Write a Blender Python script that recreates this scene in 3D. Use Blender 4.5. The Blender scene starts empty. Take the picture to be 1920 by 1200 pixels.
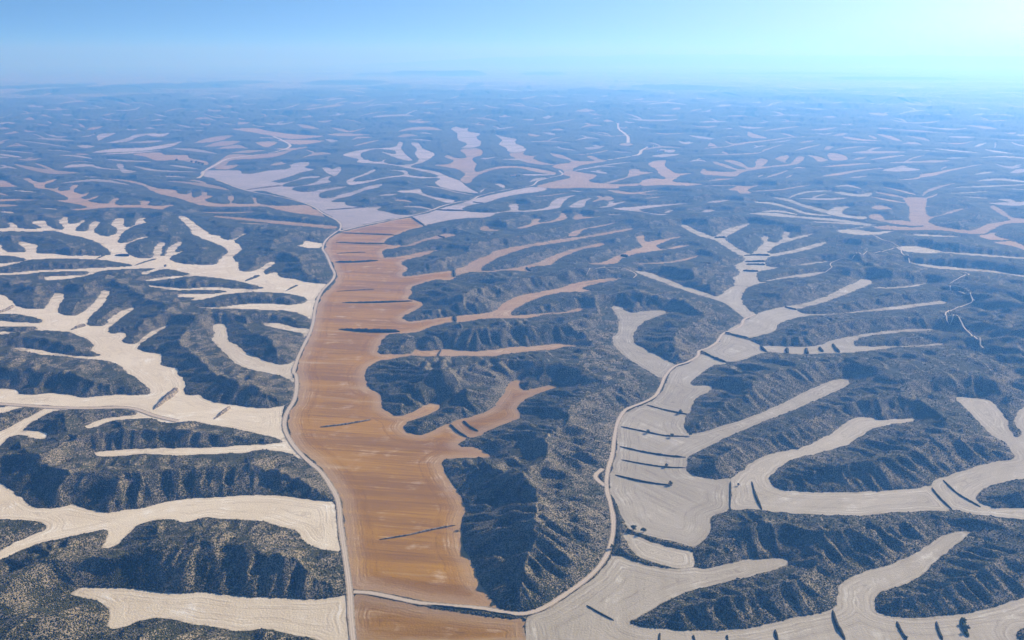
import bpy, bmesh, math, random
import numpy as np
from mathutils import Vector, Matrix
from mathutils.geometry import delaunay_2d_cdt

# ------------------------------------------------------------------ camera, sky, sun, exposure
scene = bpy.context.scene
COL = scene.collection
CAM_H = 450.0
PITCH = math.radians(16.6)
cam_data = bpy.data.cameras.new('camera')
cam_data.sensor_width = 36.0
cam_data.lens = 18.0 / math.tan(math.radians(30.0))
cam_data.clip_start = 1.0
cam_data.clip_end = 200000.0
cam = bpy.data.objects.new('camera', cam_data)
COL.objects.link(cam)
cam.location = (0, 0, CAM_H)
cam.rotation_euler = (math.pi / 2 - PITCH, 0, 0)
scene.camera = cam

SUN_AZ = math.radians(51.0)      # to the right of the view direction (+Y)
SUN_EL = math.radians(24.5)
world = bpy.data.worlds.new('World')
scene.world = world
world.use_nodes = True
wn = world.node_tree
wn.nodes.clear()
sky = wn.nodes.new('ShaderNodeTexSky')
sky.sky_type = 'NISHITA'
sky.sun_disc = False
sky.sun_elevation = SUN_EL
sky.sun_rotation = SUN_AZ
sky.altitude = 600.0
sky.air_density = 0.7
sky.dust_density = 2.6
sky.ozone_density = 10.0
bg = wn.nodes.new('ShaderNodeBackground')
bg.inputs['Strength'].default_value = 0.08
wo = wn.nodes.new('ShaderNodeOutputWorld')
wn.links.new(sky.outputs[0], bg.inputs['Color'])
wn.links.new(bg.outputs[0], wo.inputs['Surface'])

sun_data = bpy.data.lights.new('sun', 'SUN')
sun_data.energy = 5.0
sun_data.angle = math.radians(0.5)
sun_data.color = (1.0, 0.97, 0.92)
sun = bpy.data.objects.new('sun', sun_data)
COL.objects.link(sun)
sd = Vector((math.sin(SUN_AZ) * math.cos(SUN_EL), math.cos(SUN_AZ) * math.cos(SUN_EL), math.sin(SUN_EL)))
sun.rotation_euler = sd.to_track_quat('Z', 'Y').to_euler()
sun.location = (2000, 1500, 3000)

vs = scene.view_settings
scene.display_settings.display_device = 'sRGB'
vs.view_transform = 'Standard'
vs.look = 'None'
vs.exposure = 0.60
vs.gamma = 1.0
scene.cycles.use_denoising = True
scene.cycles.max_bounces = 6
scene.cycles.diffuse_bounces = 2
scene.cycles.volume_bounces = 2

HAZE_DENSITY = 1.8e-4
HAZE_COLOR = (0.13, 0.42, 1.0, 1)
HAZE_ANISO = 0.33

# ------------------------------------------------------------------ helpers
def link(name, mesh, mats=(), kind=None, label=None, cat=None, group=None, parent=None):
    o = bpy.data.objects.new(name, mesh)
    COL.objects.link(o)
    if mesh is not None:
        for m in mats:
            mesh.materials.append(m)
    if kind: o['kind'] = kind
    if label: o['label'] = label
    if cat: o['category'] = cat
    if group: o['group'] = group
    if parent: o.parent = parent
    return o

def hash2(ix, iy, seed):
    n = (ix.astype(np.int64) * 374761393 + iy.astype(np.int64) * 668265263 + seed * 1442695041) & 0x7fffffff
    n = ((n ^ (n >> 13)) * 1274126177) & 0x7fffffff
    return ((n ^ (n >> 16)) & 0xffff) / 65535.0

def vnoise(x, y, seed=0):
    ix = np.floor(x); iy = np.floor(y)
    fx = x - ix; fy = y - iy
    ux = fx * fx * fx * (fx * (fx * 6 - 15) + 10); uy = fy * fy * fy * (fy * (fy * 6 - 15) + 10)
    a = hash2(ix, iy, seed); b = hash2(ix + 1, iy, seed); c = hash2(ix, iy + 1, seed); d = hash2(ix + 1, iy + 1, seed)
    return (a * (1 - ux) + b * ux) * (1 - uy) + (c * (1 - ux) + d * ux) * uy

def fbm(x, y, seed=0, oct=4):
    s = 0; a = 0.5; t = 0
    for k in range(oct):
        s = s + a * vnoise(x, y, seed + 17 * k); t += a
        x = x * 2.03 + 11.3; y = y * 2.03 + 5.7; a *= 0.5
    return s / t

def smooth(e0, e1, x):
    t = np.clip((x - e0) / (e1 - e0), 0, 1)
    return t * t * (3 - 2 * t)

F_PX = 960.0 / math.tan(math.radians(30.0))   # the ground is meshed finer near the viewpoint than far away
CP, SP = math.cos(PITCH), math.sin(PITCH)
def to_px(x, y):
    xc = x; dep = y * CP + CAM_H * SP; up = y * SP - CAM_H * CP
    return 960 + F_PX * xc / dep, 600 - F_PX * up / dep
def to_ground(u, v):
    dx = (u - 960) / F_PX; dy = (600 - v) / F_PX
    gy = CP + dy * SP; gz = -SP + dy * CP
    t = -CAM_H / gz
    return dx * t, gy * t

# ------------------------------------------------------------------ survey data (metres on the ground)
FIELDS = """
C|-385.7,674.6 -380.7,681.4 -359.6,682.4 -335.4,680.7 -312.3,676.7 -291.9,674.0 -273.0,675.6 -261.0,674.6 -252.4,672.0 -222.3,668.0 -192.9,666.0 -169.6,664.7 -143.1,669.0 -137.4,638.8 -129.6,601.0 -151.6,605.2 -157.9,609.4 -181.0,616.6 -200.6,622.4 -227.6,621.5 -247.4,626.8 -266.7,629.8 -282.1,636.7 -297.4,637.9 -310.8,634.3 -318.7,626.8 -326.6,623.8 -332.8,626.8 -336.7,638.8 -343.1,651.3 -353.9,660.8 -370.3,667.3
C|-581.9,895.2 -563.6,884.5 -545.3,868.8 -522.5,848.6 -505.5,834.0 -490.2,826.9 -475.6,825.5 -466.4,830.2 -459.0,834.0 -450.2,830.2 -437.3,822.2 -416.2,816.1 -400.5,822.2 -384.0,826.9 -369.2,836.4 -353.2,843.7 -338.4,848.6 -312.8,849.6 -285.9,854.6 -262.1,854.6 -237.5,851.1 -212.3,843.7 -187.7,837.9 -184.4,829.3 -173.3,784.0 -164.9,750.8 -162.8,741.7 -180.7,746.8 -192.3,751.6 -203.4,763.0 -211.1,777.6 -229.1,788.3 -252.0,799.4 -270.6,801.6 -293.7,803.8 -312.5,806.1 -320.0,801.6 -327.1,796.2 -336.7,798.0 -347.3,802.5 -360.4,801.6 -369.6,796.2 -375.3,788.3 -376.8,773.4 -378.1,760.9 -381.2,750.8 -386.2,747.6 -391.5,750.0 -393.4,763.0 -396.9,775.5 -402.9,780.6 -411.3,779.7 -418.1,775.5 -428.2,769.2 -442.9,763.8 -455.6,754.8 -465.2,744.8 -470.5,735.0 -476.7,727.4 -481.7,718.0 -491.3,735.0 -485.2,742.8 -480.1,756.8 -471.6,769.2 -463.9,779.7 -463.0,787.5 -468.3,792.7 -482.9,799.4 -500.2,802.5 -517.7,801.6 -528.5,800.7
C|-303.5,1103.7 -299.2,1122.6 -308.4,1106.5 -324.9,1099.7 -346.2,1101.7 -374.7,1110.0 -410.6,1124.0 -433.8,1145.6 -451.8,1149.3 -472.9,1203.1 -493.1,1231.7 -505.2,1257.2 -532.1,1270.3 -542.6,1301.9 -554.5,1325.3 -575.6,1328.2 -597.0,1344.6 -604.2,1359.5 -604.0,1400.5 -601.2,1443.8 -596.4,1475.7 -598.8,1480.3 -611.3,1452.8 -614.7,1411.1 -616.0,1374.6 -633.2,1377.7 -643.1,1395.2 -646.2,1416.5 -657.2,1435.0 -678.3,1430.6 -691.5,1449.4 -697.1,1489.7 -700.4,1538.3 -702.9,1587.3 -708.7,1592.6 -719.1,1557.3 -717.8,1513.7 -711.4,1475.7 -735.1,1475.7 -753.1,1507.6 -762.4,1550.9 -770.8,1610.1 -790.7,1680.9 -807.7,1715.5 -820.1,1721.6 -811.1,1688.3 -795.4,1623.8 -788.4,1576.7 -789.5,1540.8 -816.0,1544.6 -837.7,1576.7 -854.8,1616.9 -868.6,1659.1 -894.0,1697.3 -903.6,1697.3 -892.3,1659.1 -873.7,1603.3 -869.0,1583.3 -896.1,1583.3 -921.2,1596.6 -954.3,1630.8 -992.6,1673.6 -1044.1,1710.9 -950.0,1544.6 -930.9,1548.4 -900.6,1544.6 -869.4,1532.1 -839.0,1513.7 -828.9,1499.2 -834.8,1492.1 -867.5,1495.6 -906.4,1504.0 -927.0,1504.0 -905.8,1466.4 -886.9,1468.7 -853.8,1469.9 -825.1,1466.4 -816.3,1457.3 -821.2,1446.1 -845.4,1441.6 -889.8,1438.3 -880.5,1421.9 -860.9,1421.9 -840.3,1438.3 -814.5,1446.1 -780.2,1443.8 -754.4,1438.3 -727.6,1416.5 -701.6,1395.2 -684.2,1374.6 -673.5,1354.5 -669.9,1339.8 -646.9,1315.9 -653.9,1311.2 -679.1,1313.0 -715.5,1325.3 -754.6,1341.7 -789.2,1354.5 -798.7,1353.5 -790.7,1342.7 -765.0,1332.0 -729.1,1315.9 -708.6,1311.2 -673.8,1301.9 -639.6,1292.7 -619.6,1288.2 -597.0,1270.3 -572.6,1240.1 -546.4,1211.1 -522.7,1183.3 -507.8,1164.2 -503.8,1149.3 -519.8,1145.6 -542.9,1149.3 -554.8,1145.6 -572.0,1142.0 -589.1,1138.3 -611.3,1145.6 -636.4,1153.0 -656.2,1149.3 -677.8,1149.3 -704.0,1168.0 -722.6,1171.8 -739.0,1171.8 -705.6,1114.0 -683.3,1111.6 -675.8,1106.1 -682.7,1099.8 -695.3,1095.9 -682.5,1073.1 -672.1,1080.6 -656.9,1095.9 -642.3,1107.6 -624.7,1105.3 -623.5,1088.2 -631.2,1058.4 -634.8,1033.5 -639.5,1021.7 -642.8,1002.9 -621.1,964.6 -616.6,980.2 -618.2,1002.9 -613.6,1009.6 -602.6,1009.6 -583.7,999.6 -572.9,999.6 -574.6,1009.6 -583.0,1019.7 -599.3,1024.5 -611.5,1026.5 -614.2,1037.0 -612.0,1065.7 -605.1,1086.7 -590.1,1092.1 -562.4,1095.9 -538.8,1095.9 -511.2,1093.6 -492.7,1080.6 -496.9,1073.1 -515.6,1069.4 -529.7,1062.0 -537.5,1047.6 -539.7,1037.0 -533.6,1032.8 -526.4,1035.6 -518.6,1049.7 -502.9,1059.9 -478.6,1063.5 -463.6,1062.0 -444.6,1049.7 -427.6,1049.7 -412.3,1054.8 -392.8,1047.6 -366.7,1037.0 -335.0,1024.5 -303.2,1009.6 -283.4,996.3 -278.1,991.1 -296.6,984.7 -322.8,982.2 -348.0,977.1 -373.8,974.6 -400.2,973.9 -426.6,973.3 -456.9,969.5 -481.8,965.8 -493.3,960.9 -486.4,952.4 -474.6,949.4 -454.5,951.2 -438.0,955.4 -414.5,955.4 -392.4,952.4 -367.1,954.8 -341.8,957.2 -316.3,959.7 -300.1,967.7 -280.7,964.6 -263.4,958.4 -243.9,941.6 -245.2,947.6 -269.4,986.6 -289.4,1033.5
C|-519.5,1483.8 -509.5,1489.7 -493.8,1466.4 -481.1,1432.8 -465.4,1390.0 -440.4,1359.5 -422.5,1330.1 -393.2,1301.9 -366.2,1279.2 -344.3,1274.7 -332.7,1288.2 -322.9,1231.7 -314.3,1195.1 -329.8,1215.2 -353.9,1231.7 -387.3,1248.6 -414.1,1270.3 -444.4,1311.2 -474.9,1359.5 -493.3,1390.0 -504.8,1432.8
C|-437.2,1487.3 -421.4,1492.1 -394.6,1480.3 -369.7,1460.7 -346.7,1455.1 -345.2,1411.1 -356.1,1430.6 -375.2,1441.6 -406.6,1460.7 -430.7,1475.7
C|-381.2,1769.1 -398.2,1773.9 -424.8,1785.4 -464.2,1815.6 -493.1,1832.7 -512.7,1877.0 -522.0,1864.4 -526.7,1850.2 -538.0,1877.0 -537.4,1923.3 -533.3,1957.9 -542.8,1977.7 -552.9,1965.8 -556.5,1913.8 -569.1,1882.4 -591.4,1886.1 -608.8,1923.3 -618.0,1961.8 -638.0,1991.8 -651.2,2043.5 -654.3,2109.1 -680.8,2166.9 -698.9,2203.0 -703.8,2252.9 -698.6,2305.0 -706.1,2313.0 -711.3,2252.9 -721.2,2227.7 -742.5,2240.2 -762.1,2278.7 -786.6,2291.8 -819.7,2345.6 -864.5,2416.4 -906.5,2491.3 -954,2564 -976,2577 -965,2545 -917.8,2460.8 -878.6,2387.6 -842.2,2305.0 -804.1,2252.9 -762.7,2203.0 -723.1,2155.1 -692.0,2109.1 -678.4,2069.3 -674.7,2001.9 -670.2,1946.2 -705.2,1946.2 -742.2,1952.1 -783.1,1991.8 -792.9,2012.2 -792.4,2054.2 -790.2,2086.8 -804.8,2075.9 -815.5,2109.1 -828.1,2190.8 -838.1,2207.9 -842.8,2166.9 -840.0,2120.4 -815.9,2043.5 -820.2,2033.0 -837.3,2075.9 -856.2,2131.9 -871.1,2190.8 -882.7,2195.7 -881.8,2155.1 -861.1,2086.8 -837.5,2022.5 -858.3,2012.2 -889.4,2033.0 -920.9,2075.9 -944.2,2120.4 -959.0,2178.8 -954.3,2215.3 -941.5,2258.0 -949.1,2270.9 -964.5,2240.2 -968.8,2190.8 -987.4,2190.8 -1012.3,2252.9 -1032.8,2331.9 -1041.4,2416.4 -1030.4,2469.9 -1051,2507 -1059,2545 -1074,2538 -1066.4,2491.3 -1047.4,2431.0 -1051.5,2401.9 -1073.3,2422.2 -1099.5,2491.3 -1125,2538 -1139,2532 -1126.0,2475.9 -1103.0,2416.4 -1077.3,2387.6 -1047.2,2305.0 -1053.9,2273.5 -1082.3,2291.8 -1113.1,2331.9 -1143.2,2416.4 -1164.4,2475.9 -1182.3,2491.3 -1175.4,2445.8 -1142.8,2345.6 -1163.6,2345.6 -1185.9,2387.6 -1206.7,2460.8 -1214,2501 -1225,2513 -1220.4,2460.8 -1235.2,2451.8 -1267,2507 -1289,2554 -1303,2564 -1297,2522 -1276.9,2475.9 -1230.0,2401.9 -1215.8,2365.0 -1244.1,2381.9 -1287.2,2431.0 -1325.7,2491.3 -1345.4,2497.5 -1353.6,2475.9 -1304.0,2416.4 -1284.0,2387.6 -1297.8,2373.4 -1342.3,2387.6 -1380.9,2439.9 -1407.9,2469.9 -1411.2,2460.8 -1379.2,2401.9 -1381.5,2381.9 -1422.2,2379.1 -1395.5,2331.9 -1367.5,2337.4 -1315.5,2337.4 -1260.8,2331.9 -1236.5,2345.6 -1163.8,2291.8 -1105.0,2252.9 -1052.5,2203.0 -1006.5,2143.4 -972.3,2097.9 -950.5,2047.8 -974.2,2039.3 -1008.1,2043.5 -1042.7,2039.3 -1085.2,2060.7 -1122.1,2060.7 -1151.6,2109.1 -1175.2,2159.8 -1206.8,2178.8 -1234.2,2203.0 -1241.6,2195.7 -1224.8,2166.9 -1179.9,2109.1 -1169.4,2080.2 -1194.9,2075.9 -1225.6,2097.9 -1273.1,2166.9 -1322.6,2203.0 -1232.3,2043.5 -1202.6,2039.3 -1171.7,2033.0 -1137.9,2012.2 -1118.2,1991.8 -1129.8,1971.7 -1157.5,1957.9 -1182.8,1956.0 -1164.3,1923.3 -1138.3,1923.3 -1119.2,1952.1 -1109.2,1991.8 -1069.7,2001.9 -1002.3,2001.9 -927.9,1985.7 -869.3,1952.1 -848.3,1932.8 -879.0,1923.3 -926.6,1913.8 -956.6,1904.5 -1016.2,1895.2 -1052.2,1882.4 -1076.0,1871.6 -1105.8,1864.4 -1128.9,1860.8 -1117.0,1839.7 -1094.0,1843.2 -1071.0,1846.7 -1047.9,1850.2 -1023.6,1868.0 -986.0,1877.0 -922.6,1877.0 -916.1,1853.7 -947.8,1841.4 -993.2,1832.7 -988.3,1819.0 -973.6,1802.0 -939.5,1807.1 -906.3,1841.4 -892.8,1886.1 -867.0,1895.2 -819.5,1904.5 -785.3,1904.5 -795.1,1886.1 -802.1,1871.6 -789.4,1850.2 -778.9,1877.0 -762.4,1900.8 -747.6,1895.2 -719.7,1877.0 -694.5,1859.0 -695.8,1844.9 -725.8,1836.2 -752.3,1819.0 -768.9,1798.7 -758.8,1793.7 -723.3,1807.1 -700.8,1824.1 -682.4,1836.2 -649.0,1829.3 -606.6,1812.2 -567.4,1790.4 -526.0,1757.8 -504.5,1737.2 -517.2,1726.3 -562.6,1734.1 -612.3,1741.9 -660.7,1734.1 -704.7,1746.6 -740.7,1757.8 -734.3,1746.6 -697.1,1726.3 -661.9,1715.5 -635.8,1718.6 -596.9,1718.6 -567.8,1706.4 -578.0,1695.8 -606.3,1688.3 -641.8,1691.3 -656.8,1688.3 -648.1,1666.3 -613.5,1659.1 -618.0,1644.8 -602.0,1642.0 -590.4,1651.9 -571.9,1676.5 -543.4,1695.8 -503.1,1703.3 -462.6,1695.8 -424.5,1680.9 -398.1,1656.2 -396.4,1623.8 -416.0,1612.8 -453.7,1616.9 -491.3,1619.7 -524.0,1606.0 -556.7,1593.9 -582.1,1593.9 -577.6,1585.9 -545.6,1582.0 -498.0,1579.4 -449.5,1572.8 -412.0,1566.3 -382.1,1544.6 -357.7,1513.7 -365.0,1563.7 -376.5,1637.8 -381.4,1721.6
C|-529.6,2150.4 -521.6,2178.8 -527.3,2215.3 -507.4,2203.0 -474.4,2174.0 -469.5,2127.3 -489.4,2120.4 -512.0,2136.5
T|-873,2577 -824,2564 -747,2532 -652.7,2491.3 -561.4,2451.8 -480.2,2410.6 -478.5,2373.4 -550.5,2401.9 -639.9,2439.9 -709.2,2475.9 -800,2522 -860,2554
T|-943,2647 -865,2643 -773,2647 -772,2642 -858,2619 -941,2643
T|-770.0,2468.4 -726.4,2459.3 -674.3,2447.4 -673.5,2444.2 -722.4,2444.3 -769.1,2465.2
T|-1965,3360 -1933,3360 -1883,3314 -1810,3225 -1775,3182 -1806,3174 -1865,3182
T|-1865,3398 -1859,3417 -1771,3314 -1735,3291 -1744,3360 -1735,3393 -1709,3314 -1695,3225 -1641,3140 -1617,3140 -1627,3203 -1595,3120 -1567,3080 -1550,3100 -1584,3182 -1590,3233 -1573,3225 -1537,3120 -1499,3041 -1453,3002 -1457,3060 -1433,2984 -1424,2929 -1397,2893 -1388,2976 -1370,2893 -1375,2869 -1310,2808 -1289,2808 -1309,2918 -1296,2918 -1269,2824 -1238,2775 -1201,2775 -1172,2781 -1204,2858 -1171,2852 -1142,2775 -1095,2759 -1083,2781 -1062,2775 -1068,2727 -1066,2681 -1113,2711 -1222,2727 -1267,2711 -1311,2675 -1342,2687 -1315,2727 -1424,2824 -1510,2869 -1575,2869 -1677,2848 -1700,2890 -1620,2893 -1530,2876 -1454,2876 -1471,2929 -1547,3021 -1615,3100 -1676,3140 -1696,3161 -1737,3225 -1802,3314
T|-1551,3407 -1455,3360 -1352,3260 -1251,3140 -1178,3100 -1138,3021 -1103,3002 -1106,3060 -1079,2984 -1052,2929 -1048,2984 -1066,3052 -1048,3041 -1017,2965 -1003,2965 -996,2911 -999,2876 -944,2808 -901,2798 -920,2876 -950,2965 -942,2976 -909,2893 -889,2808 -841,2798 -820,2801 -857,2929 -848,2929 -814,2824 -771,2775 -715,2759 -666,2775 -651,2775 -579,2645 -548,2564 -595,2592 -660,2636 -725,2696 -768,2743 -840,2743 -918,2743 -981,2775 -1024,2824 -1115,2929 -1193,3002 -1265,3100 -1330,3203 -1414,3291 -1493,3360
C|-1744,3102 -1700,3086 -1636,3050 -1634,3046 -1686,3058 -1742,3098
C|-1543,2655 -1518,2655 -1481,2623 -1479,2619 -1501,2623 -1538,2646
C|-1452,2713 -1421,2711 -1385,2691 -1384,2688 -1412,2693 -1451,2710
L|-1220,3496 -1250,3649 -1117,3649 -1070,3547 -1033,3558 -992,3654 -931,3710 -954,3851 -940,3932 -904,3951 -873,3851 -867,3750 -814,3682 -846,3584 -855,3506 -877,3383 -894,3314 -854,3291 -821,3360 -804,3456 -758,3481 -741,3431 -781,3407 -815,3336 -830,3246 -823,3190 -785,3182 -745,3246 -729,3314 -730,3407 -706,3481 -695,3360 -671,3304 -716,3225 -767,3182 -770,3108 -708,3052 -665,3120 -618,3182 -595,3190 -604,3140 -639,3080 -653,3021 -623,2918 -598,2929 -578,3002 -546,3080 -522,3182 -505,3225 -476,3255 -477,3161 -512,3080 -546,2947 -575,2893 -578,2841 -537,2835 -521,2775 -456,2727 -407,2749 -408,2681 -377,2645 -359,2621 -326,2592 -293,2592 -351,2520 -410.1,2441.6 -454.2,2362.6 -480.2,2456.9 -513,2542 -568,2645 -614,2743 -646,2798 -692,2858 -773,2965 -871,3080 -902,3068 -976,3161 -1096,3336 -1144,3407
L|-289,2564 -254,2621 -225,2696 -175,2791 -111,2918 -52,3014 76,3174 123,3140 97,3060 27,3002 -39,2911 -81,2824 -127,2775 -151,2696 -137,2657 -56,2636 -6,2681 -9,2775 15,2801 22,2743 24,2675 65,2687 107,2727 128,2841 159,2929 218,2991 185,2911 163,2808 142,2711 105,2681 44,2645 -31,2636 -78,2550 -131,2537 -185.7,2496.1 -236.1,2426.4 -240.0,2418.9
O|-452.6,2330.8 -382.5,2441.6 -286,2551 -242.2,2419.7 -273.2,2361.4 -302.7,2286.1 -318.3,2226.8 -318.1,2174.7 -291.3,2159.3 -278.7,2165.9 -270.9,2137.6 -290.3,2116.4 -306.4,2105.9 -305.0,2055.0 -292.0,2015.9 -270.1,2025.5 -242.8,2045.1 -223.2,2019.7 -244.7,1987.4 -248.4,1959.7 -229.4,1906.5 -234.4,1847.7 -230.9,1834.7 -190.7,1855.9 -160.9,1872.5 -127.4,1887.6 -121.0,1815.6 -128.9,1803.0 -162.7,1799.9 -176.3,1784.5 -199.4,1754.4 -203.5,1725.2 -195.1,1696.9 -200.2,1662.7 -191.1,1642.8 -172.5,1629.8 -168.3,1604.3 -179.6,1567.4 -193.8,1532.1 -193.4,1515.0 -179.1,1501.5 -145.1,1515.0 -104.2,1529.8 -99.6,1496.0 -111.4,1492.7 -140.8,1465.6 -160.0,1439.5 -186.4,1429.2 -207.1,1424.2 -213.7,1384.8 -214.2,1347.4 -207.8,1322.3 -185.0,1322.3 -162.6,1325.0 -151.1,1352.0 -150.2,1342.9 -132.5,1338.4 -114.1,1342.9 -116.0,1311.8 -158.3,1311.8 -184.8,1298.9 -205.4,1286.2 -215.4,1261.5 -216.4,1229.9 -209.8,1199.6 -198.3,1167.2 -180.2,1146.4 -174.1,1103.6 -165.6,1088.2 -148.8,1071.6 -135.4,1080.6 -117.5,1107.6 -103.4,1117.2 -96.4,1105.3 -101.0,1088.2 -119.3,1065.7 -133.5,1051.2 -135.7,1033.5 -128.3,1017.7 -111.2,1011.6 -96.2,1030.0 -79.7,1047.6 -66.4,1023.1 -54.3,1002.9 -64.1,983.4 -59.8,977.1 -43.6,973.9 -25.7,947.6 -42.6,946.4 -68.4,944.6 -79.7,940.4 -79.2,923.0 -67.0,884.5 -55.5,853.6 -49.0,829.3 -49.9,792.7 -45.5,750.8 -35.5,716.1 -28.5,691.0 -20.1,670.6 -12.1,654.4 -11.1,651.3 -27.3,654.4 -50.2,657.3 -73.4,661.5 -89.2,666.4 -109.5,674.6 -123.5,677.3 -137.9,679.4 -144.1,691.0 -156.3,742.8 -168.3,792.7 -180.8,843.7 -193.9,874.0 -217.7,920.2 -263.8,986.6 -282.4,1037.0 -292.0,1080.6 -291.8,1123.6 -301.3,1178.5 -316.6,1233.6 -294.0,1132.9 -299.2,1170.7 -316.3,1222.2 -327.0,1286.2 -334.3,1375.3 -343.4,1465.6 -360.2,1567.4 -371.3,1669.4 -367.5,1739.7 -369.8,1815.6 -388.2,1897.9 -427.3,2025.5 -452.0,2105.9 -469.4,2238.4 -457.0,2315.7
T|-125.7,1891.0 -101.7,1941.7 -83.6,1996.8 -55.7,2045.1 -43.8,2085.3 -9.3,2127.0 40.0,2170.3 110.1,2226.8 182.7,2274.0 259.7,2335.8 324.2,2387.6 326.4,2366.6 255.8,2298.4 180.0,2238.4 121.8,2188.1 61.9,2148.4 16.9,2095.5 -25.7,2025.5 -49.7,1968.9 -66.4,1915.2 -63.6,1889.3 -24.2,1897.9 15.6,1923.9 57.0,1968.9 92.7,2035.2 125.1,2085.3 182.1,2148.4 221.5,2188.1 232.9,2174.7 217.3,2144.1 170.0,2105.9 131.4,2045.1 103.0,1987.4 88.7,1941.7 47.8,1923.9 35.3,1897.9 42.6,1872.5 -4.4,1889.3 -43.5,1872.5 -82.6,1872.5 -112.6,1847.7 -119.5,1821.9
T|-102.8,1532.1 -62.8,1549.6 -33.6,1567.4 -17.5,1616.9 13.7,1676.2 60.8,1710.9 98.3,1739.7 130.1,1776.8 177.7,1807.7 216.8,1818.7 223.1,1807.7 182.3,1776.8 141.6,1732.4 158.0,1710.9 125.1,1703.9 96.1,1696.9 48.5,1656.0 20.0,1604.3 1.3,1567.4 -0.4,1541.4 29.1,1543.7 55.6,1553.1 95.6,1561.4 120.4,1585.7 137.7,1591.8 129.6,1573.5 101.7,1553.1 61.8,1543.7 28.7,1520.6 -3.6,1520.6 -51.8,1515.0 -83.2,1498.2 -98.1,1498.2
T|-112.7,1342.9 -104.5,1349.3 -75.0,1338.4 -37.7,1340.2 -3.2,1356.6 34.7,1361.2 70.3,1373.4 106.2,1361.2 84.0,1356.6 63.1,1342.9 25.5,1333.9 -8.8,1320.6 -31.3,1310.1 -73.7,1311.8 -114.4,1312.7
O|-77.9,1049.7 -53.2,1069.4 -30.6,1092.1 -16.4,1131.7 -7.6,1178.5 -1.3,1200.9 11.6,1210.1 11.3,1178.5 17.5,1165.4 36.4,1174.1 58.9,1185.6 61.6,1174.1 42.2,1156.8 17.0,1127.7 7.7,1103.7 10.4,1069.4 1.7,1054.8 -23.5,1030.0 -39.6,1009.6 -53.0,1002.9
T|-277.4,2165.9 -272.2,2148.4 -234.3,2215.3 -194.1,2286.1 -172.2,2310.7 -144.8,2291.0 -172.6,2250.2 -207.8,2226.8 -249.9,2148.4 -268.9,2139.8
T|-241.4,2051.0 -204.4,2089.4 -179.3,2101.8 -193.6,2065.0 -221.5,2019.7
T|148.5,2266.8 160.9,2335.8 201.2,2387.6 294.1,2469.4 241.8,2400.9 194.2,2361.4 168.6,2274.0
O|-136.2,671.3 -122.4,670.0 -102.2,662.8 -82.4,656.3 -64.8,650.6 -45.7,645.0 -26.8,641.3 -11.9,638.8 -0.7,637.3 10.0,636.4 8.9,623.8 9.5,601.0 -123.6,601.0
G|142.1,1069.0 156.1,1090.7 193.6,1128.8 213.1,1172.0 226.8,1215.4 249.2,1260.8 270.2,1277.4 296.6,1321.5 327.8,1278.4 306.4,1268.0 288.4,1247.7 268.0,1213.5 255.9,1185.6 284.2,1181.0 274.6,1158.7 252.0,1133.0 242.4,1108.2 237.8,1092.2 228.6,1078.8 204.7,1092.8 181.3,1108.0
G|180.1,1106.4 203.9,1088.1 227.2,1074.2 223.1,1062.0 218.2,1032.8 220.0,1015.2 241.3,1022.2 268.1,1040.0 310.5,1069.6 361.5,1112.9 405.5,1155.0 450.9,1195.4 478.8,1209.5 487.7,1206.7 480.3,1186.2 446.7,1155.0 411.6,1125.2 369.6,1088.9 331.0,1058.3 294.3,1029.2 265.7,1004.9 237.6,978.3 217.4,959.2 207.5,949.9 200.9,928.8 197.6,911.3 207.9,898.8 226.7,891.6 242.2,893.3 232.5,851.8 225.0,824.1 217.1,816.5 206.4,810.3 200.3,803.4 198.2,785.3 187.4,763.7 179.0,755.3 173.3,750.4 159.7,757.4 139.4,767.9 118.9,780.9 112.6,803.4 109.4,836.8 105.6,854.4 105.2,867.4 109.7,899.9 119.5,940.7 128.7,998.1 136.0,1047.2 148.0,1078.8 161.4,1096.8
G|243.7,892.2 263.4,917.0 282.5,940.7 302.7,956.1 333.3,968.7 352.6,978.3 387.5,1008.3 413.0,1032.8 432.4,1054.6 448.9,1067.3 463.1,1065.8 474.9,1058.3 499.9,1062.0 520.5,1062.0 516.6,1053.1 493.1,1045.8 469.9,1038.5 451.8,1029.2 428.4,1004.9 407.0,984.9 382.2,968.7 356.3,956.1 324.8,940.7 306.4,922.9 292.5,905.6 284.0,888.9 283.5,878.0 292.8,867.4 313.4,862.1 337.4,860.6 374.7,862.1 413.0,865.8 439.4,870.0 457.9,878.0 455.5,867.4 451.4,822.2 429.2,819.8 392.6,816.5 355.2,810.3 320.8,811.8 286.9,815.0 264.8,819.8 257.2,822.2 242.2,823.1 227.6,823.1 233.4,851.8
G|458.9,878.0 475.4,894.4 492.0,902.8 519.5,917.0 541.0,928.8 564.0,937.7 582.1,941.9 587.4,946.8 592.2,965.5 597.1,984.9 594.5,1011.8 597.3,1050.9 603.4,1092.8 609.8,1137.8 620.1,1139.5 632.8,1133.6 649.3,1129.4 650.1,1112.9 644.5,1085.0 637.2,1054.6 623.2,1025.7 621.8,1004.9 633.1,1015.2 644.6,1054.6 663.4,1081.1 685.5,1104.8 747.5,1159.4 596.0,897.1 567.5,891.6 546.9,886.1 527.6,878.0 509.8,867.4 495.8,851.8 491.8,836.8 498.7,827.0 514.5,825.6 552.7,822.2 539.2,798.8 503.8,805.7 483.1,810.3 469.1,815.0 458.5,822.2 452.9,822.2 456.8,867.4
G|108.9,776.5 117.9,773.1 133.8,760.3 153.7,747.9 168.9,742.2 169.8,735.0 166.5,715.7 151.8,713.4 132.4,722.5 117.2,735.0 110.3,757.4
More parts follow.
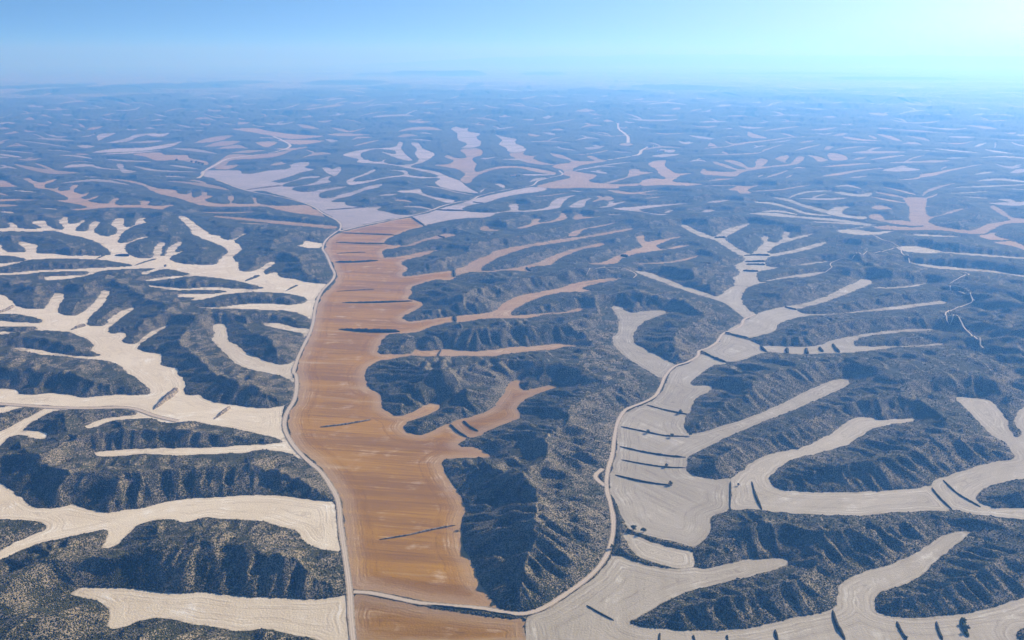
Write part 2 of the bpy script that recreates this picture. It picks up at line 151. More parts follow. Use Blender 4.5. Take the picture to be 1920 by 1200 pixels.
G|93.8,736.2 102.1,733.9 117.6,722.5 137.4,714.5 151.7,712.7 166.7,714.9 176.7,712.7 194.9,719.5 218.1,728.0 239.7,729.1 254.9,730.3 256.8,724.1 245.8,713.8 222.0,702.6 188.2,690.0 166.1,681.2 150.8,674.3 132.9,662.4 117.2,649.4 104.2,638.3 98.6,632.1 101.8,628.1 117.3,625.0 135.6,622.9 163.4,622.0 192.1,625.0 212.3,630.5 233.4,638.3 254.0,643.0 272.1,651.0 277.8,657.5 283.5,672.6 293.7,690.0 307.8,700.8 325.8,710.0 348.3,719.5 373.9,735.0 399.2,753.2 420.2,770.1 437.2,777.8 452.3,778.7 443.6,767.9 422.3,751.2 396.0,727.2 373.2,704.5 349.7,688.2 329.3,677.7 318.6,670.9 312.3,662.4 308.2,649.4 313.3,643.0 328.9,639.2 348.2,639.8 368.8,643.0 389.5,646.2 408.2,652.6 426.1,660.8 443.5,667.5 470.2,679.4 439.3,625.9 419.7,624.4 409.1,617.0 408.5,609.1 424.9,601.0 418.4,589.9 10.3,589.9 10.8,602.4 11.8,635.8 17.0,642.5 29.8,651.3 46.1,666.4 63.0,685.1 78.7,706.3 93.0,730.4
G|302.3,1344.1 313.3,1349.8 336.3,1379.3 357.6,1425.0 386.9,1395.0 402.0,1367.3 405.2,1338.4 381.1,1316.0 357.9,1294.3 330.1,1283.7 315.7,1310.5
G|406.0,1361.5 433.6,1361.5 469.7,1359.1 498.1,1367.3 528.6,1391.4 562.6,1412.4 608.5,1432.7 653.5,1448.3 695.4,1454.9 732.6,1450.9 701.3,1441.8 659.7,1435.3 616.0,1422.5 583.5,1407.4 561.2,1382.9 556.0,1363.8 576.3,1359.1 607.6,1363.8 637.1,1363.8 677.1,1370.9 704.0,1376.9 697.7,1367.3 653.5,1359.1 622.6,1355.6 571.9,1338.4 531.5,1327.1 494.8,1324.9 456.8,1318.2 433.8,1324.9 405.4,1332.7
G|365.8,1440.5 410.1,1502.6 443.6,1545.9 474.7,1576.0 511.1,1599.3 557.1,1623.2 612.9,1673.2 658.3,1726.1 711.2,1782.1 740.4,1815.4 745.6,1791.8 726.2,1753.7 687.0,1717.0 644.1,1673.2 587.4,1623.2 547.0,1591.4 525.3,1576.0 530.7,1553.3 570.8,1548.8 640.2,1568.3 715.9,1599.3 782.0,1623.2 822.7,1636.3 825.3,1623.2 783.4,1607.2 730.6,1583.7 659.4,1563.8 590.4,1545.9 537.5,1535.6 508.4,1521.1 482.6,1502.6 464.5,1481.8 454.8,1454.9 430.1,1428.9 395.4,1406.1 374.7,1422.5
G|269.6,1883.5 288.8,1879.2 317.3,1825.4 348.5,1759.3 376.1,1711.7 398.7,1669.8 427.3,1717.0 455.7,1759.3 468.3,1821.4 490.3,1858.2 496.0,1916.0 498.8,1938.2 530.7,1984.3 539.7,2020.2 530.5,2069.9 523.9,2135.5 514.3,2219.5 488.6,2263.9 471.0,2357.9 467.2,2431.6 477.4,2442.0 492.6,2374.2 515.5,2279.0 524.0,2263.9 569.1,2357.9 619.7,2414.5 667.7,2459.5 643.1,2407.7 592.0,2325.7 550.1,2248.9 547.2,2162.8 553.2,2095.7 565.2,2057.3 611.4,2149.1 634.0,2190.8 641.0,2248.9 658.0,2279.0 662.8,2263.9 649.4,2205.1 662.6,2190.8 701.1,2263.9 730.0,2341.7 737.4,2325.7 714.3,2248.9 753.1,2279.0 803.9,2316.2 768.0,2269.9 708.7,2210.8 660.3,2162.8 628.2,2108.8 610.5,2064.9 653.6,2082.7 713.9,2135.5 799.1,2205.1 763.1,2149.1 691.8,2082.7 630.3,2039.8 598.0,2020.2 577.1,1972.6 572.2,1927.0 595.6,1920.4 563.1,1894.2 534.9,1872.8 516.4,1821.4 515.7,1791.8 528.3,1786.0 498.7,1763.1 470.6,1726.1 448.3,1673.2 438.1,1623.2 436.9,1576.0 442.3,1548.8 418.4,1519.6 412.1,1560.8 403.8,1615.2 394.2,1639.6 369.0,1676.6 334.9,1735.2 307.1,1791.8 284.4,1831.5
G|186.8,1599.3 203.9,1599.3 207.1,1572.9 219.8,1557.8 246.3,1568.3 279.9,1568.3 279.5,1553.3 256.2,1524.0 231.8,1495.6 214.3,1454.9 202.5,1409.9 202.2,1379.3 211.1,1349.8 227.7,1316.0 240.9,1288.9 247.3,1273.2 228.9,1237.8 218.2,1213.5 202.6,1242.7 182.1,1294.3 167.2,1349.8 166.5,1403.7 178.8,1435.3 188.5,1502.6 186.8,1560.8
T|168.5,1954.1 200.7,1967.9 244.1,2032.4 291.4,2108.8 317.2,2135.5 318.3,2205.1 328.4,2279.0 344.5,2288.2 339.6,2205.1 363.7,2219.5 442.5,2269.9 390.3,2205.1 358.5,2149.1 363.2,2108.8 409.0,2149.1 444.9,2160.1 404.2,2122.1 355.6,2095.7 295.5,2057.3 257.2,2008.1 230.2,1954.1 198.3,1942.8
T|270.9,1950.8 324.4,1965.6 380.1,1990.0 440.5,2041.5 440.0,2038.1 377.2,1969.2 322.5,1951.9 270.6,1948.4
T|153.7,1773.3 194.0,1802.4 229.6,1818.4 229.4,1816.4 193.0,1785.1 153.4,1764.2
G|525.4,1792.8 597.0,1842.6 636.6,1860.1 676.4,1875.0 675.1,1870.7 628.4,1831.6 591.1,1820.5 524.9,1790.8
G|623.9,1930.4 687.5,1970.2 725.0,1980.8 724.3,1978.4 682.1,1951.9 623.3,1928.1
G|731.0,1736.1 791.1,1748.1 860.2,1778.0 858.9,1774.7 785.2,1733.4 730.2,1734.2
G|905.3,1969.9 936.3,1946.0 996.7,1912.6 1056.4,1882.3 1103.1,1824.5 1099.4,1818.3 1046.0,1863.5 984.6,1888.8 922.5,1917.2 903.4,1965.9
G|1026.3,2080.3 1095.9,2061.0 1205.6,2006.6 1201.7,1999.9 1084.3,2038.6 1023.7,2074.9
G|945.7,2135.5 987.9,2149.1 1015.1,2122.1 1030.1,2082.7 1005.6,2064.9 959.1,2069.9 937.4,2095.7
G|870.1,2341.7 927.3,2364.4 949.4,2341.7 970.0,2332.1 1016.4,2341.7 961.1,2294.4 913.3,2294.4 877.0,2310.0
T|1303,2929 1364,2929 1286,2743 1234,2621 1221,2564 1263,2592 1345,2681 1411,2724 1382,2696 1306,2621 1216,2542 1177.0,2482.9 1173.4,2418.9 1192.7,2381.9 1235.2,2357.9 1324.4,2444.1 1420,2509 1445,2592 1480,2727 1509,2768 1481,2651 1456,2550 1496,2509 1473.6,2469.9 1391.6,2456.9 1304.2,2369.8 1232.6,2299.7 1194.4,2311.1 1162.3,2346.0 1123.0,2357.9 1053.6,2353.1 993.1,2369.8 989.0,2394.1 1038.6,2426.4 1074.1,2401.5 1133.3,2411.4 1127.5,2482.9 1197,2651 1245,2775 1263,2841
T|1035,2537 1067,2607 1086,2615 1080,2564 1067,2509 1108,2504 1126.5,2482.9 1131.0,2416.4 1085.7,2428.9 1050.0,2477.7
T|1297,2912 1265,2960 1248,3048 1251,3056 1286,3008 1302,2924
T|1357,2978 1340,3084 1326,3179 1328,3185 1354,3115 1363,2989
T|1377,2973 1448,3096 1547,3208 1637,3280 1634,3274 1525,3156 1427,3040 1372,2957
T|1360,2916 1403,2962 1451,3016 1449,3011 1391,2931 1356,2906
T|1249,2809 1213,2859 1193,2944 1195,2949 1228,2893 1254,2820
T|1290,2754 1325,2761 1323,2757 1286,2745
G|711,2626 782,2627 836,2577 935,2526 988.8,2464.6 1011.6,2428.1 1010.2,2424.6 978.5,2439.1 919.7,2483.0 824,2541 765,2570 708,2617
G|778,2840 829,2829 863,2729 884,2633 935,2582 933,2574 872,2598 851,2694 816,2787 775,2829
G|860,2943 905,2903 922,2784 957,2671 966,2611 1026,2550 1024,2545 952,2574 937,2619 904,2734 887,2849 858,2936
G|900,2892 971,3018 1036,3078 1119,3083 1117,3077 1026,3043 961,2979 899,2887
G|835.8,2484.8 896.2,2481.6 958.2,2458.2 1003.9,2408.6 1002.1,2404.3 949.4,2435.3 887.9,2458.2 834.6,2481.1
G|900.8,2364.3 949.7,2399.0 985.3,2408.1 984.1,2404.7 944.6,2384.4 899.7,2361.0
G|749,2653 811,2675 844,2602 841,2594 800,2639 748,2648
G|936,2621 985,2711 1011,2743 1048,2743 1010,2681 984,2621 993,2578 1031,2564 1011,2523 968,2550
G|1105,3041 1134,3060 1171,3002 1231,3041 1183,2947 1134,2965
G|876.1,2357.9 913.8,2362.6 934.5,2322.6 974.5,2334.3 1016.5,2338.9 958.2,2292.9 928.5,2283.9 890.7,2299.7
T|798,3721 803,3638 878,3611 918,3638 897,3750 880,3932 897,3977 925,3839 939,3693 966,3693 960,3869 954,4029 979,4043 1005,3932 995,3750 1023,3779 1079,3964 1137,4097 1154,4063 1097,3869 1059,3779 1139,3839 1191,3869 1196,4063 1241,4167 1301,4239 1277,4131 1212,3964 1198,3869 1269,4029 1338,4181 1353,4167 1282,3964 1234,3869 1173,3809 1086,3750 994,3665 925,3584 861,3456 815,3481 757,3516
T|731,3330 791,3402 848,3402 846,3393 779,3346 730,3325
T|968,3420 1047,3546 1138,3669 1136,3662 1033,3487 966,3414
T|1392,4434 1521,4634 1637,4762 1633,4749 1498,4558 1390,4426
T|1538,4047 1605,4138 1654,4173 1649,4161 1576,4057 1535,4038
T|1621,4047 1751,4184 1863,4245 1858,4232 1721,4107 1617,4038
T|1302,3771 1445,3875 1578,3919 1573,3906 1420,3803 1300,3764
T|1202,3470 1282,3552 1454,3690 1563,3737 1560,3729 1436,3641 1259,3481 1199,3462
T|1299,3434 1351,3468 1389,3483 1387,3478 1335,3424 1298,3429
T|1460,3364 1561,3431 1623,3530 1694,3583 1789,3670 1907,3770 2037,3874 2033,3865 1888,3730 1760,3606 1650,3482 1583,3433 1541,3384 1456,3356
T|1767,3681 1825,3771 1851,3801 1848,3793 1809,3730 1763,3671
T|1918,5239 1949,5216 1979,5067 2035,4973 2029,4959 1940,4966 1894,5068 1910,5217
T|2193,5432 2217,5303 2192,5148 2147,4956 2138,4936 2122,4989 2135,5113 2184,5412
T|2309,5293 2354,5193 2300,4949 2288,4923 2287,5049 2301,5274
T|2298,4884 2391,4835 2563,4991 2558,4981 2360,4769 2291,4871
T|2371,5885 2436,5898 2471,5852 2463,5833 2370,5735 2359,5856
T|2428,5747 2549,5709 2613,5549 2745,5405 2739,5393 2584,5488 2493,5581 2418,5723
T|2105,5333 2107,5244 2057,5076 2050,5059 2047,5105 2092,5303
G|1959,4491 2052,4474 2106,4395 2102,4386 2034,4434 1956,4482
G|2141,4561 2202,4474 2263,4334 2257,4323 2167,4402 2134,4546
G|1985,4102 2059,4145 2101,4136 2096,4127 2033,4090 1981,4092
G|2163,4136 2304,4199 2370,4094 2358,4072 2270,4135 2158,4127
G|2373,4517 2396,4434 2399,4303 2394,4293 2350,4348 2367,4506
G|2380,4633 2501,4808 2572,4874 2566,4862 2443,4686 2369,4610
G|2630,4896 2531,4705 2446,4552 2446,4554 2529,4715 2629,4898
G|1827,3525 1904,3600 1956,3614 1952,3607 1873,3537 1823,3518
G|1739,3330 1873,3412 1924,3299 1915,3283 1838,3346 1736,3324
G|1573,3160 1717,3210 1895,3247 1890,3237 1698,3171 1571,3154
G|1491,3023 1579,3052 1663,3082 1661,3078 1568,3029 1490,3020
G|1504,2945 1544,2936 1576,2913 1574,2909 1533,2914 1502,2941
G|2715,4903 2684,4763 2671,4631 2660,4613 2644,4693 2707,4891
G|1026.7,2289.6 1094.8,2295.2 1164.5,2267.6 1163.0,2264.5 1082.5,2268.3 1025.7,2287.2
G|2148,3934 2203,3967 2199,3960 2146,3930
G|1742,3142 1815,3104 1810,3095 1740,3138
T|1216.9,2277.2 1250.2,2299.7 1279.7,2322.6 1258.9,2266.1 1265.8,2222.7 1219.1,2222.7
T|1211.2,2191.2 1265.1,2205.8 1267.4,2156.4 1276.0,2120.8 1243.8,2063.7 1236.9,2101.4 1232.0,2144.4
T|975,4566 1108,4665 1244,4867 1423,5026 1632,5222 1806,5280 1801,5265 1616,5168 1402,4946 1222,4774 1096,4613 970,4540
T|1009,4647 1074,4868 1060,4651 1054,4628 1030,4665 1006,4631
T|913,4266 1013,4287 1190,4355 1275,4522 1461,4806 1458,4797 1258,4452 1176,4302 1001,4235 911,4256
T|1175,4972 1188,4815 1233,4784 1228,4764 1167,4733 1171,4959
T|1022,4397 1039,4389 1035,4306 1031,4291 1016,4300 1019,4384
T|1179,5179 1308,5278 1371,5256 1368,5244 1295,5223 1176,5168
T|1459,5599 1455,5415 1455,5138 1444,5102 1380,5159 1448,5562
T|1628,5490 1654,5420 1635,5215 1629,5197 1618,5308 1623,5474
T|1599,6956 1785,7195 1863,6846 1856,6820 1731,6975 1594,6936
T|1836,7518 1948,7690 2001,7518 1995,7495 1913,7552 1830,7495
T|2352,6918 2479,7064 2479,6846 2470,6820 2399,6833 2346,6898
T|2898,8004 3001,8189 2998,8077 2985,8041 2909,7932 2882,7961
T|2241,4169 2308,4207 2303,4197 2239,4164
T|2029,6295 2092,6275 2077,6231 2022,6273
T|1890,5722 2019,5856 2155,5964 2148,5944 1966,5696 1881,5695
T|2482,6714 2587,6667 2575,6636 2475,6696
T|2120,5716 2257,5857 2247,5828 2115,5702
T|1553,4873 1630,4975 1676,5003 1672,4989 1594,4859 1550,4863
T|1560,4492 1632,4652 1668,4665 1662,4648 1583,4491 1556,4481
T|1604,4475 1745,4634 1861,4689 1856,4677 1718,4558 1601,4466
T|1793,4941 1892,4911 1983,4844 1979,4834 1874,4863 1790,4931
T|2085,4810 2181,4907 2167,4753 2161,4740 2123,4774 2079,4794
T|946,3434 975,3499 996,3524 995,3519 968,3463 945,3428
T|1051,3419 1086,3489 1115,3530 1113,3523 1075,3443 1050,3414
T|1172,3713 1212,3773 1231,3724 1230,3718 1198,3727 1171,3707
T|753,3100 791,3161 816,3216 839,3190 897,3225 845,3140 822,3100 817,3021 778,3014 777,3080
T|1400,4239 1424,4181 1407,3996 1360,3964 1381,4097
T|1537,4329 1564,4291 1514,4043 1437,3996
T|830,3075 931,3114 1024,3188 1085,3227 1083,3222 1016,3159 923,3086 829,3069
T|684,3193 788,3227 822,3193 821,3188 783,3205 683,3187
T|-196,3360 -186,3532 -237,3710 -334,3839 -283,3869 -262,3996 -315,4167 -305,4239 -254,4111 -219,4111 -224,4276 -253,4511 -179,4553 -151,4470 -143,4239 -177,4097 -168,3964 -153,3869 -154,3721 -143,3600 -92,3721 -30,3809 34,3791 116,3693 178,3558 163,3516 93,3611 20,3733 -50,3710 -108,3584 -143,3431 -150,3314 -166,3260
L|-395,5843 -366,5983 -314,5843 -285,5912 -265,5581 -193,5458 -203,5173 -164,4868 -189,4596 -255,4553 -240,4774 -299,5016 -334,5458
L|-102,5399 -50,5228 26,5068 16,4868 58,4639 64,4430 -2,4352 -36,4596 -72,4774 -58,5016
T|-10,4313 55,4390 61,4239 100,4202 133,4276 98,4097 138,3932 185,3839 135,3839 64,3932 14,4097
T|89,3190 127,3269 181,3360 216,3407 225,3456 203,3506 211,3611 202,3693 173,3750 193,3869 255,3932 253,4029 200,4167 183,4329 221,4276 265,4097 289,3996 363,3996 347,4167 373,4202 399,4063 426,3996 355,3900 290,3809 250,3638 298,3558 333,3506 291,3314 330,3269 388,3246 471,3269 450,3203 387,3182 376,3140 317,3140 259,3149 199,3140 134,3140
L|249,3631 305,3733 374,3800 444,3794 444,3788 370,3759 302,3688 249,3623
L|345,3794 424,3875 530,3968 529,3959 421,3839 345,3788
L|-47,4062 6,4086 80,4000 80,3993 6,4026 -47,4050
L|32,3520 91,3532 170,3521 169,3512 90,3481 32,3513
L|67,3312 93,3411 134,3436 134,3427 94,3347 67,3297
L|-111,3044 -105,3108 -91,3150 -91,3147 -101,3075 -110,3037
L|-65,3263 -42,3256 -24,3136 -25,3129 -45,3194 -65,3256
T|590,3869 638,3996 688,4029 652,3809 651,3638 657,3558 717,3558 656,3481 630,3407 601,3314 667,3269 699,3246 630,3203 549,3225 474,3203 474,3291 512,3383 547,3407 575,3383 590,3431 582,3506 594,3665
T|335,3260 389,3360 445,3456 495,3693 522,3693 525,3611 568,3584 512,3516 455,3431 390,3314 347,3255
L|182,2727 201,2824 227,2876 269,2929 240,2841 215,2727
L|262,2727 296,2759 316,2848 327,2848 323,2814 370,2848 336,2791 293,2727
L|311,2705 382,2743 411,2759 494,2791 561,2808 489,2759 419,2711 389,2681 416,2621 463,2607 436,2592 384,2645
L|455,2632 472,2668 490,2683 490,2679 469,2634 454,2628
L|623,2827 663,2863 705,2872 704,2866 654,2820 622,2822
L|570,2647 599,2690 616,2678 615,2671 590,2642 569,2643
L|279,2594 305,2605 325,2608 325,2605 303,2591 279,2591
L|202,3082 225,3084 250,3070 250,3066 223,3060 201,3078
T|-83.8,2353.1 -76.8,2418.9 -65.0,2406.4 -57.3,2369.8 -27.9,2362.6 -49.9,2338.9
T|12.7,2381.9 50.2,2444.1 61,2515 83,2531 74.1,2469.9 107.7,2488.2 134,2550 151,2627 158,2542 126.3,2482.9 68.5,2436.5 30.8,2377.1
T|177,2537 196,2607 209,2607 208,2564 257,2564 226,2542 180,2515
T|334,3104 370,3083 416,3043 512,3102 511,3098 411,3001 362,3022 333,3096
T|426,3025 458,3014 498,3016 497,3012 455,2991 425,3017
T|438,2913 469,2936 504,2949 504,2945 466,2914 437,2909
L|-799,4239 -768,4430 -704,4553 -617,4596 -613,4916 -589,4868 -561,4553 -499,4239 -446,3996 -490,4029 -553,4167 -639,4390 -609,4352 -559,4276 -590,4454 -673,4511 -722,4352 -700,4167 -655,4029 -641,4239 -635,3996 -586,3964 -573,4083 -559,3932 -489,3839 -436,3869 -423,4029 -468,4313 -472,4470 -540,4868 -517,4868 -451,4553 -369,4276 -387,3964 -426,3779 -368,3693 -306,3611 -248,3456 -204,3360 -150,3140 -116,3021 -139,3029 -193,3080 -259,3182 -286,3291 -283,3407 -353,3407 -423,3456 -481,3407 -533,3291 -583,3225 -613,3291 -621,3369 -593,3506 -568,3693 -557,3665 -573,3506 -598,3383 -583,3314 -531,3360 -481,3456 -430,3516 -448,3611 -502,3665 -439,3649 -403,3506 -352,3456 -287,3456 -322,3558 -376,3638 -451,3750 -551,3869 -677,3932 -698,4063 -762,4167
L|-793,3750 -772,3750 -744,3693 -732,3779 -706,3693 -690,3466 -722,3532 -755,3611
L|-396,3080 -352,3100 -329,3132 -303,3021 -250,2929 -185,2858 -199,2814 -265,2911 -332,3021 -380,3041
L|-342,2745 -293,2749 -240,2683 -240,2679 -291,2724 -341,2741
L|-315,3205 -251,3154 -192,3060 -126,2978 -125,2974 -191,3037 -249,3126 -315,3201
L|-576,5075 -519,5073 -445,4971 -444,4961 -513,5001 -574,5060
L|-566,5488 -534,5531 -478,5405 -477,5393 -526,5434 -565,5476
L|-941,4663 -894,4666 -890,4647 -938,4650
T|-896,5023 -885,5239 -800,5192 -798,5177 -863,5110 -893,5009
T|-825,4664 -796,4862 -738,5025 -735,5007 -781,4780 -822,4649
T|-1474,6216 -1389,6126 -1230,5786 -1226,5763 -1331,5846 -1470,6196
T|-1182,5921 -1095,5813 -1014,5644 -953,5921 -950,5902 -991,5519 -1061,5608 -1179,5902
T|-1080,6218 -1034,6088 -1026,6023 -1076,6194
T|-1424,6542 -1353,6547 -1310,6634 -1302,6598 -1312,6348 -1419,6518
T|-1270,6140 -1273,6385 -1264,6343 -1266,6120
T|-1713,4852 -1730,5160 -1699,5304 -1642,5333 -1632,5302 -1608,5029 -1634,4880 -1704,4826
T|-1592,4651 -1583,4964 -1491,4953 -1481,4919 -1493,4684 -1584,4627
T|-1493,4545 -1447,4728 -1343,4565 -1337,4542 -1395,4553 -1488,4528
T|-1359,4351 -1316,4454 -1227,4463 -1222,4446 -1279,4329 -1354,4337
T|-1389,4885 -1347,4946 -1275,4894 -1266,4861 -1254,4596 -1380,4851
T|-1790,5794 -1702,5883 -1502,5617 -1307,5398 -1103,5274 -1093,5227 -1230,5068 -1425,5308 -1609,5544 -1779,5756
T|-1304,5030 -1180,5016 -1044,4984 -1032,4928 -1118,4746 -1297,5002
T|-1206,4542 -1127,4562 -1048,4647 -1044,4631 -1099,4446 -1203,4531
T|-1271,3733 -1309,4018 -1332,4280 -1241,4246 -1152,4327 -1095,4481 -1089,4459 -1104,4154 -1188,4063 -1252,4032 -1225,3790 -1262,3710
T|-1237,3720 -1221,3820 -1179,3851 -1171,3826 -1176,3683 -1231,3700
T|-1805,4276 -1770,4329 -1714,4352 -1632,4239 -1545,4239 -1472,4097 -1404,4029 -1334,3932 -1311,3839 -1408,3932 -1516,4029 -1571,3996 -1706,4167
L|-2287,4976 -2469,5444 -2403,5479 -2385,5438 -2320,5132 -2276,4956
L|-2183,4849 -2186,5065 -2230,5408 -2158,5499 -2145,5465 -2155,5230 -2108,4889 -2174,4829
L|-2209,5411 -2119,5434 -2085,5511 -2072,5478 -2031,5206 -2199,5386
L|-2038,4362 -2003,4553 -1890,4587 -1833,4772 -1814,4959 -1804,4933 -1758,4580 -1823,4422 -1919,4359 -2029,4341
L|-2082,4865 -2001,4981 -1929,4996 -1920,4975 -1951,4854 -2076,4852
L|-1962,4273 -1847,4379 -1743,4460 -1739,4449 -1818,4310 -1958,4263
L|-2714,4971 -2532,4849 -2291,4628 -2286,4616 -2504,4793 -2709,4961
L|-2326,4475 -2257,4470 -2147,4379 -2144,4371 -2234,4422 -2322,4466
L|-2468,4298 -2375,4246 -2263,4137 -2257,4125 -2330,4160 -2460,4283
L|-2567,4476 -2434,4414 -2295,4317 -2291,4309 -2410,4367 -2561,4465
L|-1886,3756 -1897,3851 -1833,3869 -1733,3759 -1604,3669 -1601,3661 -1711,3707 -1795,3785 -1845,3745 -1880,3744
L|-1848,4067 -1733,4029 -1590,3968 -1587,3959 -1707,3964 -1844,4058
L|-1613,3808 -1503,3710 -1413,3651 -1268,3606 -1264,3594 -1395,3603 -1478,3644 -1609,3798
L|-2146,4243 -2059,4228 -1914,4089 -1909,4077 -2030,4163 -2142,4235
L|-1669,3468 -1626,3461 -1582,3434 -1580,3429 -1613,3431 -1666,3463
L|-1367,3459 -1319,3471 -1260,3449 -1258,3443 -1309,3441 -1365,3453
L|-2847,5850 -2769,5765 -2639,5564 -2632,5547 -2719,5653 -2841,5836
L|-2352,6292 -2101,5968 -2009,5922 -2003,5902 -2064,5857 -2346,6276
L|-2925,7415 -2761,7163 -2622,6960 -2612,6933 -2704,7006 -2912,7378
L|-2384,5850 -2379,5933 -2293,5822 -2287,5808 -2330,5809 -2378,5835
L|-2013,5651 -1981,5709 -1935,5716 -1931,5702 -1954,5631 -2008,5637
L|-2496,5212 -2494,5311 -2507,5440 -2501,5428 -2457,5234 -2490,5200
L|-1715,3888 -1685,3869 -1601,3693 -1519,3611 -1544,3558 -1609,3665
T|-3573,6631 -3698,6966 -3507,6670 -3489,6633 -3489,6564 -3557,6601
T|-3335,5855 -3339,5940 -3227,5825 -3217,5806 -3234,5748 -3322,5831
T|-3152,6295 -3053,6212 -2918,6022 -2909,6002 -2977,6050 -3141,6273
T|-2692,5722 -2762,5966 -2721,6027 -2707,5997 -2649,5725 -2679,5695
T|-3272,6769 -3151,6696 -2992,6559 -2981,6535 -3080,6539 -3263,6750
T|-3193,7038 -3276,7372 -3261,7500 -3248,7469 -3183,7167 -3181,7011
T|-3017,6306 -2921,6157 -2797,5930 -2782,5894 -2837,5957 -2999,6262
T|-1803,5782 -1794,5857 -1785,5828 -1799,5768
T|-2100,4280 -2058,4309 -1996,4243 -1992,4235 -2028,4242 -2097,4272
T|-3359,6546 -3275,6432 -3157,6214 -3151,6198 -3214,6297 -3344,6514
T|-3336,6292 -3202,6190 -3073,6022 -3064,6002 -3143,6071 -3327,6276
"""
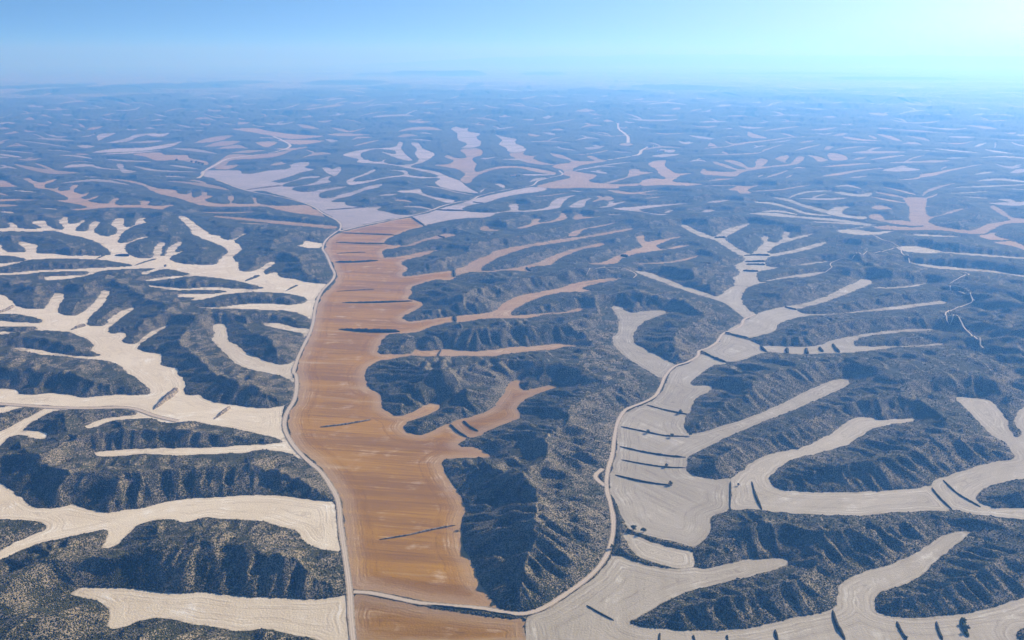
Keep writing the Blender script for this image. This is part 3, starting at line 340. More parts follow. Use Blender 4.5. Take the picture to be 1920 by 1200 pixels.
FAR_FIELDS = """
T|-5807,13460 -5455,13157 -4870,12233 -4856,12196 -5311,12801 -5788,13416
T|-3710,34593 -3763,36920 -3530,36552 -3445,37766 -3101,36100 -3050,35507 -3070,33646 -3290,34066 -3361,32981 -3652,34049
T|1103,19102 1217,19505 1324,19742 1421,19806 1484,19418 1475,19306 1362,18988 1272,18962 1184,18962 1097,18994
T|-519,26612 -357,27405 -173,26304 -171,26000 -328,25088 -513,26301
T|-8745,27968 -9107,29822 -9054,30377 -8746,30076 -8294,29248 -8208,28943 -8263,28407 -8292,27811 -8371,27410 -8658,27690
T|4492,10354 5046,11233 5539,11920 5790,12054 5771,12013 5392,11599 4984,11092 4480,10324
L|-6794,15403 -6642,15550 -6292,15223 -5930,14845 -5899,14767 -6152,14880 -6382,14935 -6758,15319
T|1654,3932 1740,3975 1814,3986 1904,4032 1964,4011 1959,3999 1857,3928 1790,3930 1712,3907 1650,3921
T|1730,3950 1854,4143 1953,4242 1948,4229 1830,4084 1722,3930
T|82,6076 279,6365 508,6833 507,6814 275,6245 82,6060
L|-3980,8362 -3850,8231 -3752,8161 -3713,8226 -3718,8393 -3705,8364 -3633,8048 -3655,7949 -3753,8015 -3967,8333
L|-3662,8111 -3837,8408 -3968,8584 -3982,8614 -3901,8558 -3683,8161
L|2432,11974 2595,11881 2627,11228 2528,10139 2513,10080 2527,10812 2501,11452 2415,11890
L|2562,11736 2904,12918 3164,13545 3140,13440 2807,12455 2533,11590
L|2475,22478 2662,22252 2839,21983 3004,21665 2986,21537 2755,21332 2583,21591 2459,22340
T|-12524,28560 -12636,30029 -12140,30111 -10783,27956 -10682,27693 -11352,28146 -12048,28625 -12404,28285
T|-4440,9562 -4383,9787 -4061,9411 -3524,8470 -3509,8432 -3904,9031 -4234,9448 -4417,9512
L|8151,41135 8528,41274 8883,41301 9076,40601 9084,39148 8958,38602 8276,37008 7940,36907 7891,38184 8032,40533
L|-13298,28737 -12751,28528 -12148,28174 -12056,27960 -12311,27539 -13196,28514
T|-7504,16735 -7435,17299 -6942,16872 -6887,16737 -7152,16635 -7444,16603
L|-1446,7118 -1417,7224 -1390,7343 -1354,7429 -1349,7403 -1353,7155 -1387,7070 -1441,7094
L|-1368,7226 -1415,7353 -1461,7446 -1466,7473 -1437,7483 -1375,7271
L|8212,18767 8427,19025 8641,19275 8673,19112 8626,19008 8247,18388 8153,18401 8168,18666
T|1884,5313 1952,5417 2008,5485 2036,5470 2027,5444 1947,5309 1902,5272 1876,5288
T|608,29209 950,29881 1203,28123 1194,27916 898,28269 603,28986
T|-1835,21118 -1516,21119 -1202,21192 -896,21523 -890,21393 -1155,20358 -1450,20182 -1824,20993
L|4074,7960 4220,8188 4228,8138 4221,8062 4143,7853 4126,7821 4130,7889 4128,7944 4063,7876 4057,7926
L|4123,7997 4154,8096 4206,8245 4224,8281 4247,8274 4157,8061
T|-17949,40480 -18544,42255 -18753,43175 -17489,40677 -17218,40043 -16301,37512 -16735,38120 -17672,39853
T|-2599,4618 -2639,4763 -2595,4757 -2493,4638 -2487,4627 -2552,4674 -2580,4655 -2593,4606
T|-2568,4704 -2622,4772 -2679,4837 -2686,4850 -2654,4834 -2578,4726
L|-495,10943 -383,10890 -277,10977 -176,11605 -174,11531 -267,10665 -365,10360 -492,10875
L|-272,10758 -334,11197 -410,11579 -412,11655 -341,11563 -273,10880
T|19015,36878 19910,37435 20849,38039 20087,35584 19775,35029 18087,32982 18197,34203 18709,36283
L|743,4510 764,4514 779,4487 800,4502 811,4453 808,4434 773,4343 756,4361 741,4386 739,4491
L|-693,19174 -401,19799 -87,20025 223,19254 221,19162 -83,19163 -391,19321 -690,19083
T|-3257,45701 -2863,47867 -2272,46987 -1711,46386 -1029,40352 -1011,39628 -1473,39820 -2077,42905 -2615,43706 -3191,44772
T|1341,12689 1412,12035 1485,11539 1593,11368 1584,11301 1429,11105 1337,11427 1332,12608
T|-1200,48753 -711,48303 -231,47630 236,46784 233,46108 -213,43912 -656,44464 -1182,48020
L|5395,10479 5353,10215 5310,9961 5291,9925 5237,9994 5375,10440
T|-1061,11080 -987,11535 -865,11470 -863,11438 -968,11308 -1058,11051
T|1253,9706 1324,9860 1383,9906 1408,9721 1399,9659 1330,9523 1284,9556 1245,9644
T|1362,9767 1431,10104 1462,10091 1453,10025 1391,9782 1349,9654
T|1474,7604 1572,7897 1635,7993 1659,7895 1652,7862 1594,7787 1533,7685 1469,7575
T|1620,7918 1682,8132 1703,8106 1697,8072 1650,7963 1609,7859
L|-6805,35102 -6796,35969 -6561,35642 -6345,35409 -6286,35076 -6207,33714 -6284,33243 -6741,34774
T|-5944,20033 -5828,20503 -5633,20718 -5369,20690 -5096,20618 -5070,20512 -5232,20156 -5398,19849 -5621,19768 -5914,19933
T|-2443,17893 -2201,17659 -1978,17528 -1757,17397 -1750,17329 -1914,16956 -2138,17142 -2433,17822
L|-3951,6410 -3763,6184 -3635,6052 -3559,6007 -3501,5992 -3492,5976 -3489,5885 -3572,5943 -3718,6105 -3941,6392
L|2780,9041 2836,9078 2891,9114 2906,9021 2892,8978 2797,8812 2768,8859 2767,8998
L|2854,8999 2953,9252 2974,9235 2961,9190 2887,9033 2832,8922
L|-2833,5472 -2731,5342 -2655,5257 -2615,5246 -2582,5248 -2575,5235 -2567,5147 -2616,5176 -2696,5267 -2827,5459
L|-2630,5204 -2695,5294 -2753,5358 -2760,5372 -2728,5363 -2641,5228
L|4942,13468 5142,13691 5293,13776 5350,13614 5333,13568 5144,13382 5022,13368 4925,13424
T|-709,5573 -655,5935 -559,6001 -436,5693 -434,5665 -536,5730 -628,5709 -705,5547
T|10640,21640 11991,23265 11977,22198 11863,21985 11278,21872 10541,21438
L|-18409,36140 -18626,37654 -17209,35843 -17018,35443 -17472,35313 -18202,35733
T|8261,35520 8711,36695 9055,37392 9333,37790 9195,36506 9048,35918 8232,33303 7967,32876 7916,33335 8131,34962
T|-22846,42218 -23257,44362 -23830,46967 -22592,46051 -22211,45274 -20621,40628 -21250,40522 -22493,41563
T|-1707,16711 -1612,17415 -1456,17541 -1286,17509 -1097,17158 -1089,17037 -1236,16820 -1385,16683 -1525,16474 -1695,16597
L|3754,11392 3837,11500 3893,11525 3937,11514 3925,11476 3813,11283 3747,11228 3742,11355
L|3802,11396 3925,11704 4006,11862 3994,11824 3866,11518 3781,11329
T|-8269,16479 -8212,16512 -8128,16488 -7975,16321 -7837,16184 -7804,16115 -7802,15963 -7838,15894 -7993,16066 -8234,16408
T|5940,10402 5985,10295 6025,10181 6063,10069 6046,10041 5958,10068 5916,10174 5924,10373
L|-1344,7650 -1355,8526 -1264,8880 -1070,8497 -1067,8473 -1231,8649 -1327,8360 -1340,7631
L|-1345,8465 -1375,9078 -1340,9443 -1335,9413 -1352,8943 -1337,8420
T|-3155,5079 -3042,5033 -3007,5120 -3048,5352 -3039,5335 -2960,5040 -2997,4957 -3146,5064
T|-3012,4981 -3156,5158 -3334,5372 -3344,5388 -3200,5236 -3027,5008
T|-2841,9524 -2847,10125 -2692,10193 -2421,9793 -2416,9769 -2651,10034 -2786,9908 -2834,9501
T|-2666,10090 -2958,10891 -3206,11409 -3215,11441 -2996,11041 -2677,10137
T|-15615,31096 -15649,31956 -15357,32177 -14542,31277 -14442,31063 -14470,30310 -14887,30394 -15510,30884
T|4080,35753 5465,40600 5890,37946 5815,37457 4875,36197 4031,35319
T|-124,16326 118,16612 363,16636 361,16530 114,16029 -123,16224
T|2327,17505 2675,17338 3005,17104 3337,16935 3322,16856 2921,16621 2586,16759 2316,17421
T|1520,19490 1793,19489 2072,19557 2370,19768 2358,19667 1995,18828 1722,18721 1512,19392
T|-2832,4486 -2781,4526 -2719,4550 -2739,4718 -2769,4920 -2758,4901 -2662,4587 -2665,4458 -2688,4372 -2822,4469
T|-2710,4668 -2811,4934 -2830,5086 -2818,5065 -2754,4836 -2690,4635
T|-361,6886 -230,6895 -93,6466 -93,6444 -225,6725 -359,6861
T|-229,6831 -199,7153 -150,7302 -149,7275 -193,7023 -226,6787
T|15986,32412 16482,32833 16656,32608 16480,31712 16350,31460 16083,31480 15927,31723 15857,32149
L|-3132,10074 -3269,10830 -3131,10695 -3111,10626 -3120,10342 -3113,10015
L|-7187,14857 -7217,15109 -7074,14998 -6967,14964 -6938,14900 -6947,14729 -6954,14555 -7157,14794
L|-2214,8010 -2120,7997 -2052,8082 -2061,8498 -2094,9070 -2084,9030 -1999,8253 -2015,7939 -2065,7786 -2205,7976
L|-1730,6337 -1637,6262 -1577,6309 -1559,6550 -1551,6519 -1544,6180 -1595,6096 -1723,6308
L|-1623,6204 -1657,6463 -1633,6547 -1625,6516 -1616,6314 -1608,6152
T|629,7498 665,7356 700,7246 740,7188 738,7167 684,7082 646,7173 627,7477
T|657,7282 694,7473 725,7501 723,7479 686,7364 654,7244
L|4684,10218 4814,10354 4877,10342 4859,10303 4694,10093 4667,10180
L|4769,10256 4918,10536 4934,10511 4915,10471 4828,10337 4738,10187
T|570,4779 603,4836 627,4821 646,4773 643,4751 611,4696 584,4685 567,4757
T|615,4738 606,4759 600,4817 603,4840 623,4871 622,4778
L|3000,14208 3320,14363 3571,14221 3760,13868 3739,13790 3467,13803 3211,13890 2983,14126
L|8415,16606 9019,17071 9180,16689 8925,15602 8882,15525 8818,16027 8641,16351 8371,16519
L|3341,21584 3511,21888 3603,21698 3640,21202 3623,21104 3516,21176 3409,21247 3326,21482
L|-8219,14152 -8361,14570 -8333,14696 -8302,14821 -8030,14507 -7979,14415 -7874,14051 -7957,14028 -8001,13939 -8168,14064
T|4201,20753 4527,20748 4763,20361 4726,20203 4322,19807 4168,20589
L|1971,11647 2059,11812 2058,11477 2044,11396 1930,11077 1957,11564
T|3641,7759 3725,7889 3759,7907 3765,7866 3707,7695 3695,7669 3680,7690 3678,7734 3653,7732 3629,7733
T|-983,8949 -899,9138 -803,9243 -706,9362 -701,9306 -777,8956 -865,8796 -977,8898
T|-887,9011 -891,9541 -851,9825 -845,9766 -861,9267 -876,8917
T|-3474,13277 -3229,13545 -2795,12983 -2780,12914 -3113,13053 -3456,13205
T|-4404,8776 -4568,9593 -4126,9140 -4103,9088 -4387,9209 -4380,8728
T|-4453,9347 -4816,9959 -5165,10486 -5198,10554 -4963,10276 -4498,9448
L|1245,8651 1574,9309 1685,8656 1678,8620 1519,8979 1240,8614
L|1551,9179 1755,9950 1862,10005 1853,9956 1716,9712 1541,9104
L|3507,6168 3509,5999 3596,5986 3819,6199 3807,6178 3537,5886 3425,5855 3495,6147
L|3476,5944 3694,6247 3750,6245 3737,6223 3633,6139 3457,5908
T|-12521,22488 -12465,23073 -12078,23060 -11049,21773 -10959,21594 -11216,21405 -11807,21849 -12415,22297
L|2654,8388 2667,8153 2736,8102 2776,7972 2765,7937 2631,7788 2617,7999 2642,8350
L|1343,13113 1528,12951 1696,12701 1875,12578 1867,12525 1654,12386 1473,12485 1337,13055
L|2738,6112 2753,5895 2839,5845 2950,5848 2942,5831 2768,5696 2714,5811 2729,6093
L|1511,37605 2069,37191 2627,36971 3057,35334 3007,34755 2378,33452 1924,34586 1484,36951
T|351,10787 465,10804 567,10576 650,10138 648,10104 550,10271 451,10482 349,10749
T|556,10389 529,10868 476,11123 478,11164 541,11066 561,10454
T|5237,23462 5517,23688 5707,23527 5970,23664 5934,23522 5512,22716 5229,22445 5206,23322
L|1839,5486 1880,5430 1984,5558 1977,5538 1853,5349 1832,5466
T|525,7629 607,7948 673,7992 708,7698 703,7654 638,7579 581,7573 522,7585
T|595,7798 645,8094 680,8068 676,8019 630,7854 591,7715
L|-8014,35702 -7617,35604 -6958,34197 -6883,33829 -7224,33758 -7925,35301
L|-3486,16976 -3020,17224 -2364,16257 -2348,16145 -2868,16349 -3461,16854
T|-3143,6926 -2879,6611 -2770,6644 -2816,7082 -2808,7061 -2727,6541 -2825,6482 -3134,6906
T|-2228,32723 -1906,33335 -1523,32936 -1085,30702 -1071,30284 -1392,30066 -1772,30977 -2196,32249
L|-6313,17091 -6119,17053 -5821,16711 -5581,16519 -5559,16453 -5722,16424 -5910,16465 -6287,17021
T|-4867,41034 -4849,43630 -4567,44054 -4124,42860 -4052,42110 -4226,40762 -4445,39993 -4785,40346
T|3196,10903 3243,10837 3197,10472 3182,10424 3141,10499 3180,10851
T|3177,10619 3195,10752 3263,11063 3279,11115 3273,11003 3206,10711
L|-10971,22775 -11174,23784 -10789,23557 -10687,23332 -10341,22003 -10870,22564
T|-2951,9012 -2706,8525 -2577,8382 -2502,8418 -2489,8374 -2494,8107 -2646,8326 -2937,8965
T|-2524,8205 -2641,8459 -2743,8633 -2757,8680 -2707,8686 -2545,8281
L|2276,27463 2857,28590 3358,28703 3574,26650 3544,26425 3148,26907 2754,27558 2256,27224
T|694,5966 731,5908 768,5869 766,5851 718,5807 692,5948
T|725,5873 750,5978 772,6011 770,5993 742,5890 723,5841
L|-2143,3713 -2144,3794 -2054,3709 -2049,3698 -2111,3734 -2137,3703
L|-2123,3754 -2154,3787 -2188,3820 -2194,3831 -2184,3844 -2132,3774
T|3059,6104 3126,6092 3158,6012 3100,5765 3084,5737 3036,5778 3040,5923 3043,6072
L|1874,8421 1958,8608 2020,8688 2080,8757 2119,8731 2109,8685 2015,8471 1950,8374 1893,8313 1865,8378
L|1933,8497 2027,8799 2059,8786 2049,8740 1979,8573 1917,8419
T|1027,10586 1081,10779 1124,10858 1161,10855 1154,10780 1086,10462 1041,10366 1020,10513
T|-23241,39969 -23768,41710 -22885,40990 -22090,40399 -21811,39889 -21609,38697 -21558,37820 -22951,39469
T|-2415,12518 -2318,12799 -2098,12388 -1801,11406 -1793,11351 -2019,11896 -2225,12275 -2402,12451
T|2078,15437 2172,15591 2241,15565 2312,15558 2350,15327 2339,15254 2234,15025 2167,15051 2104,15100 2068,15363
L|2446,4260 2500,4257 2587,4310 2713,4425 2706,4413 2543,4232 2456,4180 2439,4248
L|2570,4281 2672,4413 2763,4507 2756,4496 2642,4357 2559,4261
T|-4141,17421 -3752,18184 -3265,18665 -3238,18509 -3555,17226 -4109,17284
T|-5523,10687 -5788,11363 -5851,11661 -5639,11403 -5601,11324 -5498,10953 -5478,10757 -5488,10619
L|-6988,26270 -6750,26560 -6469,26696 -6120,26549 -6061,26295 -6045,24939 -6329,24892 -6922,26021
L|2805,6742 2795,6412 2915,6405 3134,6608 3124,6585 2840,6235 2749,6307 2794,6718
L|2763,6339 2849,6679 2843,6845 2854,6870 2902,6800 2781,6379
T|-6579,10807 -6502,10883 -6356,10846 -6175,10744 -5965,10586 -5948,10556 -6098,10608 -6245,10653 -6389,10692 -6560,10775
T|-6284,10720 -6822,11513 -7232,12038 -7255,12077 -6926,11695 -6316,10777
L|6182,15953 6306,16075 6396,16105 6497,16163 6499,15974 6470,15902 6292,15648 6226,15672 6165,15711 6154,15881
T|-584,14373 -506,14634 -421,14760 -328,14601 -234,14261 -233,14164 -314,13940 -396,13865 -485,14017 -580,14275
T|-4523,13502 -4586,13903 -4528,13943 -4408,13788 -4282,13607 -4256,13522 -4283,13393 -4299,13231 -4351,13186 -4495,13419
L|1838,15714 2068,16012 2231,15788 2219,15706 2017,15614 1829,15633
L|862,6874 972,6681 1100,6658 1247,6740 1241,6708 1063,6431 943,6491 858,6841
L|952,6557 941,6920 922,7385 927,7422 968,7086 962,6612
T|-8864,15505 -8188,15104 -7523,14678 -7498,14629 -7971,14698 -8833,15450
L|3545,7030 3715,7291 3823,7418 3813,7315 3795,7280 3703,7181 3629,7113 3530,6999
T|-2035,6616 -2027,6698 -2008,6743 -1958,6685 -1953,6670 -1974,6629 -2006,6627 -2031,6601
T|-1987,6672 -2025,6749 -2075,6857 -2079,6872 -2045,6825 -1994,6699
T|14627,27046 14856,26834 14893,26293 15125,26113 15124,25547 15012,25357 14524,25071 14418,25450 14291,25810 14513,26834
T|3511,12798 3620,12969 3639,12811 3594,12439 3490,11880 3473,11825 3514,12169 3530,12431 3515,12589 3493,12731
T|-9124,17117 -9113,17243 -9019,17211 -8945,17216 -8679,16847 -8629,16749 -8589,16525 -8733,16659 -8860,16760 -9071,17016
T|15725,46394 17043,48410 17793,48727 17682,46735 17398,45983 15849,43386 15298,43442 15475,45653
L|11793,28512 12447,28849 12256,27270 12122,26969 11788,27315 11657,28183
T|3478,6735 3466,6581 3543,6603 3648,6674 3636,6651 3444,6413 3409,6472 3466,6712
T|3426,6506 3481,6671 3561,6904 3574,6927 3542,6784 3449,6546
L|6786,24559 7319,25228 7260,23880 7206,23702 6840,23569 6734,24371
L|3672,9533 3558,8814 3759,8916 3743,8877 3479,8617 3655,9490
L|3531,8748 3779,9249 3980,9582 3963,9539 3704,9053 3505,8681
L|10151,18032 10246,17653 10424,17435 10524,17102 10469,17013 9973,16675 9895,17045 10095,17932
T|-18064,45427 -17708,45860 -17337,46280 -16124,44398 -14635,41606 -14398,40931 -14441,39747 -14909,39777 -16192,41920 -17746,44625
T|-1602,6810 -1596,7057 -1517,6982 -1509,6946 -1550,6854 -1594,6777
T|-1581,6986 -1606,7182 -1568,7127 -1560,7090 -1562,6996 -1565,6921
T|-7802,13390 -7276,12772 -7216,12972 -7169,12887 -7005,12292 -7751,13300
L|2186,3694 2264,3773 2326,3823 2363,3825 2353,3809 2263,3711 2208,3673 2177,3678
L|2226,3708 2229,3740 2239,3788 2248,3805 2279,3822 2245,3737
T|4847,8966 4678,8321 4806,8239 4789,8210 4543,8079 4829,8933
T|4623,8224 4957,8728 5088,8834 5070,8802 4872,8573 4596,8173
T|12524,36799 13319,37320 13815,36991 13654,35002 13518,34654 13035,34896 12764,35760 12394,36415
L|5690,13176 5759,13262 5826,13342 5848,13316 5869,13289 5833,13205 5696,12964 5607,12834 5606,12907 5654,13093
T|-1690,13267 -1492,13607 -1258,13690 -1015,13696 -1012,13645 -1231,13396 -1447,13197 -1684,13219
L|6550,20734 6981,21542 7076,21295 6953,20416 6891,20232 6655,20021 6486,20006 6491,20545
L|8714,32431 9089,33405 9059,32878 9216,33041 9068,32113 8989,31831 8638,30959 8598,31199 8419,30935 8637,32144
L|1219,4549 1279,4681 1315,4710 1328,4660 1325,4651 1298,4646 1259,4599 1217,4540
L|1267,4631 1265,4674 1266,4732 1269,4742 1279,4721 1272,4648
T|-6254,15787 -6100,15939 -5687,15395 -5667,15341 -5908,15434 -6231,15729
T|-6824,12225 -7235,13175 -7071,13089 -6434,12094 -6398,12024 -6747,12477 -6861,12491 -6784,12153
L|4370,7769 4441,7744 4456,7620 4360,7312 4228,6957 4207,6924 4268,7160 4291,7337 4336,7559 4346,7726
L|1318,6441 1410,6527 1486,6530 1551,6486 1545,6460 1448,6361 1370,6335 1313,6415
L|1461,6421 1466,6604 1479,6861 1486,6889 1499,6739 1473,6468
T|-2165,3886 -1998,3748 -1859,3649 -1738,3581 -1732,3567 -1802,3531 -1938,3627 -2157,3870
T|-1824,3577 -1929,3705 -2079,3898 -2086,3914 -1962,3778 -1835,3602
T|-110,6971 -75,7105 -37,7089 0,7013 0,6977 -37,6939 -72,6896 -110,6937
T|-38,6981 -56,7045 -77,7208 -77,7244 -53,7223 -36,7045
L|-5821,27271 -5434,27763 -5050,28376 -5001,28096 -5135,26231 -5766,27012
T|-2205,14146 -1803,14439 -1357,14462 -1351,14396 -1749,14003 -2196,14082
L|-10339,28235 -10414,29269 -10157,29400 -9759,29118 -8964,27589 -8903,27398 -9242,27565 -9700,28072 -9989,28069 -10265,28034
L|13263,27443 13528,27402 13868,27512 13777,27331 13086,26502 13177,27263
T|-3142,15152 -2910,15008 -2680,14858 -2466,14777 -2233,14554 -2224,14497 -2391,14324 -2607,14450 -2846,14676 -3129,15090
T|-864,12504 -797,12659 -739,12991 -667,13178 -662,13087 -703,12403 -774,12295 -859,12420
L|5686,31051 5948,31295 6219,31571 6283,30808 6207,30431 5709,28971 5580,29354 5616,30669
T|-1142,9711 -1111,9828 -1078,9929 -1042,10034 -1037,9988 -1037,9576 -1070,9470 -1136,9666
T|-1095,9686 -1106,9954 -1085,10016 -1080,9971 -1078,9731 -1085,9605
L|21012,47432 22007,49246 22212,49274 20960,46088 20599,45292 19209,42597 19389,43377 20640,46591
L|9675,21737 10244,22490 10614,22778 10714,22486 10660,22371 10326,22157 9993,21934 9628,21629
T|-3604,10268 -3782,11141 -3780,11522 -3653,11532 -3344,10933 -3331,10891 -3534,11147 -3673,11195 -3666,10801 -3591,10231
L|18852,46035 19433,46898 19993,47692 19602,46217 19352,45624 18319,43685 18343,44262 18612,45447
L|651,4202 709,4273 759,4290 807,4290 805,4275 742,4184 689,4144 649,4188
L|7646,21453 7776,21524 7867,21485 7885,21248 7836,21114 7579,20692 7510,20784 7597,21317
L|-4068,29405 -3836,31495 -3292,31266 -2661,29965 -2637,29695 -3151,29917 -3574,29341 -4032,29144
T|-272,8678 -196,8436 -127,8283 -60,8133 -60,8098 -124,7997 -194,8192 -272,8640
T|-195,8279 -231,8479 -277,8773 -278,8812 -232,8665 -195,8345
T|-737,7511 -703,7535 -665,7501 -621,7389 -618,7357 -646,7276 -685,7321 -734,7479
T|-697,7456 -698,7628 -681,7684 -677,7651 -680,7468 -690,7398
L|10835,41060 12990,46028 13490,44867 13359,44429 12055,42702 10739,40694
L|7438,44305 8100,46335 7926,43595 7799,42893 7173,41017 7316,43580
T|-7785,20034 -7965,21004 -7780,21030 -7536,20894 -7242,20608 -7182,20435 -7261,20129 -7331,19810 -7392,19485 -7722,19871
L|-4424,14733 -4319,14715 -4241,14790 -4072,14539 -4053,14472 -4072,14196 -4224,14389 -4403,14664
L|990,7957 1124,8059 1272,8229 1430,8432 1425,8404 1252,8096 1111,7957 988,7933
L|4410,14623 4214,13384 4209,12844 4468,13123 4444,13050 4084,12459 4025,12791 4383,14535
T|475,5628 582,5294 732,5418 730,5403 575,5230 474,5611
T|576,5249 556,5445 513,5539 514,5555 565,5525 580,5275
L|-4603,12749 -4596,13015 -4634,13424 -4680,13881 -4661,13826 -4508,13060 -4499,12740 -4586,12702
L|354,5001 438,5219 495,5097 494,5083 429,5098 354,4988
L|432,5145 418,5232 398,5311 399,5326 425,5302 435,5170
L|8052,17793 8429,18113 8740,18278 8672,18133 8163,17537 7990,17656
T|-1906,8381 -1900,8603 -1882,8779 -1830,8814 -1821,8768 -1817,8486 -1849,8374 -1897,8339
T|-1884,8526 -1923,8818 -1905,8897 -1894,8851 -1871,8597 -1865,8448
T|3697,7116 3885,7317 3965,7307 3867,6970 3856,6951 3866,7122 3831,7213 3687,7096
T|3867,7284 4078,7612 4133,7619 4121,7596 4021,7500 3848,7246
T|1229,17273 1371,17321 1524,17490 1605,16861 1592,16730 1424,16335 1325,16746 1219,17135
T|-11746,45276 -12145,48235 -11503,47100 -10219,43168 -10067,42520 -10254,41963 -10669,42352 -11561,44564
T|-1835,7723 -1820,8128 -1759,8374 -1713,8728 -1602,8779 -1591,8722 -1629,8305 -1708,8137 -1754,7841 -1824,7679
T|-1681,8561 -1751,9312 -1689,9525 -1677,9459 -1689,9004 -1659,8462
T|2710,11792 2866,12007 2890,11668 2835,11049 2819,10987 2788,11264 2731,11441 2694,11721
T|1941,21773 2090,22392 2164,22175 2293,22533 2337,22042 2320,21884 2170,21316 2101,21525 1979,21190 1928,21618
T|-4270,13305 -4140,13113 -4081,13138 -4085,13378 -4069,13328 -3981,12817 -4042,12795 -4254,13255
L|208,12855 297,12571 386,12504 384,12424 279,11895 206,12771
L|3020,7146 3320,7659 3524,7917 3558,7786 3543,7753 3397,7626 3227,7434 3009,7120
L|3446,7740 3525,8019 3619,8361 3635,8397 3602,8189 3473,7798
L|915,4967 945,4896 980,4861 976,4844 917,4757 911,4949
L|933,4842 963,4934 977,4919 974,4901 948,4844 929,4810
T|-5215,8558 -5185,8764 -5177,9021 -5233,9415 -5213,9378 -5031,8767 -5019,8481 -5196,8527
T|-5118,8649 -5451,9346 -5579,9740 -5557,9701 -5346,9168 -5083,8592
T|-763,6575 -703,6598 -633,6509 -567,6460 -564,6423 -615,6318 -674,6308 -759,6538
T|-693,6483 -691,6731 -654,6740 -650,6701 -668,6540 -684,6417
L|1931,13677 2127,13823 2318,13912 2504,13965 2492,13897 2250,13499 2063,13401 1922,13611
T|1211,6124 1253,6023 1319,6051 1389,6085 1384,6065 1284,5881 1234,5933 1207,6103
L|3353,19748 3635,20383 3830,20491 3938,20137 3910,19997 3635,19441 3442,19293 3330,19613
L|2402,15523 2557,15767 2677,15780 2782,15707 2790,15109 2771,15010 2630,14845 2553,15043 2464,15188 2386,15418
L|7124,16530 7353,16548 7551,16500 7672,16287 7613,16161 7128,15567 6965,15671 7068,16400
T|440,9423 504,9714 550,9598 548,9570 499,9601 439,9397
T|4980,16682 5349,16928 5563,16683 5758,16408 5730,16327 5422,16257 5122,16205 4956,16600
T|-1037,3826 -1029,3932 -985,3904 -981,3888 -1002,3831 -1033,3811
T|-1020,3895 -1027,3964 -1008,3948 -1004,3933 -1005,3886 -1011,3867
L|2155,10518 2314,10770 2309,10265 2298,10219 2254,10492 2145,10469
L|-8211,41688 -8013,44340 -7215,43863 -5674,38242 -5598,37721 -6328,38442 -7284,40293 -8089,41070
T|443,5893 540,6192 605,6076 602,6046 528,6033 442,5865
T|531,6084 515,6175 495,6263 497,6295 531,6335 537,6139
T|-13293,22100 -13605,22924 -13663,23333 -13465,23308 -12838,22525 -12738,22348 -12784,22122 -12962,22129 -13094,22057 -13191,21930
L|-12364,19981 -11886,19879 -11311,19599 -10827,19465 -10760,19343 -10875,18839 -11304,18899 -12285,19853
L|3035,11136 3051,11046 3074,10989 3058,10794 3046,10752 2992,10698 3000,10864 3023,11091
T|-5702,12267 -6025,13263 -5951,13409 -5800,13382 -5290,12492 -5252,12399 -5492,12658 -5742,12935 -5693,12533 -5661,12179
L|6185,28234 6485,28535 6573,27914 6710,27536 6844,27169 6794,26968 6482,26595 6257,26567 6064,26677 6137,28018
L|5322,21404 5730,21771 6059,21816 6027,21699 5520,20969 5294,21290
L|23047,46319 23864,47073 22924,44388 22681,43915 21788,42968 22792,45805
L|-11882,20733 -11725,20913 -11424,20838 -11115,20743 -10641,20326 -10582,20212 -10641,19851 -10916,19904 -11262,20080 -11815,20615
L|-581,7746 -547,7841 -506,7848 -463,7826 -461,7803 -497,7716 -535,7671 -579,7724
L|-500,7761 -527,7874 -560,8017 -561,8040 -532,7987 -502,7802
T|8108,16457 8262,16598 8371,16646 8428,16588 8352,16271 8317,16203 8130,15998 8067,16037 8050,16169 8074,16388
T|-154,10434 -37,10085 73,10087 189,10399 320,10905 319,10836 185,9952 71,9698 -38,9839 -154,10370
T|-18894,39987 -18847,40730 -18507,40857 -17495,39469 -17299,39025 -17242,38056 -17813,38488 -18679,39531
L|2221,3858 2421,4048 2482,3990 2472,3974 2342,3909 2213,3843
L|15162,34020 16037,35308 16760,36218 16900,35853 16742,34876 16594,34567 16062,34068 15557,33607 15325,33734 15031,33726
L|-3453,7895 -3398,7901 -3344,7910 -3347,8057 -3345,8204 -3333,8173 -3249,7823 -3260,7711 -3306,7683 -3441,7866
L|-3309,7965 -3412,8306 -3456,8537 -3443,8504 -3347,8154 -3285,7911
T|9674,27341 10352,27955 10764,27824 10336,25613 10258,25420 10046,25961 9999,26996 9596,27121
L|-6937,14117 -6834,14117 -6671,13985 -6563,13971 -6427,13894 -6398,13829 -6413,13647 -6522,13670 -6646,13723 -6904,14051
L|21334,45547 23150,48485 23393,48069 23543,47478 23060,46502 21498,44162 20397,42702 20914,44647
T|5688,17923 5934,18001 6139,17953 6399,18062 6547,17859 6518,17779 6181,17445 5993,17522 5791,17564 5662,17843
T|4271,11179 4348,11117 4493,11228 4473,11178 4197,10726 4252,11129
T|66,4909 195,4978 316,4862 315,4847 192,4894 66,4894
T|194,4950 242,5175 296,5228 295,5212 240,5096 194,4923
T|6183,12973 6084,12412 6246,12408 6759,13087 6729,13028 6062,12035 5867,11967 6155,12915
L|5315,13804 5748,14105 6052,14069 6052,13361 6026,13303 5810,13502 5611,13766 5291,13741
L|1401,4888 1453,4930 1512,4991 1575,5063 1572,5052 1492,4918 1435,4864 1398,4877
L|6779,16830 7075,17305 7142,17207 7012,16641 6965,16530 6751,16260 6664,16292 6733,16716
T|-7295,17372 -7071,17464 -6903,17710 -6727,17953 -6698,17874 -6710,17209 -6916,17078 -7264,17298
T|-1666,2746 -1627,2792 -1545,2764 -1542,2758 -1596,2738 -1662,2741
T|-1609,2760 -1655,2807 -1695,2833 -1698,2840 -1671,2838 -1614,2770
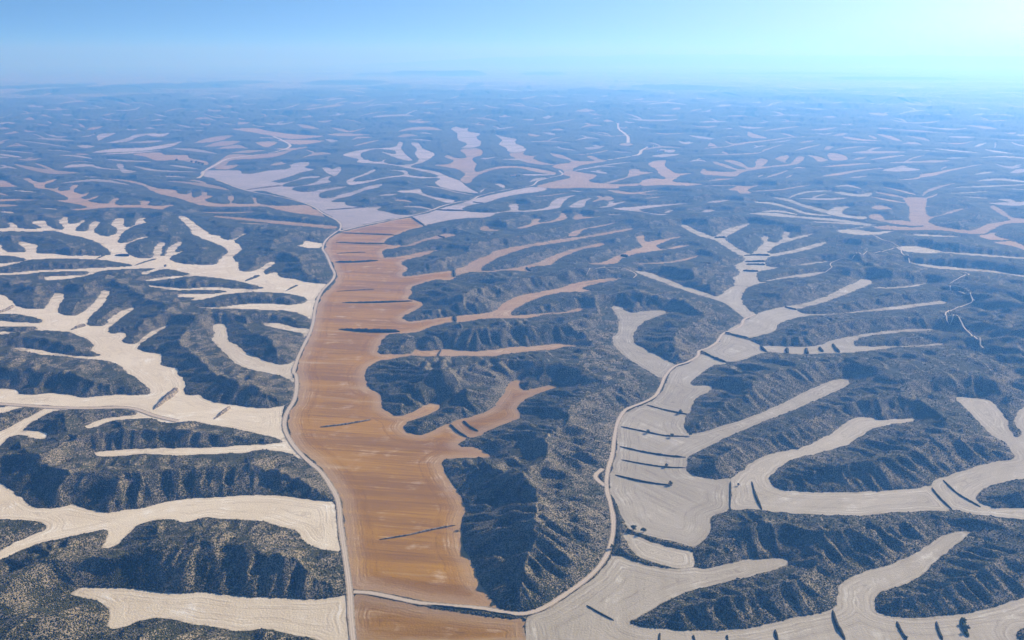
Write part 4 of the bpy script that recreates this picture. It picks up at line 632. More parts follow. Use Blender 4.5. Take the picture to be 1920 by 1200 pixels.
T|-2314,3691 -2252,3730 -2076,3568 -2070,3557 -2223,3680 -2307,3679
L|-5043,21205 -5152,22037 -5006,21783 -4815,21319 -4774,21133 -4769,20743 -4782,20448 -5000,21022
T|291,4255 336,4284 384,4325 436,4412 490,4488 489,4479 431,4346 381,4289 334,4246 290,4247
T|-2559,16919 -2360,16904 -2132,16654 -2117,16532 -2270,16253 -2540,16794
L|4349,18913 4673,19546 4911,19781 5073,19705 5083,19061 5055,18954 4857,18862 4697,18916 4511,18863 4325,18807
L|5581,10320 5925,10687 5709,10039 5681,9990 5753,10374 5554,10268
L|5810,10479 5978,10871 6242,11463 6276,11525 6138,11157 5867,10579
T|-685,9809 -635,10635 -511,10321 -509,10272 -608,10213 -681,9767
T|-625,10465 -618,10893 -579,10980 -576,10927 -600,10634 -618,10375
L|1870,11522 2237,12796 2531,13494 2631,13128 2614,13044 2427,12926 2178,12439 1861,11459
L|10274,31945 10581,31760 10453,30322 10690,30005 10817,29408 10709,29114 10198,28620 10034,29102 9777,29340 10162,31598
L|795,6407 827,6453 853,6448 869,6368 864,6337 832,6291 809,6313 791,6377
L|814,6354 805,6383 802,6474 807,6505 827,6537 823,6410
L|-1453,10786 -1313,10922 -1122,10602 -1119,10565 -1276,10601 -1448,10748
L|-1299,10794 -1322,11392 -1289,11676 -1284,11632 -1295,11187 -1290,10724
T|-1900,6805 -1919,7094 -1886,7200 -1821,7185 -1697,6924 -1693,6903 -1783,7031 -1861,7105 -1892,6995 -1894,6785
T|-1901,7024 -1997,7249 -2073,7357 -2080,7381 -2028,7370 -1910,7065
T|-4296,17184 -4152,17158 -3989,17050 -3799,16810 -3776,16709 -3852,16458 -4017,16594 -4270,17079
L|-147,4098 -121,4120 -95,4136 -69,4190 -69,4182 -93,4092 -119,4049 -146,4090
L|3109,8891 3280,9219 3391,9365 3451,9362 3436,9321 3327,9181 3208,9009 3097,8855
T|-16322,38500 -16258,38754 -15998,38535 -15473,37666 -15339,37339 -14984,36084 -15273,36395 -16178,38160
L|-9715,21401 -9823,22274 -9777,22836 -9188,22119 -9126,21970 -9209,21502 -9504,21545 -9652,21261
T|683,19902 786,20255 879,20321 970,20326 1043,19983 1037,19866 930,19471 841,19428 755,19460 679,19787
T|-2246,4075 -2205,4063 -2180,4081 -2160,4113 -2153,4099 -2144,4014 -2176,4007 -2240,4062
T|-2197,4047 -2228,4135 -2208,4138 -2201,4125 -2191,4068 -2183,4023
L|7837,14181 7684,13465 8575,14583 8525,14498 7341,12856 7792,14100
L|-3221,12178 -3181,12216 -3085,12039 -2997,11887 -2853,11494 -2845,11463 -2932,11618 -3047,11883 -3121,11983 -3212,12143
T|1870,17838 2137,18104 2404,18318 2677,18533 2663,18438 2317,17648 2057,17416 1861,17751
T|-5747,11855 -5688,11836 -5687,11941 -5676,12028 -5648,11969 -5513,11575 -5560,11566 -5720,11797
T|-5152,29333 -5206,30278 -5089,30246 -5034,30593 -4818,29947 -4783,29729 -4799,29159 -4929,29294 -4962,28856 -5115,29123
L|3395,18181 3576,18489 3732,18648 3793,18336 3775,18246 3590,17932 3479,17981 3379,18093
L|-2627,4272 -2531,4244 -2428,4201 -2306,4122 -2300,4111 -2379,4114 -2489,4170 -2620,4260
L|-2516,4217 -2583,4395 -2610,4529 -2603,4517 -2547,4336 -2503,4196
T|1655,4362 1743,4424 1810,4426 1872,4418 1924,4385 1916,4367 1836,4329 1764,4312 1696,4300 1648,4344
T|1725,4378 1846,4590 1912,4622 1904,4602 1811,4494 1714,4345
L|232,8628 308,8532 389,8604 478,8799 577,9062 575,9031 467,8548 379,8370 303,8404 231,8599
L|382,8461 349,8834 304,9316 306,9349 358,8982 386,8511
T|-11853,38022 -11981,40569 -10443,37422 -10303,36921 -10690,36185 -11692,37505
L|-125,5753 -78,5855 -29,5947 21,5989 22,5969 -28,5834 -76,5768 -124,5734
L|-77,5794 -101,5896 -131,6004 -131,6024 -101,5994 -76,5829
L|2124,8600 2196,8314 2414,8596 2838,9538 2827,9500 2367,8417 2157,8163 2116,8568
L|2398,8535 2651,9196 2768,9289 2757,9252 2601,9014 2383,8477
L|-3522,10256 -3497,10415 -3362,10244 -3100,9658 -3088,9618 -3271,9953 -3426,10199 -3507,10210
L|10317,23868 10734,24491 10592,23833 10497,23297 10385,23047 10144,22820 9905,22590 10204,23606
T|-6197,45302 -5970,45964 -5498,44700 -5001,43063 -4954,42655 -5213,42366 -5540,42637 -6135,44850
L|-4575,8604 -4573,8679 -4460,8537 -4426,8547 -4314,8404 -4289,8356 -4254,8210 -4329,8280 -4368,8278 -4550,8554
L|-4372,8363 -4462,8489 -4608,8715 -4634,8766 -4586,8736 -4415,8450
T|1570,5653 1764,5908 1935,6052 1926,6024 1728,5780 1564,5628
L|-2109,25318 -1839,26801 -1452,26943 -1022,26054 -1010,25743 -1379,25583 -1731,25230 -2085,25025
L|-1822,2924 -1834,2990 -1801,2982 -1747,2936 -1741,2924 -1754,2900 -1771,2886 -1815,2913
L|-1784,2951 -1805,3009 -1779,2994 -1772,2981 -1768,2949 -1770,2930
L|1973,7072 2170,7243 2305,7193 2294,7159 2114,7052 1964,7039
L|2131,7116 2166,7393 2187,7669 2198,7707 2222,7576 2151,7177
L|1080,9074 1128,9178 1156,9104 1151,8798 1148,8778 1129,8906 1109,9020 1078,9052
T|8717,20846 9028,21183 8931,20564 8867,20417 8586,20140 8655,20695
L|1032,45397 1659,49800 1916,43667 1880,42853 1384,41564 1012,44516
L|-1070,6895 -1030,7199 -949,7246 -867,7296 -755,7065 -751,7027 -830,6972 -919,7016 -986,6894 -1065,6860
L|-853,7165 -853,7626 -817,7980 -811,7935 -826,7423 -843,7096
T|-4181,13722 -3817,13153 -3445,12496 -3076,11773 -3066,11733 -3386,12275 -3750,12915 -4165,13666
T|2576,40524 3155,43267 3644,44272 3962,43199 3988,39435 3927,38833 3489,38037 3159,38362 2845,38994 2536,39888
T|-3953,7244 -3977,7482 -3895,7526 -3881,7499 -3896,7328 -3940,7219
T|-3925,7381 -4058,7575 -4175,7721 -4190,7750 -4128,7713 -3948,7428
L|2103,3897 2096,3809 2122,3789 2154,3779 2149,3770 2077,3706 2069,3761 2098,3888
L|2103,3756 2164,3837 2196,3854 2191,3844 2139,3788 2095,3738
T|-5616,14569 -5546,14653 -5378,14473 -5307,14556 -5154,14409 -5130,14341 -5121,14041 -5247,14117 -5340,14102 -5589,14500
T|-7199,20855 -7181,21205 -6911,20803 -6843,21009 -6554,20525 -6496,20344 -6412,19676 -6610,19891 -6711,19806 -7135,20669
L|-5307,13409 -5045,13491 -4685,13303 -4669,13257 -4931,13183 -5289,13362
T|692,11064 787,11146 878,11153 976,11247 973,11212 867,11014 770,10903 690,11030
T|245,5700 295,5842 333,5741 331,5713 286,5658 244,5672
L|4584,13487 4740,13458 4534,12433 4501,12344 4451,12639 4548,13381
T|-3773,8963 -3809,9222 -3695,9119 -3527,8876 -3249,8327 -3237,8295 -3442,8649 -3630,8955 -3710,8980 -3756,8923
T|-3744,9063 -3926,9399 -4109,9708 -4128,9754 -4013,9619 -3773,9137
L|5252,10955 5549,11412 5716,11585 5816,11617 5817,11452 5797,11413 5725,11433 5604,11353 5413,11126 5235,10920
L|521,12154 753,12548 1056,13677 1052,13613 734,12197 519,12102
T|1789,9273 1860,9115 1967,9145 2122,9390 2316,9775 2310,9748 2084,9216 1940,9019 1841,9022 1784,9248
T|-2601,8820 -2571,8837 -2526,8805 -2516,8894 -2499,8966 -2490,8934 -2468,8729 -2490,8679 -2516,8643 -2592,8788
T|-2535,8711 -2597,8849 -2654,8955 -2663,8988 -2642,9013 -2550,8768
T|-2520,7409 -2367,7121 -2260,6960 -2192,6915 -2154,6969 -2147,6947 -2157,6804 -2219,6828 -2333,7011 -2512,7384
T|-2169,6839 -2263,7032 -2342,7151 -2349,7175 -2298,7151 -2180,6879
T|-1276,6669 -1236,6691 -1182,6633 -1115,6500 -1041,6304 -1040,6292 -1105,6430 -1166,6535 -1222,6611 -1274,6655
L|1516,6070 1551,6020 1583,5969 1623,5949 1679,5987 1674,5966 1594,5837 1536,5790 1505,5847 1511,6050
T|1181,9345 1298,9363 1426,9453 1552,9510 1544,9459 1378,9124 1263,9105 1175,9296
T|-862,16570 -351,17511 209,17478 208,17343 -332,16609 -856,16449
T|-2168,6291 -2145,6287 -2101,6207 -2080,6200 -2053,6177 -2045,6152 -2041,6083 -2065,6098 -2089,6110 -2160,6266
T|-2068,6164 -2094,6277 -2069,6248 -2060,6222 -2051,6151 -2052,6119
L|-4859,22166 -4390,22024 -3938,21950 -3393,21267 -3374,21141 -3742,20845 -4255,21344 -4829,22030
L|-15986,44374 -15347,45423 -12646,40066 -12521,39669 -14254,42176 -15811,43888
L|22193,39598 24362,42597 24652,42246 24926,41880 24494,41153 22375,38330 21036,36762 21830,38947
L|4205,16777 4460,17325 4548,17211 4653,17163 4635,16674 4601,16551 4416,16285 4320,16339 4182,16239 4174,16652
T|17661,46885 18534,47892 17892,45024 17600,44288 17066,44090 17361,46087
T|1377,30704 1935,30437 2386,28982 2357,28623 1790,28160 1358,30301
T|-1294,3337 -1206,3312 -1106,3247 -985,3099 -983,3090 -1080,3162 -1188,3257 -1290,3326
T|-1091,3195 -1159,3294 -1224,3358 -1228,3369 -1175,3348 -1096,3213
T|-3839,9589 -3771,9565 -3730,9609 -3718,9578 -3705,9395 -3827,9558
T|-3749,9507 -3817,9725 -3810,9769 -3798,9737 -3755,9571 -3727,9452
T|-3170,19737 -2891,20012 -2548,19850 -2532,19730 -2753,19050 -3151,19618
L|209,4639 251,4583 291,4519 328,4437 327,4430 286,4460 247,4530 209,4631
L|248,4549 233,4629 209,4660 210,4668 235,4670 250,4563
T|1109,2721 1151,2774 1165,2751 1164,2700 1160,2691 1141,2696 1118,2688 1106,2712
L|1045,5328 1080,5300 1107,5240 1133,5182 1152,5093 1148,5076 1105,5054 1075,5094 1052,5168 1041,5310
L|-13528,25807 -13685,26641 -12940,25709 -12823,25474 -12997,25295 -13405,25570
T|-13882,27793 -13407,27463 -12812,26864 -12418,26671 -12317,26452 -12318,25823 -12675,25956 -13765,27556
L|762,9561 820,9451 867,9256 925,9186 973,9039 970,9010 902,8962 851,9091 797,9209 759,9528
L|810,9357 888,9794 965,10049 962,10014 876,9630 807,9300
T|-965,14784 -861,15125 -729,14991 -596,14787 -593,14708 -709,14591 -824,14465 -960,14706
T|-7511,12722 -7026,12117 -6663,11700 -6585,11783 -6634,12107 -6598,12042 -6344,11350 -6430,11285 -6715,11568 -7470,12651
L|-749,29914 -429,31979 -58,32263 310,31503 308,31272 -55,31009 -405,30214 -744,29706
L|9905,46143 10761,47658 11102,46848 11129,44840 10707,41274 10571,40749 10253,41305 10060,42442 9832,43531 9765,45488
L|-15294,27827 -15670,29025 -15701,29613 -15433,29647 -14665,28698 -14551,28474 -14729,28288 -14989,28264 -15117,27997 -15179,27617
T|-92,8739 18,8753 123,8500 220,8151 301,7638 300,7612 214,7989 120,8339 16,8538 -91,8705
T|120,8390 61,8900 -23,9108 -23,9145 64,9082 123,8448
T|3682,12235 3695,11845 3800,11776 3978,11932 3957,11868 3658,11332 3571,11448 3662,12168
T|499,4415 539,4401 576,4367 575,4356 531,4341 497,4403
T|1352,7833 1437,8133 1499,8277 1503,8092 1495,8043 1423,7838 1383,7803 1345,7789
T|1467,8096 1521,8311 1534,8257 1525,8206 1480,8062 1454,8007
T|-2674,13689 -2632,13799 -2575,13837 -2492,13730 -2483,13679 -2521,13546 -2586,13555 -2664,13638
L|410,22004 727,22411 1015,21942 1009,21814 705,21735 408,21876
T|4572,9691 4503,9030 4864,9271 4846,9235 4386,8794 4554,9653
L|12558,22355 13006,22564 13247,22410 13711,22635 14181,22857 14108,22738 13424,22158 12981,21957 12540,21751 12495,22242
T|471,12635 538,12953 606,13198 669,13307 667,13262 596,12954 531,12750 469,12594
L|5021,12494 5198,12723 5304,12772 5345,12662 5327,12621 5219,12565 5109,12502 5005,12454
T|4220,10045 3987,9136 3938,8709 4088,8740 4064,8688 3831,8470 3844,8812 4192,9980
T|3862,8542 4004,9006 4110,9434 4136,9494 4132,9287 3905,8634
L|809,5887 851,5937 883,5913 902,5808 900,5796 872,5840 842,5870 807,5875
L|844,5892 839,5968 827,6024 829,6037 849,6031 848,5914
T|258,2837 280,2899 302,2936 323,2961 335,2903 333,2892 312,2862 297,2873 279,2857 258,2828
T|298,2895 288,2910 281,2962 282,2973 296,2963 301,2914
L|13172,24441 13405,24169 13514,23697 13382,23464 12662,22824 13039,24192
L|14192,30011 15012,31042 14995,30329 15332,30352 15333,29720 15138,29338 14215,28131 13865,28036 13456,27812 14009,29622
T|-8659,17218 -8488,17571 -8098,17478 -7537,16989 -7503,16911 -7785,16796 -8147,16859 -8619,17137
L|1376,14334 1453,14554 1515,14603 1570,14587 1608,14421 1601,14362 1534,14255 1477,14229 1419,14202 1371,14275
T|13530,43382 14913,45870 14573,43056 14342,42372 13035,40078 13314,42687
T|143,14598 563,14810 945,14268 942,14221 549,14441 143,14549
L|1351,5812 1382,5834 1416,5870 1431,5825 1428,5811 1386,5741 1366,5768 1347,5798
L|1397,5792 1396,5839 1399,5914 1403,5928 1415,5910 1404,5818
T|-16326,27927 -16532,28468 -16317,28281 -16498,28787 -16133,28336 -16010,28119 -15553,27132 -15743,27281 -15706,27038 -16203,27716
T|-445,7905 -376,7993 -308,8162 -306,8127 -367,7826 -443,7871
T|-374,7939 -363,8177 -333,8199 -332,8164 -352,8003 -369,7878
T|939,23474 1122,23590 1294,23480 1485,23685 1683,23958 1673,23814 1449,23109 1260,22841 1082,22745 933,23335
L|791,3981 828,4046 853,4043 864,3979 862,3967 839,3979 815,3976 789,3969
L|823,4022 847,4087 865,4103 863,4091 837,4027 820,4000
T|7111,13847 7333,14064 7472,14114 7599,14142 7629,13990 7590,13917 7289,13559 7135,13471 7040,13496 7075,13776
T|-2179,5772 -2114,5738 -2049,5700 -2043,5684 -2082,5647 -2173,5756
L|4369,11815 4503,12024 4603,12136 4737,12334 4870,12523 4848,12465 4598,11962 4445,11709 4342,11588 4350,11762
T|-536,36368 -149,37136 245,36438 608,34833 603,34538 229,34088 -139,34431 -532,36047
T|-1468,5207 -1442,5214 -1408,5189 -1378,5180 -1342,5147 -1340,5138 -1361,5113 -1391,5126 -1422,5138 -1465,5198
T|-8614,19348 -8305,19429 -8261,20162 -8037,20505 -7969,20331 -7703,18795 -8025,18769 -8545,19193
T|4770,14735 5210,15336 5536,15558 5734,15413 5897,15191 5864,15103 5584,15006 5255,14760 4973,14631 4744,14652
T|-4277,7042 -4341,7326 -3966,6849 -3948,6815 -4170,7030 -4256,7006
L|-7335,13672 -7090,13620 -6872,13619 -6678,13667 -6646,13600 -6644,13164 -6856,13165 -7300,13605
L|-5328,16634 -5298,17174 -4982,16787 -4958,16707 -5105,16545 -5303,16556
L|4132,15306 4359,15666 4521,15777 4590,15562 4571,15498 4379,15278 4235,15216 4116,15245
T|-10284,24597 -10268,25000 -10171,25216 -9787,24711 -9675,24427 -9509,23566 -9732,23687 -10167,24316
T|-2440,10424 -2070,9873 -2029,10981 -2018,10927 -2019,9631 -2429,10375
T|-2355,7589 -2337,7644 -2277,7555 -2183,7344 -2178,7324 -2228,7381 -2283,7458 -2348,7568
T|-2304,7530 -2344,7611 -2395,7720 -2402,7742 -2375,7719 -2315,7569
L|-4020,6792 -3883,6727 -3891,6922 -4111,7526 -4095,7498 -3833,6822 -3799,6579 -4007,6768
L|3382,7146 3483,7292 3508,7272 3517,7220 3500,7184 3433,7113 3369,7046 3366,7111
L|3439,7199 3534,7369 3532,7321 3515,7285 3451,7187 3411,7135
T|864,5486 925,5471 989,5470 1062,5521 1059,5505 976,5398 909,5374 862,5470
T|-493,6426 -463,6434 -436,6487 -409,6578 -407,6562 -426,6368 -455,6322 -492,6410
T|-1186,6961 -1160,7445 -1083,7673 -968,7647 -966,7625 -1067,7560 -1137,7305 -1183,6943
T|-9930,37339 -9850,37889 -9564,37654 -8907,35899 -8832,35598 -8990,35381 -9383,36085 -9844,37013
T|-8729,25320 -8567,25868 -8281,26069 -7812,25687 -7764,25528 -7865,24754 -8184,24706 -8676,25165
T|65,6790 101,6719 136,6723 172,6701 171,6674 133,6521 98,6582 64,6763
T|-497,8571 -450,8463 -407,8383 -372,8473 -370,8443 -401,8254 -440,8239 -495,8541
T|-379,2864 -368,2889 -352,2882 -336,2865 -318,2826 -318,2822 -333,2834 -349,2848 -363,2850 -378,2860
T|-365,2865 -376,2883 -389,2900 -389,2905 -378,2907 -365,2873
T|-4891,10619 -4869,10688 -4854,10774 -4803,10779 -4765,10816 -4740,10761 -4661,10459 -4640,10295 -4721,10358 -4867,10565
T|-4767,10577 -4930,11015 -4916,11082 -4890,11024 -4804,10737 -4723,10481
L|2993,5364 3034,5391 3066,5402 3112,5438 3161,5478 3152,5461 3054,5332 2997,5276 2966,5268 2984,5347
L|3091,5401 3170,5515 3220,5566 3211,5549 3125,5429 3075,5369
L|9042,26592 9300,26423 9521,26162 9947,26467 9889,26312 9263,25449 8900,25282 8989,26436
T|-3937,6437 -3915,6501 -3831,6463 -3697,6336 -3691,6324 -3783,6381 -3861,6411 -3930,6424
L|16571,29982 17557,31052 17781,30753 18187,30775 17863,29582 17649,29226 16686,28224 16420,28388 16037,28352 16370,29617
L|1519,3662 1608,3752 1660,3751 1682,3681 1675,3665 1606,3626 1551,3613 1513,3646
L|1584,3695 1656,3813 1686,3809 1679,3792 1624,3730 1573,3667
T|-2872,7495 -2999,8051 -2959,8175 -2810,7991 -2798,7956 -2907,8029 -2905,7802 -2860,7465
T|-3941,10166 -3950,10390 -3734,10010 -3725,9987 -3888,10225 -3931,10142
T|-3911,10284 -4010,10485 -4142,10757 -4151,10783 -4056,10612 -3927,10330
L|5695,11166 5823,11336 5851,11306 5781,11086 5762,11050 5685,10982 5656,11006 5676,11130
L|5750,11109 5811,11267 5859,11408 5878,11445 5908,11454 5784,11174
T|77,2948 105,2972 134,2990 164,3018 194,3041 194,3037 163,2996 134,2971 105,2948 77,2943
L|2726,5135 2767,5062 2836,5044 2932,5075 2927,5066 2802,4983 2736,5004 2721,5126
L|-4777,7949 -4719,7920 -4650,7869 -4510,7694 -4494,7667 -4534,7667 -4641,7785 -4759,7919
T|-2631,7867 -2601,7907 -2552,7877 -2509,7875 -2494,7829 -2452,7570 -2483,7536 -2616,7820
T|-2529,7676 -2573,7751 -2663,7960 -2677,8007 -2642,7980 -2553,7759
L|11393,28185 11963,29349 11994,29174 12234,29511 12002,28707 11896,28453 11441,27589 11385,27685 11110,27245 11295,27941
L|4165,9273 4262,9416 4307,9437 4290,9323 4234,9126 4224,9106 4248,9232 4236,9280 4207,9291 4155,9252
L|4259,9258 4311,9417 4345,9551 4355,9574 4363,9529 4278,9297
L|8594,15228 8875,15452 9046,15478 9228,15522 9133,15104 9100,15049 8937,15029 8909,15243 8743,15220 8563,15172
T|3222,23908 3397,24363 3517,24407 3514,23623 3484,23426 3330,23113 3254,23335 3195,23706
L|-19907,44484 -20600,47139 -20170,47288 -19253,46268 -17128,42207 -16950,41769 -17730,42595 -18802,44071 -19285,44123 -19689,43997
T|-3239,5521 -3288,5672 -3260,5692 -3161,5583 -3148,5559 -3142,5482 -3167,5461 -3226,5498
T|-3189,5564 -3241,5624 -3329,5743 -3342,5768 -3305,5743 -3212,5607
T|-9391,19751 -9150,19853 -8960,20076 -8758,20288 -8708,20172 -8721,19539 -8948,19412 -9339,19641
L|11693,25203 12161,24971 12317,24142 12218,23947 11590,23792 11594,24991
L|-2702,5119 -2656,5137 -2591,5118 -2509,5062 -2414,4975 -2407,4961 -2463,4965 -2527,4987 -2604,5034 -2695,5104
L|-2624,5071 -2734,5223 -2879,5421 -2887,5437 -2771,5299 -2636,5098
T|3052,16336 3327,16646 3539,16622 3788,16770 3991,16700 3974,16629 3682,16293 3456,16228 3211,16060 3040,16268
T|-6088,17166 -5879,17344 -5452,16859 -5429,16786 -5718,16864 -6061,17090
T|-10870,26654 -10408,26540 -10115,26867 -9537,26429 -9476,26261 -9556,25377 -10126,25817 -10801,26483
T|2347,7378 2408,7443 2441,7418 2439,7286 2434,7271 2408,7317 2380,7354 2342,7363
T|-4138,8030 -4051,8017 -3986,8046 -3895,8023 -3875,7982 -3841,7750 -3935,7781 -4117,7989
T|-3896,7859 -4041,8082 -4160,8231 -4181,8275 -4144,8297 -3929,7932
T|-4679,11388 -4698,11610 -4591,11522 -4365,11119 -4349,11079 -4473,11218 -4579,11313 -4661,11345
L|-4895,17940 -4932,18531 -4814,18551 -4542,17958 -4513,17843 -4550,17527 -4668,17534 -4864,17826
T|3856,25806 4305,26972 4520,26613 4493,24944 4445,24680 4131,24313 3919,24547 3814,25522
L|1523,2815 1617,2831 1731,2878 1725,2867 1577,2755 1517,2804
L|1590,2782 1595,2840 1583,2877 1589,2888 1629,2898 1603,2802
T|8773,47025 9320,47933 9170,45323 9249,43998 9128,43423 8686,42927 8268,42513 8651,46370
L|237,17908 525,18716 793,18469 787,18342 502,17864 236,17789
T|-1028,23454 -758,23678 -470,23199 -194,22773 -192,22572 -449,22159 -710,22149 -1018,23242
T|-1636,9175 -1572,9209 -1507,9227 -1491,9575 -1491,10083 -1481,10023 -1437,9256 -1458,8936 -1502,8792 -1627,9121
T|-20032,32724 -20977,35162 -20469,35221 -19355,34206 -19074,33709 -18714,32190 -18709,31347 -19754,32268
L|-1223,8888 -1185,9218 -1086,9088 -953,8611 -951,8592 -1073,8965 -1161,9035 -1220,8867
L|-1077,9007 -1152,9314 -1216,9450 -1219,9473 -1164,9428 -1081,9046
T|630,4432 777,4676 873,4574 871,4563 764,4587 628,4421
T|768,4621 757,4767 729,4878 731,4890 768,4828 773,4642
T|-3770,7146 -3739,7203 -3605,7056 -3391,6739 -3381,6719 -3559,6961 -3685,7097 -3758,7122
T|-3572,6988 -3676,7140 -3767,7254 -3779,7279 -3734,7261 -3592,7029
L|2895,4957 2987,5007 3151,5176 3143,5161 2935,4916 2887,4942
L|2953,4948 2976,5023 2996,5097 3004,5112 3021,5097 2969,4975
T|3238,7229 3281,7266 3314,7281 3366,7339 3358,7262 3343,7228 3248,7075 3230,7093 3212,7112 3223,7195
T|3284,7216 3376,7388 3389,7368 3374,7334 3302,7217 3258,7155
L|2395,9136 2453,9243 2464,9177 2496,9188 2514,9149 2502,9103 2442,8985 2408,8965 2367,8920 2383,9090
L|2446,9111 2524,9344 2565,9408 2554,9362 2468,9119 2426,9029
L|1540,7517 1658,7753 1690,7576 1680,7533 1612,7531 1532,7475
L|1642,7680 1711,7915 1753,7973 1744,7928 1670,7697 1627,7602
T|-2278,13024 -2207,13334 -2048,13115 -1891,12878 -1708,12408 -1698,12333 -1835,12486 -1981,12672 -2098,12668 -2263,12941
L|-2409,5646 -2416,5725 -2414,5786 -2394,5806 -2385,5785 -2369,5681 -2377,5635 -2400,5626
L|-2389,5661 -2418,5699 -2471,5793 -2479,5814 -2457,5802 -2403,5699
L|3798,10184 3979,10462 3992,10289 3914,9894 3893,9841 3876,9991 3814,10022 3778,10127
L|-5795,10439 -5488,10237 -5191,10039 -5177,10010 -5389,10049 -5778,10408
L|-5453,10169 -5756,10859 -5724,10953 -5707,10918 -5667,10692 -5423,10116
L|4853,18559 5365,18576 5705,18044 5672,17939 5164,17877 4825,18448
T|-291,6327 -247,6241 -205,6197 -164,6137 -163,6118 -202,6082 -245,6162 -291,6308
T|-247,6219 -235,6367 -210,6355 -209,6335 -229,6267 -244,6184
L|7566,20420 7786,20598 7984,20709 8217,20906 8319,20767 8274,20653 7889,20064 7709,19990 7570,20023 7525,20310
T|7705,16304 7836,16462 7849,16370 7923,16410 7945,16339 7917,16281 7743,16032 7673,16000 7594,15949 7678,16246
T|-1774,6154 -1716,6075 -1671,6037 -1627,6002 -1624,5990 -1649,5955 -1701,6017 -1771,6142
T|-1706,6035 -1744,6114 -1793,6219 -1797,6232 -1760,6175 -1711,6057
L|368,4593 397,4622 424,4626 453,4665 484,4691 482,4671 445,4546 414,4503 386,4494 367,4574
L|446,4587 434,4632 422,4709 424,4729 446,4731 451,4622
T|-3616,23667 -3509,23824 -3402,23979 -3310,24266 -3191,24373 -3172,24234 -3195,23430 -3289,23186 -3415,23180 -3596,23535
L|-1933,9445 -1963,10005 -1899,10128 -1769,9878 -1759,9821 -1837,9793 -1885,9616 -1922,9394
L|-2515,12376 -2482,12497 -2408,12410 -2401,12376 -2448,12325 -2509,12343
T|-5559,11912 -5436,11803 -5354,11779 -5320,11862 -5333,12060 -5307,12003 -5174,11537 -5167,11363 -5280,11457 -5533,11856
T|4248,10493 4346,10503 4551,10773 4763,11043 4741,10989 4361,10312 4234,10230 4228,10442
T|4473,10584 4750,11144 4890,11336 4866,11279 4639,10872 4436,10492
L|6130,14318 6540,14622 6666,14287 6708,13803 6668,13721 6467,13857 6212,13882 6092,14229
L|-3612,7305 -3596,7317 -3538,7237 -3526,7253 -3475,7189 -3457,7153 -3414,7021 -3449,7049 -3481,7071 -3596,7269
L|-3510,7175 -3569,7322 -3549,7316 -3531,7280 -3479,7142 -3476,7109
L|14476,34944 15950,37443 15678,35801 15493,35379 14482,33983 14310,34542
L|-302,13276 -125,12954 42,12538 196,11994 194,11915 39,12068 -123,12491 -300,13179
L|2276,6297 2285,6162 2329,6129 2322,6111 2253,6075 2269,6278
L|2274,6134 2339,6269 2385,6329 2378,6311 2310,6181 2264,6102
T|-1110,5401 -1035,5469 -940,5429 -845,5374 -841,5348 -915,5277 -996,5257 -1105,5375
T|204,21585 346,22152 478,21885 475,21765 334,21349 203,21469
T|-2025,6357 -1947,6256 -1871,6155 -1866,6138 -1917,6154 -2020,6339
T|9963,18091 10690,18972 11083,19227 11102,18833 11051,18747 10734,18618 10350,18361 9920,18012
T|-10269,18222 -10143,18557 -9902,18695 -9487,18500 -9407,18345 -9244,17445 -9514,17399 -10185,18071
T|-2475,6169 -2410,6170 -2364,6224 -2358,6209 -2359,6038 -2469,6153
L|-1480,3846 -1428,3825 -1366,3771 -1299,3699 -1297,3693 -1350,3722 -1409,3767 -1478,3839
L|3009,5517 3023,5510 3045,5516 3077,5543 3088,5528 3079,5512 3007,5410 2985,5404 2981,5432 3000,5501
T|1132,7200 1197,7229 1257,7227 1314,7206 1310,7184 1225,7038 1165,7033 1129,7178
L|2610,7002 2700,6971 2741,6821 2736,6808 2670,6892 2605,6988
L|4720,11598 4749,11544 4837,11636 4970,11836 5134,12102 5119,12065 4864,11575 4730,11373 4683,11382 4706,11563
L|4643,31231 4971,32530 5032,32046 5083,31530 5028,31189 4799,30557 4578,29947 4594,30897
L|2536,5243 2593,5251 2644,5246 2680,5212 2668,5188 2587,5130 2542,5145 2524,5218
T|220,28824 314,29884 403,30067 495,30368 560,29200 552,28829 455,27963 378,28170 296,28031 218,28463
L|-22060,44364 -21379,44428 -21187,45550 -21853,48669 -21513,47910 -19801,42564 -19832,41204 -21746,43731
L|5860,11199 6381,11876 6514,11803 6256,11040 6235,11002 6331,11471 6190,11516 5839,11159
L|1156,3186 1222,3230 1233,3126 1231,3120 1204,3182 1154,3179
T|-2073,3197 -1980,3186 -1854,3118 -1690,2972 -1686,2964 -1819,3055 -1953,3140 -2068,3188
L|-2820,20653 -2374,20131 -1957,19710 -1945,19594 -2301,19510 -2803,20526
L|-447,2978 -419,3006 -388,3013 -387,3005 -413,2965 -446,2970
L|9340,35217 9882,35305 10762,36538 11258,36405 11146,36041 9886,33550 9500,33935 9250,34876
T|-1892,6236 -1912,6406 -1880,6410 -1841,6387 -1832,6353 -1829,6236 -1833,6143 -1882,6204
T|-1864,6242 -1891,6282 -1947,6419 -1956,6452 -1934,6445 -1879,6302
T|-6210,11261 -6207,11532 -6120,11656 -5833,11393 -5808,11343 -5903,11239 -6066,11269 -6183,11212
L|-629,8846 -542,8985 -443,8924 -339,8703 -338,8680 -435,8764 -531,8801 -627,8823
L|-441,8864 -418,9303 -367,9477 -365,9451 -410,9178 -438,8822
L|-6377,20323 -6483,21379 -6351,21696 -5976,21170 -5924,20986 -6035,20612 -6171,20348 -6324,20154
T|1885,6431 1985,6485 2064,6466 2058,6446 1957,6390 1879,6411
T|1965,6419 1979,6554 1974,6646 1981,6668 2012,6659 1977,6455
T|-2785,7743 -2724,7686 -2680,7677 -2655,7728 -2648,7705 -2637,7555 -2679,7556 -2777,7720
T|-2666,7635 -2710,7817 -2684,7816 -2677,7793 -2669,7703 -2651,7595
